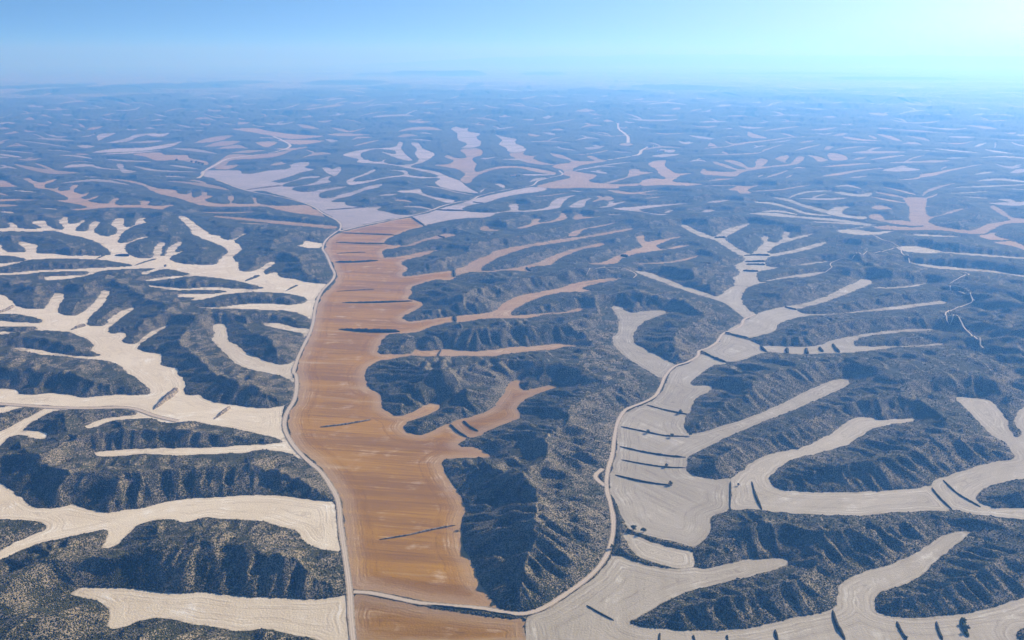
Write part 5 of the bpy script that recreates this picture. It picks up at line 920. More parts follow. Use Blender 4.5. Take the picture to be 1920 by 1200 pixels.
L|-8700,31207 -8554,31303 -8389,31332 -8145,31059 -8076,30796 -8040,30023 -8238,30142 -8626,30942
T|-966,4101 -965,4249 -950,4352 -915,4367 -863,4290 -860,4275 -892,4254 -921,4222 -947,4177 -963,4088
T|-933,4273 -972,4348 -1027,4472 -1030,4488 -985,4422 -937,4300
T|-1919,11058 -1821,10923 -1710,10674 -1619,10540 -1609,10474 -1663,10370 -1748,10460 -1907,10986
L|8902,29742 9355,30555 9486,30302 9393,29356 9306,29081 8964,28628 8773,28646 8819,29461
T|-11533,32081 -11829,34165 -10937,32835 -9652,30159 -9523,29752 -10103,30317 -10546,30445 -11369,31621
T|-2351,6702 -2385,6931 -2319,6870 -2238,6759 -2114,6505 -2106,6478 -2192,6610 -2264,6701 -2288,6646 -2340,6671
T|-2207,6656 -2276,6786 -2365,6957 -2375,6990 -2324,6943 -2223,6711
T|-26094,44092 -26918,46870 -25607,45980 -21820,40427 -21559,39942 -23392,41988 -25129,43747 -25754,43515
L|758,15314 918,15509 1064,15455 1179,15019 1175,14969 1037,15064 900,15208 756,15261
T|4795,26044 5182,26889 5388,26757 5348,26556 4981,25835 4761,25854
L|10112,19642 10260,19777 10302,19707 10257,19470 10205,19370 10090,19299 10036,19343 10060,19540
T|-762,8008 -733,8088 -700,8131 -659,8085 -613,7944 -611,7920 -646,7903 -683,7921 -722,7964 -760,7983
T|-655,8016 -651,8236 -623,8258 -621,8231 -639,8108 -650,7971
T|660,6566 701,6685 718,6569 729,6419 725,6388 700,6416 671,6402 657,6532
L|-5109,15670 -5042,15862 -4894,15803 -4654,15429 -4633,15358 -4732,15273 -4888,15374 -5085,15597
T|2931,7483 2999,7502 3024,7418 3003,7225 2986,7184 2885,7074 2862,7159 2914,7439
T|2967,7280 3098,7544 3154,7594 3137,7549 3016,7331 2939,7205
L|-1718,4550 -1646,4562 -1539,4467 -1410,4295 -1407,4283 -1504,4359 -1604,4437 -1713,4536
L|5470,9453 5694,9710 5592,9403 5323,8825 5298,8784 5457,9176 5466,9317 5441,9403
L|232,6936 268,7044 299,7054 338,7161 337,7121 294,6853 256,6723 230,6896
L|294,6915 281,6953 268,7063 270,7105 292,7161 300,6989
T|-3446,14163 -3368,14344 -3249,14357 -3107,14267 -2920,13949 -2907,13884 -3033,13921 -3174,14022 -3301,14059 -3430,14096
T|-3070,5682 -3034,5672 -2983,5629 -2971,5662 -2961,5644 -2936,5539 -2952,5511 -3061,5664
T|-2985,5574 -3024,5623 -3093,5723 -3102,5741 -3068,5711 -3000,5606
T|7324,12599 7474,12587 7582,12504 7558,12465 7292,12277 7301,12559
T|91,5463 119,5418 144,5368 171,5348 171,5329 141,5236 113,5263 90,5444
L|-1668,3272 -1590,3395 -1382,3223 -1378,3215 -1558,3322 -1664,3263
T|6691,18218 6907,18601 6950,18512 6909,18202 6866,18088 6699,17839 6600,17767 6650,18103
L|-215,24885 301,26306 825,26140 818,25933 285,24892 -214,24697
L|1707,6318 1766,6410 1818,6471 1871,6534 1866,6513 1794,6379 1737,6298 1702,6298
L|1800,6406 1803,6477 1808,6566 1814,6588 1834,6583 1811,6443
L|946,2914 986,2914 1026,2914 1068,2922 1108,2921 1106,2915 1053,2878 1012,2872 974,2879 944,2908
L|981,2902 1033,2985 1074,3015 1072,3009 1024,2955 979,2891
T|-1939,3841 -1940,3997 -1834,3931 -1830,3923 -1924,3964 -1936,3834
T|-9980,19981 -10195,20923 -9911,20856 -9463,20430 -9398,20288 -9611,20222 -9682,19865 -9912,19845
L|2393,8258 2386,8114 2394,8026 2417,7997 2441,7966 2434,7941 2367,7827 2344,7862 2349,7992 2385,8233
T|6163,25288 6756,26409 7083,26431 6967,24864 6912,24666 6584,24564 6361,24857 6113,25083
L|315,3632 340,3632 364,3621 382,3563 381,3554 356,3554 336,3589 314,3623
L|338,3618 354,3674 370,3681 369,3672 352,3630 337,3602
L|1999,3579 2088,3691 2131,3711 2165,3717 2146,3631 2137,3615 2092,3589 2067,3595 2021,3562 1991,3563
L|584,6703 636,6860 681,6908 721,6913 719,6897 674,6838 627,6746 583,6687
L|189,5522 216,5512 243,5505 263,5370 261,5349 233,5322 211,5412 188,5499
L|236,5392 225,5423 214,5489 215,5511 232,5534 240,5431
L|1636,22345 1901,23001 2102,22811 2087,22647 1830,22132 1625,22188
L|-3544,6202 -3589,6424 -3465,6340 -3449,6311 -3459,6187 -3528,6174
L|-8813,23908 -8643,23959 -8454,23960 -8202,23777 -7941,23555 -7872,23351 -7907,22914 -8041,22782 -8327,23076 -8736,23697
T|-13224,35586 -13235,36330 -12991,36386 -12919,36939 -12678,37022 -12514,36543 -12254,35034 -12352,34592 -12488,34270 -13060,35143
L|-1054,5092 -1008,5051 -960,4982 -955,4958 -975,4869 -1050,5067
L|-988,4936 -1004,4955 -1036,5057 -1040,5081 -1023,5074 -995,4980
L|-4975,7995 -4941,8119 -4844,8143 -4784,8231 -4707,8295 -4690,8263 -4707,8098 -4767,8012 -4818,7916 -4957,7966
L|-2279,4711 -2242,4733 -2164,4664 -2154,4643 -2162,4558 -2270,4690
T|-4331,15249 -4329,15673 -4192,15618 -4026,15448 -3826,15129 -3802,15029 -3912,15005 -4022,14980 -4120,14913 -4303,15148
T|-3052,5418 -3073,5547 -3023,5549 -3011,5527 -3005,5423 -3040,5398
T|-3049,5504 -3099,5622 -3094,5652 -3082,5630 -3039,5516 -3027,5465
L|-2605,6521 -2623,6661 -2593,6686 -2548,6668 -2538,6644 -2541,6550 -2550,6477 -2596,6497
L|-2595,6590 -2638,6746 -2607,6726 -2598,6701 -2589,6622 -2577,6546
L|-1760,12903 -1689,12790 -1618,12657 -1547,12518 -1541,12472 -1581,12364 -1651,12483 -1754,12855
L|1984,9860 2074,10160 2108,10170 2125,10095 2115,9905 2105,9856 2079,9878 2045,9861 1998,9772 1975,9811
L|2025,9917 2027,10024 2048,10240 2059,10292 2082,10279 2046,10008
T|-664,5222 -655,5394 -627,5437 -588,5377 -548,5291 -546,5266 -577,5269 -602,5218 -627,5185 -661,5198
"""
ROADS = """
dirt_road|3.6|0|-125.2,598.3 -127.5,609.4 -134.4,638.8 -141.5,674.0 -149.0,705.2 -158.8,742.8 -169.6,784.0 -184.1,843.7 -197.1,874.0 -217.0,911.7 -242.4,946.4 -268.3,989.9 -288.0,1037.0 -295.8,1080.6 -296.7,1127.7 -305.4,1178.5 -320.6,1233.6 -321.8,1231.7 -330.1,1283.7 -336.1,1349.5 -341.1,1421.9 -349.1,1489.7 -362.2,1563.7 -372.0,1630.8 -378.8,1718.6 -374.9,1798.7 -379.9,1850.2 -401.2,1923.3 -436.1,2043.5 -461.0,2120.4 -473.0,2227.7 -470.6,2291.8 -465.4,2345.6 -462.8,2338.9 -474.1,2431.4 -502,2509 -563,2621 -610,2727 -659,2808 -704,2865 -763,2929 -838,3002 -900,3060 -982,3161 -1083,3314 -1119,3360
dirt_road|3.2|0|-138.8,675.6 -123.0,674.0 -102.8,667.3 -82.8,660.2 -65.4,657.0 -46.2,654.4 -27.2,651.9 -12.0,648.1 1.1,644.1 14.2,645.0 29.5,654.4 43.6,669.0 60.4,687.6 76.1,708.8 88.9,735.0 97.6,767.1 102.5,801.6 103.0,838.8 102.6,868.8 108.2,911.7 117.7,952.4 125.9,1002.9 135.5,1051.2 150.5,1092.1 155.5,1097.8 192.9,1134.7 210.6,1176.5 224.5,1221.2 247.4,1266.0 267.6,1281.6 291.5,1313.8 297.8,1336.1 313.3,1349.8 334.5,1379.3 357.0,1428.9 377.0,1448.3 399.2,1475.0 411.8,1509.7 441.6,1545.9
dirt_road|5.0|0|-460.6,2338.9 -407.7,2426.4 -349,2504 -295,2578 -253,2651 -220,2743 -178,2824 -132,2876 -113,2947 -76,3021 -113,2965 -64,3041 -7,3120 71,3203 99,3336 153,3431 199,3516 192,3638
gravel_road|11|0|432,4016 521,4131 597,4239 643,4454 701,4622
gravel_road|12|0|626,4849 671,5228 687,5843 735,6284
gravel_road|10|0|-1200,3407 -1217,3506 -1249,3611 -1254,3665 -1271,3827 -1289,4097 -1228,4202 -1157,4352 -1145,4639 -1260,4966 -1383,5228
ridge_track|1.7|1|752.4,1344.1 757.6,1367.3 770.5,1391.4 770.7,1409.9 776.8,1461.5 776.7,1502.6 786.9,1545.9 835.8,1591.4 887.5,1639.6 895.5,1687.0 878.4,1717.0 884.5,1744.4 947.2,1821.4 981.6,1851.9 971.1,1870.7
ridge_track|1.8|1|906.5,1961.0 923.9,2057.3 948.5,2135.5 943.1,2219.5 942.6,2285.2
ridge_track|1.6|1|931.8,2122.1 912.0,2100.9 851.1,2057.3 783.6,2020.2 736.8,1977.2 714.3,1945.0 705.6,1905.0 665.9,1858.2 627.6,1845.8
ridge_track|1.6|1|162.8,1883.5 195.1,1909.4 235.8,1913.8 257.2,1883.5 266.0,1845.8 255.9,1817.4
ridge_track|3.5|0|101.3,875.3 92.9,897.1 102.9,917.0
dirt_road|5|0|-706.0,1114.8 -657.2,1107.6 -608.6,1099.8 -563.1,1097.5 -510.5,1099.0 -464.2,1070.9 -429.1,1054.1
"""
BANKS = """
d|181.4,1108.8,3.3 190.8,1100.8,3.2 204.4,1091.2,3.2 228.8,1076.5,5.5
d|137.7,1036.4,3.6 164.4,1021.5,4.2 190.6,1008.3,4.2 215.5,1006.3,4.2
d|129.3,977.0,3.9 155.9,961.7,5.1 181.2,951.7,5.0 203.0,946.8,5.0
d|126.4,940.7,3.0 151.3,929.3,3.6 176.1,921.1,3.6 197.8,919.4,3.6
d|115.4,901.6,3.4 137.9,888.3,4.4 156.8,880.7,4.4 174.8,876.4,4.3
d|241.0,886.1,2.8 232.7,851.8,3.1 225.2,823.1,3.0
d|264.4,886.1,3.9 260.5,857.0,4.8 258.4,822.2,4.5
d|455.5,870.0,4.1 453.9,847.8,4.5 455.0,822.2,4.2
d|476.6,888.9,4.2 477.6,857.0,4.6 487.3,828.0,4.4
d|271.5,649.4,4.1 268.3,632.1,6.5 267.6,609.1,6.2
d|319.3,633.6,4.0 317.3,621.4,4.5 317.0,609.1,4.4
d|352.0,633.6,3.4 348.3,621.4,4.6 345.9,609.1,4.5
g|376.1,639.2,4.9 371.7,627.5,8.1 368.1,612.6,7.8
d|120.4,618.5,3.0 118.5,609.1,4.1 117.3,603.9,4.0
d|146.8,615.5,2.7 146.7,608.2,2.9 146.5,602.5,2.9
d|174.2,615.5,2.4 173.5,609.6,3.0 172.5,603.9,2.9
d|215.2,622.9,2.8 214.0,615.5,4.3 212.7,603.9,4.2
d|63.7,655.9,1.3 74.3,644.6,1.6 84.8,634.8,1.6
b|-454.6,2315.7,7.6 -360.9,2295.9,9.9 -302.4,2283.7,9.8
b|-443.1,2192.5,6.9 -365.4,2174.7,11.2 -311.0,2172.5,11.2
d|-402.6,1968.9,9.4 -353.3,1968.9,13.0 -306.2,1983.7,13.2
d|-322.7,1623.3,5.2 -261.2,1624.6,9.1 -190.2,1635.0,9.2
d|-297.6,1453.0,6.4 -249.4,1441.5,16.7 -190.6,1438.4,16.6
b|-349.1,1708.1,2.9 -310.9,1716.6,4.3 -276.1,1725.2,4.4
b|-415.9,2061.0,4.1 -383.0,2069.0,6.1 -349.6,2075.1,6.2
r|-242.6,1034.9,3.6 -215.9,1042.6,5.0 -181.6,1058.4,5.1
r|-129.0,763.0,2.5 -101.0,772.1,3.8 -80.1,781.9,3.9 -56.0,791.0,3.9
d|-72.9,656.7,2.6 -49.9,652.5,4.4 -21.4,646.5,4.4 7.6,639.4,4.3
d|-126.8,1889.3,10.2 -123.9,1855.9,11.5 -121.8,1828.3,11.2
d|-102.8,1532.1,10.4 -101.4,1515.0,11.3 -99.4,1498.2,11.1
d|-113.1,1341.1,4.5 -114.8,1325.0,5.3 -116.0,1311.8,5.2
d|-193.5,2278.9,7.3 -182.8,2262.0,9.6 -172.6,2250.2,9.5
d|31.6,1915.2,8.7 35.3,1897.9,10.3 42.0,1877.5,10.1
b|-292.0,2556.8,9.1 -266.7,2489.3,11.5 -241.2,2419.7,10.9
d|-78.9,1044.0,6.4 -67.7,1021.1,6.8 -54.3,1002.9,6.6
d|-62.5,1054.8,5.8 -52.2,1034.9,5.6 -42.2,1021.7,5.5
d|299.6,1336.1,6.9 314.0,1302.9,8.9 328.3,1280.5,8.6
d|361.5,1435.3,7.9 376.6,1414.9,9.1 393.0,1401.2,8.9
d|402.3,1361.5,6.1 401.3,1344.1,9.5 403.3,1331.6,9.3
d|441.9,1352.1,7.2 437.8,1338.4,10.7 434.8,1324.9,10.5
d|472.2,1349.8,7.3 468.2,1336.1,10.7 464.7,1321.5,10.5
d|495.7,1356.8,6.1 493.3,1344.1,9.7 492.4,1331.6,9.5
d|522.4,1373.3,7.6 518.6,1349.8,11.0 517.1,1327.1,10.7
d|509.7,1594.6,6.5 517.0,1583.7,9.7 525.6,1574.4,9.6
d|544.0,2037.3,7.6 577.4,2042.3,12.8 605.5,2037.3,12.8
d|530.4,1972.6,9.6 553.7,1972.6,14.4 577.7,1974.9,14.5
d|526.0,1945.0,7.0 546.5,1945.0,11.7 568.3,1940.5,11.7
d|503.0,1883.5,8.8 519.3,1879.2,13.2 536.0,1877.1,13.2
d|520.1,2245.9,9.1 536.1,2251.9,15.3 552.0,2251.9,15.3
d|255.7,2039.8,10.0 262.5,2029.9,14.8 270.9,2025.0,14.8
r|-475.3,1092.1,4.1 -472.4,1131.7,17.5 -470.9,1169.7,18.5
r|-384.2,1060.6,3.8 -380.4,1080.6,9.5 -376.2,1101.4,9.8
r|-754.7,1449.4,6.2 -749.4,1463.0,13.9 -741.5,1475.7,14.0
r|-939.4,1550.9,11.6 -932.3,1570.2,14.8 -932.9,1599.3,15.3
d|-555.3,1790.4,6.9 -546.2,1815.6,12.4 -538.4,1839.7,12.6
d|-450.9,1710.9,3.1 -444.8,1734.1,8.0 -437.7,1757.8,8.2
d|-843.9,1932.8,4.1 -833.3,1971.7,8.5 -820.5,2001.9,8.7
d|-933.1,2039.3,6.9 -913.9,2037.2,18.3 -896.2,2033.0,18.2
d|-959.7,2001.9,4.5 -957.6,2022.5,9.1 -957.4,2047.8,9.3
b|-930.2,3095.7,8.3 -878.5,3152.7,17.2 -825.9,3203.2,17.6
b|-568.6,2674.7,6.2 -512.3,2699.1,9.4 -457.6,2723.9,9.5
b|-229.2,2680.7,9.1 -187.8,2668.6,15.1 -142.0,2662.6,15.0
b|-126.7,2834.6,6.8 -107.3,2814.4,10.0 -88.3,2801.1,9.9
"""
TREES = [(169.4, 1017.3, 5.5), (197.0, 1004.9, 5.5), (220.6, 1080.3, 6), (220.3, 1009.0, 5), (176.3, 922.3, 5), (173.3, 877.5, 5.5), (120.0, 780.9, 6.5), (129.1, 776.5, 7), (246.8, 875.9, 3.5), (316.6, 610.2, 4), (371.5, 622.0, 5.5), (373.5, 631.1, 5), (-769.5, 1919.5, 7), (-464.7, 1808.8, 5), (-1473.4, 3931.8, 14), (-1339.0, 3826.8, 16), (-1312.8, 3791.0, 16), (-1365.7, 3869.4, 14), (-1396.6, 3900.4, 12), (119.8, 783.2, 5), (-43.4, 788.3, 4.5), (-687.7, 1946.2, 4), (95.0, 747.1, 5), (27.2, 3373.8, 9), (17.8, 3397.6, 9)]
FARMS = [(6, 3407), (1843, 16261), (712, 4613), (721, 4352)]


def parse(t):
    out = []
    for ln in t.strip().splitlines():
        h, *_, p = ln.split('|')
        out.append((ln.split('|')[:-1], np.array([[float(q) for q in s.split(',')] for s in p.split()])))
    return out

def round_outline(p, closed=True, n=4):
    """centripetal Catmull-Rom through the surveyed points"""
    m = len(p); out = []
    rng = range(m) if closed else range(m - 1)
    for i in rng:
        if closed:
            p0, p1, p2, p3 = p[i - 1], p[i], p[(i + 1) % m], p[(i + 2) % m]
        else:
            p0 = p[max(i - 1, 0)]; p1 = p[i]; p2 = p[i + 1]; p3 = p[min(i + 2, m - 1)]
        l1 = max(np.hypot(*(p1 - p0)[:2]), 1e-3) ** .5; l2 = max(np.hypot(*(p2 - p1)[:2]), 1e-3) ** .5; l3 = max(np.hypot(*(p3 - p2)[:2]), 1e-3) ** .5
        m1 = (p2 - p1) if l1 < 0.1 else ((p1 - p0) / l1 - (p2 - p0) / (l1 + l2) + (p2 - p1) / l2) * l2
        m2 = (p2 - p1) if l3 < 0.1 else ((p2 - p1) / l2 - (p3 - p1) / (l2 + l3) + (p3 - p2) / l3) * l2
        for k in range(n):
            t = k / n
            out.append((2*t**3-3*t**2+1)*p1 + (t**3-2*t**2+t)*m1 + (-2*t**3+3*t**2)*p2 + (t**3-t**2)*m2)
    if not closed: out.append(p[-1])
    return np.array(out)

def ragged(p):
    q = np.concatenate([p + (np.roll(p, -1, 0) - p) * t for t in (0.0,)])
    sc = np.clip(np.hypot(p[:, 0], p[:, 1]) / 900.0, 0.8, 2.5)
    n1 = fbm(p[:, 0] / 9, p[:, 1] / 9, 301, 3) - .5; n2 = fbm(p[:, 0] / 9 + 50, p[:, 1] / 9, 302, 3) - .5
    return p + np.stack([n1, n2], 1) * 4.0 * sc[:, None]
fields = [(h[0], ragged(round_outline(p, n=8))) for h, p in parse(FIELDS)] + [(h[0] + 'f', round_outline(p, n=3)) for h, p in parse(FAR_FIELDS)]
roads = [(h[0], float(h[1]), int(h[2]), round_outline(p, False, 5)) for h, p in parse(ROADS)]
banks = [(h[0], round_outline(p, False, 6)) for h, p in parse(BANKS)]

# ------------------------------------------------------------------ the hills: height from the distance to the fields
U0, U1, V0, V1 = -260.0, 2180.0, 117.0, 1290.0
us = np.arange(U0, U1 + .1, 2.0)
vv = np.concatenate([np.arange(117.0, 200, 0.5), np.arange(200, 420, 0.9), np.arange(420, V1 + .1, 1.4)])
NU, NV = len(us), len(vv)
UU, VV = np.meshgrid(us, vv)
GX, GY = to_ground(UU, VV)

def raster(poly, mask):
    pu, pv = to_px(poly[:, 0], poly[:, 1])
    j0 = np.searchsorted(vv, pv.min()); j1 = np.searchsorted(vv, pv.max())
    qu = np.roll(pu, -1); qv = np.roll(pv, -1)
    for j in range(max(j0, 0), min(j1, NV)):
        y = vv[j]
        c = (pv <= y) != (qv <= y)
        if not c.any(): continue
        xs = np.sort(pu[c] + (y - pv[c]) / (qv[c] - pv[c]) * (qu[c] - pu[c]))
        for k in range(0, len(xs) - 1, 2):
            a = int(math.ceil((xs[k] - U0) / 2.0)); b = int(math.floor((xs[k + 1] - U0) / 2.0))
            if b >= a: mask[j, max(a, 0):min(b, NU - 1) + 1] = True

def ribbon(p, w):
    d = np.gradient(p[:, :2], axis=0); d /= np.maximum(np.hypot(d[:, 0], d[:, 1]), 1e-6)[:, None]
    n = np.stack([-d[:, 1], d[:, 0]], 1)
    w = np.asarray(w).reshape(-1, 1) if np.ndim(w) else w
    return p[:, :2] + n * w / 2, p[:, :2] - n * w / 2

flat = np.zeros((NV, NU), bool)
for c, p in fields: raster(p, flat)
for nm, w, fol, p in roads:
    if not fol:
        a, b = ribbon(p, w + 3); raster(np.concatenate([a, b[::-1]]), flat)

# nearest field point for every ground point (jump flooding, slope-weighted distance)
QI = np.where(flat, np.arange(NV * NU).reshape(NV, NU), -1)
gx = GX.ravel(); gy = GY.ravel()
def cost_of(q):
    ok = q >= 0; qq = np.where(ok, q, 0)
    dx = GX - gx[qq]; dy = GY - gy[qq]
    d = np.hypot(dx, dy)
    r = np.hypot(gx[qq], gy[qq])
    tow = -(dx * gx[qq] + dy * gy[qq]) / np.maximum(d * r, 1e-6)     # 1: the slope faces away from the viewpoint
    back = np.minimum(0.52, 0.86 * CAM_H / r * (1 + 1.3 * smooth(4500, 8000, r)))
    lat = np.minimum(0.62, 0.46 + 200.0 / r)
    s = np.where(tow > 0, lat + (back - lat) * smooth(0.0, 0.75, tow), lat + (0.72 - lat) * smooth(0, 0.8, -tow))
    return np.where(ok, d * s, 1e9)
best = np.where(flat, 0.0, 1e9)
step = 512
while step >= 1:
    for sy in (-1, 0, 1):
        for sx in (-1, 0, 1):
            if sx == 0 and sy == 0: continue
            q = np.full_like(QI, -1)
            oy, ox = sy * step, sx * step
            if abs(oy) >= NV or abs(ox) >= NU: continue
            q[max(0, -oy):NV - max(0, oy), max(0, -ox):NU - max(0, ox)] = QI[max(0, oy):NV - max(0, -oy), max(0, ox):NU - max(0, -ox)]
            c = cost_of(q)
            m = c < best
            best = np.where(m, c, best); QI = np.where(m, q, QI)
    step //= 2
QX = gx[QI]; QY = gy[QI]
RR = np.hypot(GX, GY)
plain = smooth(9500, 14500, RR + 8000 * (fbm(GX / 5000, GY / 4000, 77, 3) - .5))     # beyond the hills lies an open plain
HM = 110.0 * (0.6 + 0.8 * fbm(GX / 700, GY / 700, 3, 3)) * (1 + 0.5 * smooth(4000, 8000, RR)) * (1 - 0.55 * plain)
hh = HM * (1 - np.exp(-best / HM))
# side valleys and spurs in the wide ridges
big = fbm(GX / 330 + 0.6 * fbm(GX / 200, GY / 200, 5, 2), GY / 420, 21, 3)
hh *= 1 - 0.38 * smooth(14, 40, hh) * smooth(0.62, 0.36, big)
def maxfilt(a, n, axis):
    r = a.copy(); k = 1
    while k <= n:
        for sg in (1, -1):
            q = np.roll(r, sg * k, axis)
            r = np.maximum(r, q)
        k *= 2
    return r
crest = maxfilt(maxfilt(hh, 8, 1), 8, 0)
for _ in range(6):
    crest = (crest + np.roll(crest, 3, 0) + np.roll(crest, -3, 0) + np.roll(crest, 3, 1) + np.roll(crest, -3, 1)) / 5
t = hh / np.maximum(crest, 1.0)
# gullies run straight down from the crest to the foot
wx = QX + 0.32 * (GX - QX) + 6 * (fbm(GX / 30, GY / 30, 41, 2) - .5)
wy = QY + 0.32 * (GY - QY) + 6 * (fbm(GX / 30 + 7, GY / 30, 43, 2) - .5)
def rib(n): return smooth(0.22, 0.78, n)
g0 = rib(vnoise(wx / 27, wy / 27, 50)); g1 = 0.5 * rib(vnoise(wx / 13, wy / 13, 51)) + 0.5 * (0.5 + 0.5 * np.sin(6.283 * ((wx + 0.7 * wy) / 23 + 1.6 * vnoise(wx / 60, wy / 60, 54)))); g2 = rib(vnoise(wx / 7, wy / 7, 52))
env = 0.35 + 0.65 * smooth(1.05, 0.62, t)
near = smooth(3500, 1200, RR)
cut = env * ((0.34 - 0.16 * near) * g0 + 0.42 * g1 + 0.25 * near * g2)
hh = crest * t ** 0.82 * (1 - cut)
gully = np.where(flat, -0.8, 0) + env * np.clip(0.35 * g0 ** 2 + 0.4 * g1 ** 2 + 0.2 * g2 ** 2, 0, 1)
hh += smooth(2, 10, hh) * 1.6 * (fbm(GX / 14, GY / 14, 61, 3) - .5) * near
for _ in range(1):
    k = np.pad(hh, 1, mode='edge')
    hh = (4 * hh + k[:-2, 1:-1] + k[2:, 1:-1] + k[1:-1, :-2] + k[1:-1, 2:]) / 8
# long dark mesas standing on the far plain: x, y, half length, height
for mx_, my_, ml_, mh_ in [(-1760, 20923, 1326, 193), (-3239, 21481, 523, 89), (-2747, 14763, 768, 84), (-1798, 12862, 312, 46), (768, 22070, 637, 102), (-576, 13747, 132, 42), (982, 11230, 305, 52), (-6320, 24787, 185, 65), (2507, 12658, 698, 46), (7104, 22692, 2002, 73), (7605, 17697, 1390, 69), (-5024, 13072, 1011, 72), (-5502, 11230, 827, 77), (-4723, 15040, 569, 56), (-6963, 13290, 541, 46), (1365, 10630, 451, 49), (-363, 10353, 374, 48), (2677, 9963, 496, 42), (3726, 9374, 607, 46), (-4055, 9374, 430, 47), (-2299, 9839, 304, 41)]:
    J = slice(0, int(np.searchsorted(vv, 225))); gX, gY = GX[J], GY[J]
    wob_ = 1 + 0.5 * (fbm(gX / (ml_ * .5), gY / 1500, 33, 3) - .5)
    q_ = (np.abs((gX - mx_) / ml_ / wob_)) ** 2.2 + ((gY - my_ - 600) / 1100.0) ** 2
    m_ = smooth(1.15, 0.35, q_)
    hh[J] = np.maximum(hh[J], m_ * mh_ * 0.5 * (0.6 + 0.9 * fbm(gX / 900, gY / 900, 34, 4)) * ~flat[J])
    plain[J] = plain[J] * (1 - smooth(0.02, 0.12, m_))
hh = np.where(flat, -0.25, np.maximum(hh, 0.0))

def height_at(x, y):
    u, v = to_px(np.asarray(x, float), np.asarray(y, float))
    i = np.clip((u - U0) / 2.0, 0, NU - 1.001); j = np.clip(np.interp(v, vv, np.arange(NV)), 0, NV - 1.001)
    i0 = i.astype(int); j0 = j.astype(int); fx = i - i0; fy = j - j0
    return (hh[j0, i0] * (1 - fx) + hh[j0, i0 + 1] * fx) * (1 - fy) + (hh[j0 + 1, i0] * (1 - fx) + hh[j0 + 1, i0 + 1] * fx) * fy

# ------------------------------------------------------------------ materials
def mat(name):
    m = bpy.data.materials.new(name); m.use_nodes = True
    nt = m.node_tree; nt.nodes.clear()
    out = nt.nodes.new('ShaderNodeOutputMaterial'); b = nt.nodes.new('ShaderNodeBsdfPrincipled')
    b.inputs['Roughness'].default_value = 0.95
    b.inputs['Specular IOR Level'].default_value = 0.1
    nt.links.new(b.outputs[0], out.inputs['Surface'])
    return m, nt, b
class N:
    def __init__(s, nt): s.nt = nt
    def new(s, t, **kw):
        n = s.nt.nodes.new(t)
        for k, v in kw.items(): setattr(n, k, v)
        return n
    def L(s, a, b): s.nt.links.new(a, b)
    def math(s, op, a, b=None, clamp=False):
        n = s.new('ShaderNodeMath', operation=op); n.use_clamp = clamp
        for i, q in enumerate((a, b)):
            if q is None: continue
            if isinstance(q, (int, float)): n.inputs[i].default_value = q
            else: s.L(q, n.inputs[i])
        return n.outputs[0]
    def pos(s):
        return s.new('ShaderNodeNewGeometry').outputs['Position']
    def mapping(s, v, scale=(1, 1, 1), rot=(0, 0, 0), loc=(0, 0, 0)):
        n = s.new('ShaderNodeMapping'); n.inputs['Scale'].default_value = scale; n.inputs['Rotation'].default_value = rot; n.inputs['Location'].default_value = loc
        s.L(v, n.inputs['Vector']); return n.outputs[0]
    def noise(s, v, scale, detail=3, rough=.55):
        n = s.new('ShaderNodeTexNoise'); n.inputs['Scale'].default_value = scale; n.inputs['Detail'].default_value = detail; n.inputs['Roughness'].default_value = rough
        s.L(v, n.inputs['Vector']); return n.outputs['Fac']
    def ramp(s, f, a, b, lo=0, hi=1):
        n = s.new('ShaderNodeMapRange', interpolation_type='SMOOTHSTEP'); n.inputs[1].default_value = a; n.inputs[2].default_value = b; n.inputs[3].default_value = lo; n.inputs[4].default_value = hi
        s.L(f, n.inputs[0]); return n.outputs[0]
    def mix(s, f, a, b, mode='MIX'):
        n = s.new('ShaderNodeMix', data_type='RGBA', blend_type=mode)
        if isinstance(f, (int, float)): n.inputs[0].default_value = f
        else: s.L(f, n.inputs[0])
        for i, q in ((6, a), (7, b)):
            if isinstance(q, tuple): n.inputs[i].default_value = q + (1,) if len(q) == 3 else q
            else: s.L(q, n.inputs[i])
        return n.outputs[2]
    def attr(s, name):
        n = s.new('ShaderNodeAttribute'); n.attribute_name = name; return n.outputs['Fac']

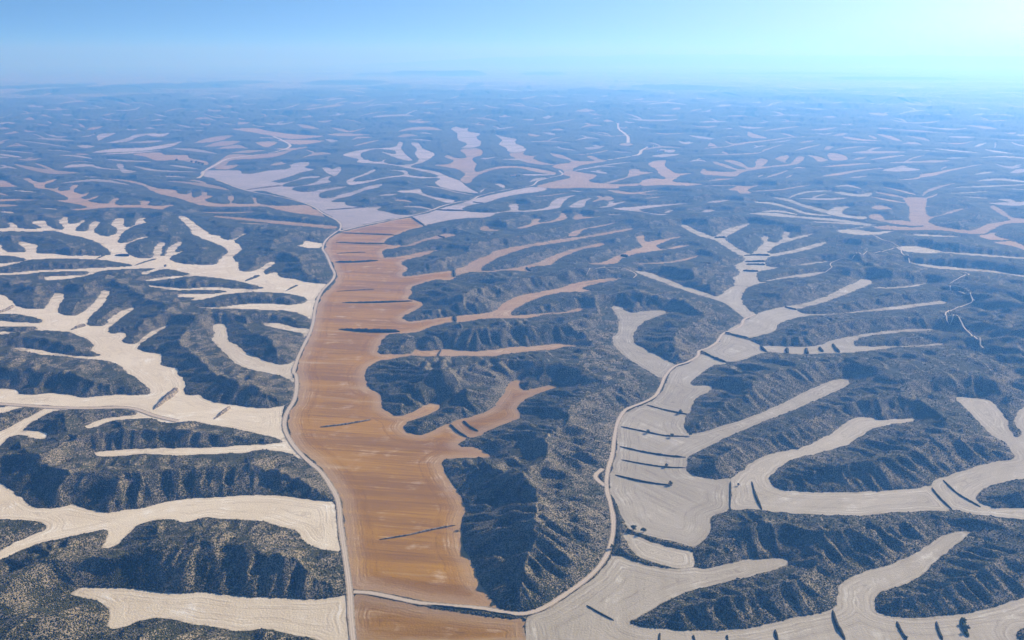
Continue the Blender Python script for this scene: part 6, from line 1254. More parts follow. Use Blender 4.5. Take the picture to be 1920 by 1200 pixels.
def hill_material():
    m, nt, b = mat('scrub_hillside'); n = N(nt)
    P = n.pos()
    geo = n.new('ShaderNodeNewGeometry'); sep = n.new('ShaderNodeSeparateXYZ'); n.L(geo.outputs['Normal'], sep.inputs[0])
    flatness = n.math('MAXIMUM', n.ramp(sep.outputs['Z'], 0.972, 0.995), n.math('MULTIPLY', n.ramp(sep.outputs['Y'], 0.12, 0.36), n.ramp(n.noise(P, 0.018, 3), .42, .60, .15, 1.0)))
    patch = n.noise(P, 0.012, 4)
    patch2 = n.noise(P, 0.05, 3)
    cover = n.math('ADD', n.math('MULTIPLY', flatness, 0.48), n.ramp(patch, 0.52, 0.68, 0.0, 0.34))
    cover = n.math('ADD', cover, n.math('MULTIPLY', n.attr('gully'), 0.32))
    far_y = n.new('ShaderNodeSeparateXYZ'); n.L(P, far_y.inputs[0])
    cover = n.math('ADD', cover, n.ramp(far_y.outputs['Y'], 1300, 5000, 0.0, 0.42))      # bush cover rises with distance, so the far hills come out darker
    cover = n.math('ADD', cover, n.ramp(patch2, 0.35, 0.68, -0.16, 0.16), True)
    # single bushes on bare gypsum soil
    vo = n.new('ShaderNodeTexVoronoi'); vo.inputs['Scale'].default_value = 0.80; n.L(P, vo.inputs['Vector'])
    size = n.math('ADD', n.math('MULTIPLY', cover, 0.52), 0.50)
    f = n.math('SUBTRACT', vo.outputs['Distance'], size)
    bush = n.ramp(f, 0.06, -0.06)
    rnd = n.new('ShaderNodeSeparateColor'); n.L(vo.outputs['Color'], rnd.inputs[0])
    soil = n.mix(n.noise(P, 0.02, 4), (0.30, 0.245, 0.160), (0.205, 0.165, 0.105))
    bcol = n.mix(rnd.outputs[0], (0.022, 0.027, 0.010), (0.062, 0.064, 0.024))
    green = n.mix(n.noise(P, 0.03, 4), (0.080, 0.078, 0.024), (0.125, 0.105, 0.038))
    green = n.mix(n.math('MULTIPLY', rnd.outputs[1], 0.6), green, (0.040, 0.042, 0.014))
    bcol = n.mix(n.ramp(cover, 0.5, 1.0), bcol, green)
    hill = n.mix(bush, soil, bcol)
    pl = n.math('MULTIPLY', n.attr('plain'), n.ramp(n.noise(n.mapping(P, (0.00040, 0.00028, 1)), 1.0, 6, .62), .40, .50))
    hill = n.mix(pl, hill, (0.34, 0.285, 0.205))
    n.L(hill, b.inputs['Base Color'])
    bump = n.new('ShaderNodeBump'); bump.inputs['Strength'].default_value = 0.8; bump.inputs['Distance'].default_value = 1.0
    n.L(n.math('MULTIPLY', n.ramp(f, 0.1, -0.5), 1.3), bump.inputs['Height']); n.L(bump.outputs[0], b.inputs['Normal'])
    return m

def field_material(name, c1, c2, c3, streak=0.5, stubble=False):
    """tilled soil: passes that follow the field edge, straight passes, pale washed patches, broad tone changes"""
    m, nt, b = mat(name); n = N(nt)
    P = n.pos()
    oi = n.new('ShaderNodeObjectInfo')
    ed = n.attr('edge')
    broad = n.noise(P, 0.007, 4)
    mid = n.noise(P, 0.035, 6, .62)
    wob = n.math('MULTIPLY', n.math('SUBTRACT', n.noise(P, 0.02, 3), 0.5), 7.0)
    e2 = n.math('ADD', ed, wob)
    cmb = n.new('ShaderNodeCombineXYZ'); n.L(e2, cmb.inputs[0]); n.L(n.math('MULTIPLY', n.noise(P, 0.012, 2), 9.0), cmb.inputs[1])
    rows = n.noise(cmb.outputs[0], 0.30, 4, .75)
    rnd = oi.outputs['Random']
    rot = n.new('ShaderNodeVectorRotate', rotation_type='Z_AXIS'); n.L(P, rot.inputs['Vector']); n.L(n.math('MULTIPLY', rnd, 0.16) if stubble else n.math('MULTIPLY', rnd, 3.1), rot.inputs['Angle'])
    st = n.noise(n.mapping(rot.outputs[0], (0.008, 0.24, 0.1)), 1.0, 6, .72)
    band = n.noise(n.mapping(rot.outputs[0], (0.003, 0.034, 0.1)), 1.0, 4, .6)
    eb = n.ramp(n.math('ADD', ed, wob), 42, 14) if stubble else n.ramp(n.math('ADD', ed, wob), 45, 18, .15, .85)
    rows = n.math('ADD', n.math('MULTIPLY', eb, rows), n.math('MULTIPLY', n.math('SUBTRACT', 1.0, eb), st))
    col = n.mix(n.ramp(n.math('ADD', n.math('MULTIPLY', broad, .5), n.math('MULTIPLY', band, .5)), 0.38, 0.62), c1, c2)
    dk = (c1[0] * .52, c1[1] * .48, c1[2] * .45)
    col = n.mix(n.math('MULTIPLY', n.ramp(rows, 0.50, 0.30), 0.85 if stubble else 0.60), col, dk)
    col = n.mix(n.math('MULTIPLY', n.ramp(rows, 0.50, 0.72), streak), col, c3)
    pf = n.math('ADD', n.math('ADD', n.math('MULTIPLY', mid, .7), n.math('MULTIPLY', band, .3)), n.math('MULTIPLY', n.math('SUBTRACT', rows, .5), .55))
    wash = (min(c3[0] * 1.15, .8), min(c3[1] * 1.2, .76), min(c3[2] * 1.25, .7)) if not stubble else (0.60, 0.44, 0.27)
    col = n.mix(n.math('MULTIPLY', n.ramp(pf, 0.54, 0.72), 0.75), col, wash)
    if stubble:
        bb = n.noise(n.mapping(rot.outputs[0], (0.0016, 0.022, 0.1), loc=(3, 7, 0)), 1.0, 5, .7)
        col = n.mix(n.math('MULTIPLY', n.ramp(bb, 0.53, 0.40), 0.55), col, (0.20, 0.092, 0.016))
        col = n.mix(n.math('MULTIPLY', n.ramp(bb, 0.56, 0.70), 0.55), col, (0.50, 0.36, 0.20))
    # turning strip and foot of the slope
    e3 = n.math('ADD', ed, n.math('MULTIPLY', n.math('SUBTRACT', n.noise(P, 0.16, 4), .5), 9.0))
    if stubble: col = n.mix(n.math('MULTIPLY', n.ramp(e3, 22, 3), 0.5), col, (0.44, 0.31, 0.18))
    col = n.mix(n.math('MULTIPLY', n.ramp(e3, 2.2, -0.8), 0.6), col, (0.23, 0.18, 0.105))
    hv = n.new('ShaderNodeHueSaturation'); n.L(n.math('ADD', n.math('MULTIPLY', rnd, 0.24), 0.88), hv.inputs['Value']); n.L(col, hv.inputs['Color'])
    n.L(hv.outputs[0], b.inputs['Base Color'])
    bump = n.new('ShaderNodeBump'); bump.inputs['Strength'].default_value = 0.5; bump.inputs['Distance'].default_value = 0.8
    n.L(n.math('ADD', rows, n.noise(P, 0.5, 3)), bump.inputs['Height']); n.L(bump.outputs[0], b.inputs['Normal'])
    return m

def plain_material(name, a, c, scale=0.05, scale2=0.6):
    m, nt, b = mat(name); n = N(nt); P = n.pos()
    f = n.math('ADD', n.math('MULTIPLY', n.noise(P, scale, 4), .6), n.math('MULTIPLY', n.noise(P, scale2, 3), .4))
    n.L(n.mix(n.ramp(f, .38, .62), a, c), b.inputs['Base Color'])
    return m

def road_material():
    m, nt, b = mat('packed_earth_track'); n = N(nt); P = n.pos()
    a = n.math('ABSOLUTE', n.attr('across'))          # 0 centre, 1 edge of the wheelway, 2 outer verge
    rut = n.ramp(n.math('ABSOLUTE', n.math('SUBTRACT', a, 0.5)), 0.05, 0.35)
    f = n.noise(P, 0.15, 4)
    col = n.mix(rut, (0.64, 0.53, 0.39), (0.48, 0.385, 0.27))
    col = n.mix(n.ramp(f, .4, .7), col, (0.56, 0.46, 0.33))
    verge = n.mix(n.ramp(n.noise(P, 0.35, 3), .42, .58), (0.44, 0.35, 0.235), (0.27, 0.215, 0.13))
    col = n.mix(n.ramp(n.math('ADD', a, n.math('MULTIPLY', n.math('SUBTRACT', n.noise(P, 0.25, 4), .5), 1.2)), 0.95, 1.35), col, verge)
    n.L(col, b.inputs['Base Color'])
    return m

M = {
    'hill': hill_material(),
    'C': field_material('cream_ploughed_soil', (0.62, 0.52, 0.355), (0.68, 0.585, 0.415), (0.76, 0.68, 0.52), .6),
    'G': field_material('grey_ploughed_soil', (0.40, 0.342, 0.238), (0.47, 0.408, 0.295), (0.58, 0.52, 0.40), .7),
    'T': field_material('tan_stubble', (0.36, 0.22, 0.095), (0.40, 0.265, 0.135), (0.46, 0.33, 0.20), .5),
    'O': field_material('orange_stubble', (0.39, 0.192, 0.010), (0.30, 0.143, 0.010), (0.49, 0.295, 0.050), .55, True),
    'L': field_material('grey_lavender_soil', (0.40, 0.33, 0.29), (0.46, 0.38, 0.33), (0.52, 0.44, 0.38), .5),
    'road': road_material(),
    'ground': plain_material('plain_soil', (0.06, 0.06, 0.03), (0.34, 0.285, 0.20), 0.00022, 0.0012),
    'bank_dark': plain_material('bank_scrub', (0.030, 0.032, 0.016), (0.075, 0.065, 0.032), 0.2, 1.2),  # dark scrub, with the shade of the sunless risers put into its colour
    'bank_brown': plain_material('bank_earth', (0.13, 0.085, 0.045), (0.24, 0.17, 0.10), 0.15, 0.9),
    'bank_rubble': plain_material('bank_rubble', (0.07, 0.055, 0.035), (0.40, 0.33, 0.24), 0.3, 0.7),
    'bank_green': plain_material('bank_grass', (0.035, 0.042, 0.014), (0.07, 0.085, 0.025), 0.2, 1.0),
    'leaf': plain_material('tree_leaves', (0.045, 0.060, 0.016), (0.12, 0.125, 0.035), 0.3, 1.4),
    'leaf_dark': plain_material('pine_leaves', (0.018, 0.030, 0.014), (0.045, 0.060, 0.025), 0.3, 1.4),
    'bush': plain_material('dry_scrub', (0.026, 0.032, 0.012), (0.095, 0.088, 0.040), 0.06, 0.45),
    'bark': plain_material('bark', (0.06, 0.045, 0.03), (0.12, 0.09, 0.06), 2, 9),
    'plaster': plain_material('white_plaster', (0.70, 0.67, 0.60), (0.80, 0.78, 0.72), .3, 2),
    'tile': plain_material('roof_tile', (0.40, 0.22, 0.13), (0.50, 0.31, 0.20), .5, 3),
    'shade_glass': plain_material('dark_window', (0.02, 0.025, 0.03), (0.04, 0.045, 0.05), .5, 3),
}

# ------------------------------------------------------------------ ground sheet and hills
FAR = 62000.0
gm = bpy.data.meshes.new('ground')
gm.from_pydata([(-FAR, -2500, -0.9), (FAR, -2500, -0.9), (FAR, FAR, -0.9), (-FAR, FAR, -0.9)], [], [(0, 1, 2, 3)])
link('ground', gm, [M['ground']], kind='structure')

def grid_mesh(name, X, Y, Z):
    nv, nu = X.shape
    me = bpy.data.meshes.new(name)
    me.vertices.add(nv * nu)
    me.vertices.foreach_set('co', np.stack([X, Y, Z], -1).astype(np.float32).ravel())
    idx = np.arange(nv * nu).reshape(nv, nu)
    q = np.stack([idx[:-1, :-1], idx[1:, :-1], idx[1:, 1:], idx[:-1, 1:]], -1).reshape(-1, 4)
    me.loops.add(q.size); me.loops.foreach_set('vertex_index', q.ravel().astype(np.int32))
    me.polygons.add(len(q)); me.polygons.foreach_set('loop_start', np.arange(0, q.size, 4, dtype=np.int32))
    me.update(calc_edges=True); me.validate()
    me.polygons.foreach_set('use_smooth', np.ones(len(me.polygons), bool))
    return me
hm = grid_mesh('hills', GX, GY, hh)
at = hm.attributes.new('gully', 'FLOAT', 'POINT'); at.data.foreach_set('value', gully.astype(np.float32).ravel())
at = hm.attributes.new('plain', 'FLOAT', 'POINT'); at.data.foreach_set('value', plain.astype(np.float32).ravel())
link('hills', hm, [M['hill']], kind='structure')

# ------------------------------------------------------------------ far mountains on the horizon
mx = np.linspace(-4000, 12000, 260); md = np.linspace(0, 1, 26)
MX, MD = np.meshgrid(mx, md)
prof = 410 + 130 * smooth(-1500, 3000, MX) * (0.55 + 0.9 * fbm(MX / 2000, MX * 0 + 3, 91, 5)) * smooth(14000, 6000, MX) + 60 * smooth(10000, 15000, MX)
prof *= smooth(-4000, 0, MX) * smooth(12200, 10500, MX)
MZ = prof * np.sin(np.pi * np.clip(MD, 0, 1)) ** 1.2 * (0.8 + 0.5 * fbm(MX / 900, MD * 5, 95, 4)) - 1.5
mm = grid_mesh('mountains', MX * 2.4, 40000 + MD * 8000, MZ * 0.82)
at = mm.attributes.new('gully', 'FLOAT', 'POINT')
link('mountains', mm, [M['hill']], kind='structure')

# ------------------------------------------------------------------ scrub: tens of thousands of low bushes on the nearer slopes
brng = np.random.default_rng(11)
nb = 95000
bu = brng.uniform(-120, 2040, nb); bv = 520 + 720 * brng.random(nb) ** 0.85
bx, by = to_ground(bu, bv)
bh = height_at(bx, by)
bi_ = np.clip(((bu - U0) / 2).astype(int), 0, NU - 1); bj_ = np.clip(np.interp(bv, vv, np.arange(NV)).astype(int), 0, NV - 1)
dens = fbm(bx / 40, by / 40, 70, 3)
keep = (bh > 0.12) & ~flat[bj_, bi_] & ((brng.random(nb) < 0.30 + 1.1 * (dens - .3)) | (bh < 1.5))
bx, by, bh = bx[keep], by[keep], bh[keep]; nb = len(bx)
rad = (0.45 + 0.75 * brng.random(nb) ** 2) * (1 + 0.25 * np.hypot(bx, by) / 1500)
ang = brng.uniform(0, 6.28, nb)
unit = np.array([(1, 0, .25), (.2, .95, .35), (-.9, .3, .3), (-.25, -.95, .28), (.55, -.6, .3), (.1, .1, 1.0), (0, 0, -.25)])
tri = np.array([(0, 1, 5), (1, 2, 5), (2, 3, 5), (3, 4, 5), (4, 0, 5), (1, 0, 6), (2, 1, 6), (3, 2, 6), (4, 3, 6), (0, 4, 6)])
jit = brng.uniform(.7, 1.3, (nb, 7, 3))
co = unit[None] * jit
ca, sa = np.cos(ang)[:, None], np.sin(ang)[:, None]
co = np.stack([co[..., 0] * ca - co[..., 1] * sa, co[..., 0] * sa + co[..., 1] * ca, co[..., 2] * .95], -1) * rad[:, None, None]
co += np.stack([bx, by, bh - 0.05], -1)[:, None]
sm = bpy.data.meshes.new('scrub_bushes')
sm.vertices.add(nb * 7); sm.vertices.foreach_set('co', co.astype(np.float32).ravel())
tr = (tri[None] + (np.arange(nb) * 7)[:, None, None]).reshape(-1, 3)
sm.loops.add(tr.size); sm.loops.foreach_set('vertex_index', tr.ravel().astype(np.int32))
sm.polygons.add(len(tr)); sm.polygons.foreach_set('loop_start', np.arange(0, tr.size, 3, dtype=np.int32))
sm.update(calc_edges=True)
link('scrub_bushes', sm, [M['bush']], kind='stuff')

# ------------------------------------------------------------------ fields
FIELD_WORD = {'C': 'ploughed_field', 'G': 'fallow_field', 'T': 'stubble_field', 'O': 'stubble_field', 'L': 'bare_field'}
def edge_dist(p, ring):
    a = ring; bq = np.roll(ring, -1, 0); d = bq - a; l2 = np.maximum((d ** 2).sum(1), 1e-9)
    best = np.full(len(p), 1e18)
    for s in range(0, len(p), 800):
        q = p[s:s + 800]
        t = np.clip(((q[:, None] - a[None]) * d[None]).sum(-1) / l2, 0, 1)
        r = q[:, None] - a[None] - t[..., None] * d[None]
        best[s:s + 800] = np.sqrt((r ** 2).sum(-1).min(1))
    return best
def inside(pu, pv, x, y):
    qu = np.roll(pu, -1); qv = np.roll(pv, -1)
    res = np.zeros(len(x), bool)
    for i in range(len(pu)):
        if pv[i] == qv[i]: continue
        c = (pv[i] <= y) != (qv[i] <= y)
        res ^= c & (x < pu[i] + (y - pv[i]) / (qv[i] - pv[i]) * (qu[i] - pu[i]))
    return res
frng = np.random.default_rng(5)
for k, (c, ring) in enumerate(fields):
    pu, pv = to_px(ring[:, 0], ring[:, 1])
    sp_u = 9.0; sp_v = 6.0
    uu, v2 = np.meshgrid(np.arange(pu.min(), pu.max(), sp_u), np.arange(max(pv.min(), 112), pv.max(), sp_v))
    uu = uu.ravel() + frng.uniform(-2, 2, uu.size); v2 = v2.ravel() + frng.uniform(-1.5, 1.5, v2.size)
    pts = np.zeros((0, 2))
    if uu.size and c in FIELD_WORD:
        ok = inside(pu, pv, uu, v2)
        x, y = to_ground(uu[ok], v2[ok])
        pts = np.stack([x, y], 1)
        if len(pts):
            e = edge_dist(pts, ring)
            pts = pts[e > 1.5]
    cen = ring.mean(0)
    vs_ = [Vector(q) for q in np.concatenate([ring, pts]) - cen]
    nr = len(ring)
    res = delaunay_2d_cdt(vs_, [(i, (i + 1) % nr) for i in range(nr)], [list(range(nr))], 1, 1e-4)
    v = np.array([(q.x, q.y) for q in res[0]])
    if len(v) == 0 or not res[2]: continue
    ed = edge_dist(v + cen, ring)
    z = 0.12 + 0.0015 * (k % 200) + np.hypot(*cen) * 2e-5
    me = bpy.data.meshes.new(FIELD_WORD[c[0]])
    me.from_pydata([(q[0], q[1], 0) for q in v], [], [f for f in res[2]])
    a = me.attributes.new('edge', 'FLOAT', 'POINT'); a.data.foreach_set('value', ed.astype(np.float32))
    bm = bmesh.new(); bm.from_mesh(me)
    for f in bm.faces:
        if f.normal.z < 0: f.normal_flip()
    bm.to_mesh(me); bm.free()
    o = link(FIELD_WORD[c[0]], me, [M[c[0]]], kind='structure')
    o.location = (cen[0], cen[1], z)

# ------------------------------------------------------------------ tracks and roads
for nm, w, fol, p in roads:
    p = p[:, :2].copy()
    if fol:
        for i in range(6):
            h = np.maximum(height_at(p[:, 0], p[:, 1]), 0)
            if i == 0: base = p.copy()
            p = base * (1 - h / CAM_H)[:, None]
    # resample
    seg = np.hypot(*np.diff(p, axis=0).T); s = np.concatenate([[0], np.cumsum(seg)])
    q = np.linspace(0, s[-1], int(max(20, s[-1] / max(4, 0.008 * np.hypot(*p.mean(0))))))
    p = np.stack([np.interp(q, s, p[:, 0]), np.interp(q, s, p[:, 1])], 1)
    wj = w * (1 + 0.25 * (vnoise(q / 25, q * 0 + w, 9) - .5))
    d = np.gradient(p, axis=0); d /= np.maximum(np.hypot(d[:, 0], d[:, 1]), 1e-6)[:, None]
    nn = np.stack([-d[:, 1], d[:, 0]], 1)
    A = [-1.3, -1, -.5, 0, .5, 1, 1.3] if fol else [-1.7, -1.1, -.6, 0, .6, 1.1, 1.7]
    X = np.stack([p[:, 0] + nn[:, 0] * wj / 2 * a for a in A], 1); Y = np.stack([p[:, 1] + nn[:, 1] * wj / 2 * a for a in A], 1)
    Z = np.maximum(height_at(X, Y), 0) + (1.0 if fol else 0.47) + np.hypot(X, Y) * 3e-5
    if fol: Z = Z.max(1, keepdims=True) * np.ones((1, 7))
    me = grid_mesh(nm, X[:, ::-1], Y[:, ::-1], Z)
    at = me.attributes.new('across', 'FLOAT', 'POINT'); at.data.foreach_set('value', np.tile(np.array(A, np.float32), len(p)))
    link(nm, me, [M['road']], kind='structure')

BANK_GROUPS = {'d': 'dark scrubby banks between the terraces', 'b': 'thin brown banks across the fields', 'r': 'stony earth banks in the valley floors', 'g': 'dark scrubby banks between the terraces'}
BANK_LABELS = [
    'dark scrub bank across the grey terraces, topmost of the stack beside the curving track',
    'dark scrub bank with three bushes on it, second in the grey terrace stack',
    'dark scrub bank across the grey terraces, middle one of the stack of five',
    'dark scrub bank with one bush on it, fourth in the grey terrace stack',
    'dark scrub bank ending at a bush, lowest of the grey terrace stack',
    'thin straight dark bank between the grey terraces and the S-shaped grey field',
    'thick dark bank crossing the bend of the S-shaped grey field',
    'dark slanting bank where the S-shaped field ends, outer one of a parallel pair',
    'longer dark slanting bank of the parallel pair at the right edge of the picture',
    'widest dark bank at the bottom edge, below the neck of the winding grey field',
    'tapering dark bank at the bottom edge, first one right of the widest bank',
    'narrow dark bank at the bottom edge, between the tapering bank and the bushy green one',
    'bushy green bank at the bottom edge, rightmost of the row',
    'small dark bank at the bottom edge, leftmost of the row under the long hill',
    'small dark bank at the bottom edge, second of the row under the long hill',
    'small dark bank at the bottom edge, third of the row under the long hill',
    'dark bank at the bottom edge, just left of the widest bank',
    'thin dark bank alone on the fan-shaped grey field beside the lower track bend',
    'thin brown bank nearest the far end of the long orange field',
    'thin brown bank across the orange field, second from its far end',
    'dark bank across the orange field where the first grey side strip joins',
    'long dark bank across the middle of the orange field, touching the hill on its right',
    'thickest dark bank in the orange field, pointed at both ends',
    'faint brown line across the orange field, just above its long middle bank',
    'faint brown line across the upper orange field, below two thin brown banks',
    'stony bank across the orange field beside the small grey side tongue',
    'stony bank across the near orange field, longest and closest to the track junction',
    'dark bank under the cross track at the bottom of the orange field',
    'short dark bank across the mouth of the longest tan side valley',
    'short dark bank across the mouth of the tan valley that forks twice',
    'short dark bank across the mouth of the thin tan strip above the first big hill',
    'tiny dark bank on the topmost tan strip off the orange field',
    'tiny dark bank in the tan strip where the narrow valley splits off',
    'thin brown line along the far right corner of the orange field',
    'dark bank at the mouth of the forked orange side valley, outer of two',
    'dark bank inside the forked orange side valley, inner of two',
    'dark bank above the swirled grey field beside the curving track',
    'dark bank below the broad grey fork where the upper track bends',
    'dark bank in the narrow grey valley, first of five from the track',
    'dark bank in the narrow grey valley, second of five from the track',
    'dark bank in the narrow grey valley, third of five from the track',
    'dark bank in the narrow grey valley, fourth of five from the track',
    'long slanting dark bank in the narrow grey valley, farthest from the track',
    'thin dark bank at the mouth of the tapering strip above the grey fork',
    'thin dark bank across the grey valley head, topmost of four',
    'thin dark bank across the grey valley head, second of four',
    'short dark bank across the grey valley head, third of four',
    'thin dark bank across the grey valley head, lowest of four',
    'tiny dark bank at the base of the small tongue in the upper grey valley',
    'tiny dark bank across the small tan valley left of the grey valley',
    'large brown stony bank on the cream valley floor below the big ribbed hill',
    'small brown stony bank on the cream floor, between the large stony bank and the road',
    'brown bank on the cream floor of the upper left valley, below the three hill spurs',
    'brown bank at the left edge on the cream valley floor',
    'thin dark bank on the cream field below the round hill by the road',
    'thin dark bank on the cream strip nearest the white road bend',
    'long thin dark bank on the pale valley floor near a lone tree',
    'small dark bank on the pale floor at the foot of the branching hill',
    'short dark bank on the pale floor behind the long low hill',
    'thin brown line across the grey plain, upper of two',
    'thin brown line across the grey plain, lower of two',
    'thin brown line across the grey field right of the pale road',
    'short brown line at the narrow far end of the grey roadside field',
]
# ------------------------------------------------------------------ terrace banks: low scrubby earth ridges between field levels
for bi, (c, p) in enumerate(banks):
    w = np.maximum(p[:, 2] * 0.55, 1.6)
    q = p[:, :2]
    seg = np.hypot(*np.diff(q, axis=0).T); s = np.concatenate([[0], np.cumsum(seg)])
    r = np.linspace(0, s[-1], int(np.clip(s[-1] / 1.5, 24, 160)))
    q = np.stack([np.interp(r, s, q[:, 0]), np.interp(r, s, q[:, 1])], 1); w = np.interp(r, s, w)
    tt = r / s[-1]
    w = w * np.sqrt(np.clip(np.minimum(tt, 1 - tt) * 9, 0.04, 1)) * (0.8 + 0.5 * vnoise(r / 7, r * 0 + s[-1], 3))
    cen = q.mean(0)
    d = np.gradient(q, axis=0); d /= np.maximum(np.hypot(d[:, 0], d[:, 1]), 1e-6)[:, None]
    nn = np.stack([-d[:, 1], d[:, 0]], 1)
    A = np.linspace(-1, 1, 9)
    X = q[:, :1] + nn[:, :1] * w[:, None] / 2 * A; Y = q[:, 1:] + nn[:, 1:] * w[:, None] / 2 * A
    hgt = np.minimum(w * 0.42, 4.2)[:, None] * (1 - A ** 2) ** 0.7
    Z = 0.4 + np.hypot(*cen) * 4e-5 + hgt * (0.55 + 0.9 * fbm(X / 2.5, Y / 2.5, 8, 3))
    Z[:, 0] = -0.3; Z[:, -1] = -0.3
    if np.cross(d[0], nn[0]) > 0: X, Y, Z = X[:, ::-1], Y[:, ::-1], Z[:, ::-1]
    me = grid_mesh('earth_bank', X - cen[0], Y - cen[1], Z)
    o = link('earth_bank', me, [M[{'d': 'bank_dark', 'b': 'bank_brown', 'r': 'bank_rubble', 'g': 'bank_green'}[c]]], label=BANK_LABELS[bi], cat='terrace bank', group=BANK_GROUPS[c])
    o.location = (cen[0], cen[1], 0)

# ------------------------------------------------------------------ trees and shrubs
def tree(name, label, cat, group, x, y, h, leaf, conifer=False, seed=0):
    rg = random.Random(seed)
    root = bpy.data.objects.new(name, None); COL.objects.link(root)
    root.location = (x, y, max(float(height_at(x, y)), 0.0) + 0.3)
    root['label'] = label; root['category'] = cat; root['group'] = group
    bm = bmesh.new()
    def limb(a, b, r0, r1):
        d = (b - a).normalized(); u = d.orthogonal().normalized(); w = d.cross(u)
        r = [[bm.verts.new(p + (u * math.cos(t) + w * math.sin(t)) * q) for t in [k * math.pi / 3 for k in range(6)]] for p, q in ((a, r0), (b, r1))]
        for k in range(6): bm.faces.new((r[0][k], r[0][(k + 1) % 6], r[1][(k + 1) % 6], r[1][k]))
    top = Vector((rg.uniform(-.2, .2), rg.uniform(-.2, .2), h * .3))
    limb(Vector((0, 0, -0.5)), top, h * .045, h * .03)
    tips = []
    for k in range(6):
        a = k * 1.05 + rg.uniform(-.3, .3); e = top + Vector((math.cos(a) * h * .26, math.sin(a) * h * .26, h * rg.uniform(.0, .40)))
        limb(top * rg.uniform(.6, 1.0), e, h * .022, h * .008); tips.append(e)
    tips.append(top + Vector((0, 0, h * .36)))
    me = bpy.data.meshes.new('trunk'); bm.to_mesh(me); bm.free()
    link('trunk', me, [M['bark']], parent=root)
    vs_, fs = [], []
    for e in tips:
        rad = h * rg.uniform(.17, .27)
        for k in range(95):
            d = Vector((rg.gauss(0, 1), rg.gauss(0, 1), rg.gauss(0, .8))).normalized() * rad * rg.random() ** .4
            c = e + d; n = Vector((rg.gauss(0, 1), rg.gauss(0, 1), rg.gauss(.6, 1))).normalized()
            u = n.orthogonal().normalized(); w = n.cross(u); sz = h * rg.uniform(.035, .065)
            i = len(vs_)
            vs_ += [c + u * sz, c + w * sz * .7, c - u * sz, c - w * sz * .7]; fs.append((i, i + 1, i + 2, i + 3))
    me = bpy.data.meshes.new('crown'); me.from_pydata(vs_, [], fs)
    link('crown', me, [M[leaf]], parent=root)
    return root
TREE_LABELS = [
    'round green bush on the second dark bank of the terraces, leftmost of three', 'round green bush on the second dark bank of the terraces, middle of three',
    'green bush at the hill end of the topmost terrace bank', 'green bush at the hill foot, rightmost on the second terrace bank',
    'single green bush on the fourth bank of the terrace stack', 'green bush at the tip of the lowest bank of the terrace stack',
    'yellow-green tree above the dark ditch on the lower terrace edge, left of a pair', 'yellow-green tree above the dark ditch on the lower terrace edge, right of a pair',
    'tiny dark bush alone on the S-shaped grey field near its straight bank', 'olive bush at the foot of the tapering dark bank at the bottom edge',
    'dark green tree on the bushy bank at the bottom edge', 'green tree beside the dark tree on the bushy bank at the bottom edge',
    'dark round tree alone on the pale valley floor left of the orange field', 'small bush on the cream field below the round hill by the white road',
    'dark grove tree beside the far tan field, standing alone from the clump', 'big dark tree of the clump by the far road bend, left of centre',
    'big dark tree of the clump by the far road bend, nearest the road', 'dark tree at the back of the clump by the far road bend',
    'dark tree at the left end of the clump by the far road bend', 'small bush on the edge of the dark ditch right of the curving track',
    'dark bush at the lower left foot of the shaded hill by the orange field', 'dark bush on the pale floor below the branching hill',
    'green bush where the ditch meets the curving track', 'dark garden tree right of the white farmhouse', 'dark garden tree left of the white farmhouse']
for k, (x, y, h) in enumerate(TREES):
    far_ = h >= 9
    tree('tree' if h >= 6 or k in (10, 11) else 'shrub', TREE_LABELS[k], 'tree' if h >= 6 or k in (10, 11) else 'bush', 'trees by the far farm road' if far_ else 'bushes and trees on the terrace banks',
         x, y, h, 'leaf_dark' if far_ or k in (8, 12, 20, 21) else 'leaf', far_, 40 + k)

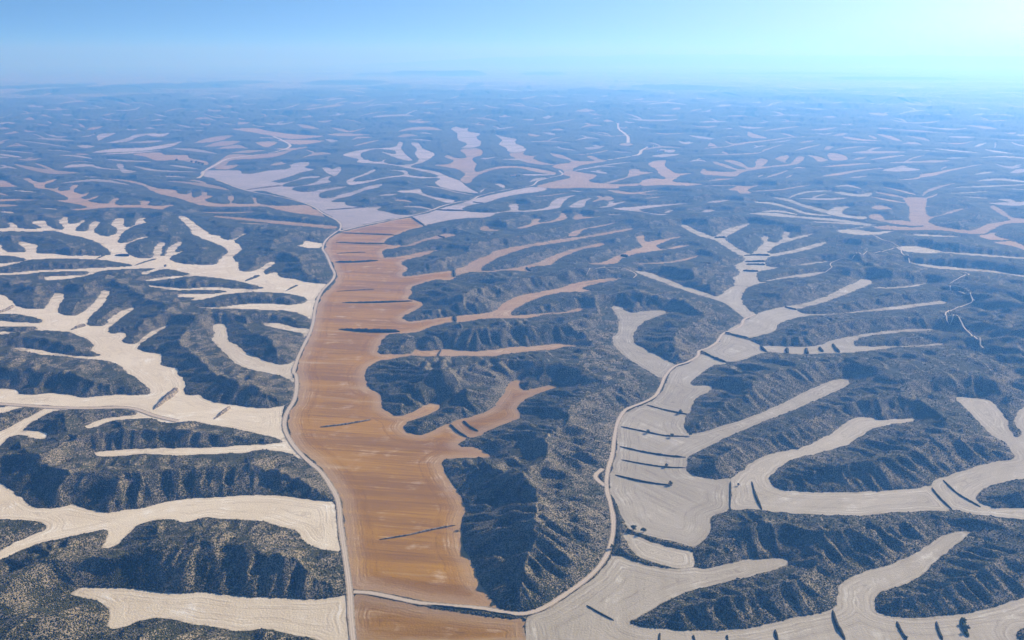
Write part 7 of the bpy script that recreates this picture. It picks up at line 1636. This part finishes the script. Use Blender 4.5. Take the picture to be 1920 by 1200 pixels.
# ------------------------------------------------------------------ farm buildings far up the valley
def box(bm, x0, x1, y0, y1, z0, z1):
    v = [bm.verts.new((x, y, z)) for z in (z0, z1) for x, y in ((x0, y0), (x1, y0), (x1, y1), (x0, y1))]
    for f in ((3, 2, 1, 0), (4, 5, 6, 7), (0, 1, 5, 4), (1, 2, 6, 5), (2, 3, 7, 6), (3, 0, 4, 7)): bm.faces.new([v[i] for i in f])
def piece(name, parent, mt, *boxes):
    bm = bmesh.new()
    for b_ in boxes: box(bm, *b_)
    me = bpy.data.meshes.new(name); bm.to_mesh(me); bm.free()
    return link(name, me, [M[mt]], parent=parent)
def house(label, x, y, L, W, Hh, rot):
    root = bpy.data.objects.new('farmhouse', None); COL.objects.link(root)
    root.location = (x, y, max(float(height_at(x, y)), 0) + .4); root.rotation_euler = (0, 0, rot)
    root['label'] = label; root['category'] = 'farmhouse'; root['group'] = 'white farm buildings in the far valleys'
    bm = bmesh.new(); box(bm, -L / 2, L / 2, -W / 2, W / 2, -1, Hh)
    for sx in (-1, 1):
        a = [bm.verts.new((sx * L / 2, -W / 2, Hh + .002)), bm.verts.new((sx * L / 2, W / 2, Hh + .002)), bm.verts.new((sx * L / 2, 0, Hh + W * .22))]
        bm.faces.new(a if sx > 0 else a[::-1])
    me = bpy.data.meshes.new('wall'); bm.to_mesh(me); bm.free(); link('wall', me, [M['plaster']], parent=root)
    bm = bmesh.new(); o = .5
    for sy in (-1, 1):
        p = [(-L / 2 - o, sy * (W / 2 + o), Hh - .1), (L / 2 + o, sy * (W / 2 + o), Hh - .1), (L / 2 + o, 0, Hh + W * .25), (-L / 2 - o, 0, Hh + W * .25)]
        lo = [bm.verts.new(q) for q in p]; hi = [bm.verts.new((q[0], q[1], q[2] + .25)) for q in p]
        bm.faces.new(hi if sy < 0 else hi[::-1]); bm.faces.new(lo[::-1] if sy < 0 else lo)
        for i in range(4): bm.faces.new((lo[i], lo[(i + 1) % 4], hi[(i + 1) % 4], hi[i]))
    me = bpy.data.meshes.new('roof'); bm.to_mesh(me); bm.free(); rf = link('roof', me, [M['tile']], parent=root)
    piece('chimney', rf, 'plaster', (L * .25, L * .25 + .9, -.4, .5, Hh + W * .15, Hh + W * .25 + 1.2))
    piece('door', root, 'shade_glass', (-.7, .7, -W / 2 - .08, -W / 2 + .01, 0, 2.2))
    for wx_ in (-L * .36, -L * .2, L * .2, L * .36): piece('window', root, 'shade_glass', (wx_ - .6, wx_ + .6, -W / 2 - .08, -W / 2 + .01, 1.2, 2.5))
FARM_LABELS = ['white farmhouse between two dark trees beside the pale far road', 'lone white building on the open plain beyond the last hills', 'white farmhouse at the end of the pale road on the right valley', 'white farm shed beside the thin road right of the valley junction']
for (x, y), lb, (L, W, Hh, ro) in zip(FARMS, FARM_LABELS, ((22, 12, 5, .2), (60, 40, 16, 0.1), (26, 14, 6, -.2), (34, 14, 5, .1))):
    house(lb, x, y, L, W, Hh, ro)

# ------------------------------------------------------------------ haze: one closed box of even air
hz = bpy.data.materials.new('haze'); hz.use_nodes = True
nt = hz.node_tree; nt.nodes.clear()
ho = nt.nodes.new('ShaderNodeOutputMaterial'); pv_ = nt.nodes.new('ShaderNodeVolumePrincipled')
pv_.inputs['Color'].default_value = HAZE_COLOR
pv_.inputs['Density'].default_value = HAZE_DENSITY
pv_.inputs['Absorption Color'].default_value = (0.68, 0.56, 0.5, 1)
pv_.inputs['Anisotropy'].default_value = HAZE_ANISO
for nm in ('Density Attribute', 'Color Attribute', 'Temperature Attribute'):
    if nm in pv_.inputs: pv_.inputs[nm].default_value = ''
nt.links.new(pv_.outputs[0], ho.inputs['Volume'])
B = FAR + 200
zt, zb = 900.0, -2.0
hv = [(-B, -2700, zb), (B, -2700, zb), (B, B, zb), (-B, B, zb), (-B, -2700, zt), (B, -2700, zt), (B, B, zt), (-B, B, zt)]
hme = bpy.data.meshes.new('haze')
hme.from_pydata(hv, [], [(3, 2, 1, 0), (4, 5, 6, 7), (0, 1, 5, 4), (1, 2, 6, 5), (2, 3, 7, 6), (3, 0, 4, 7)])
link('haze', hme, [hz], kind='stuff')
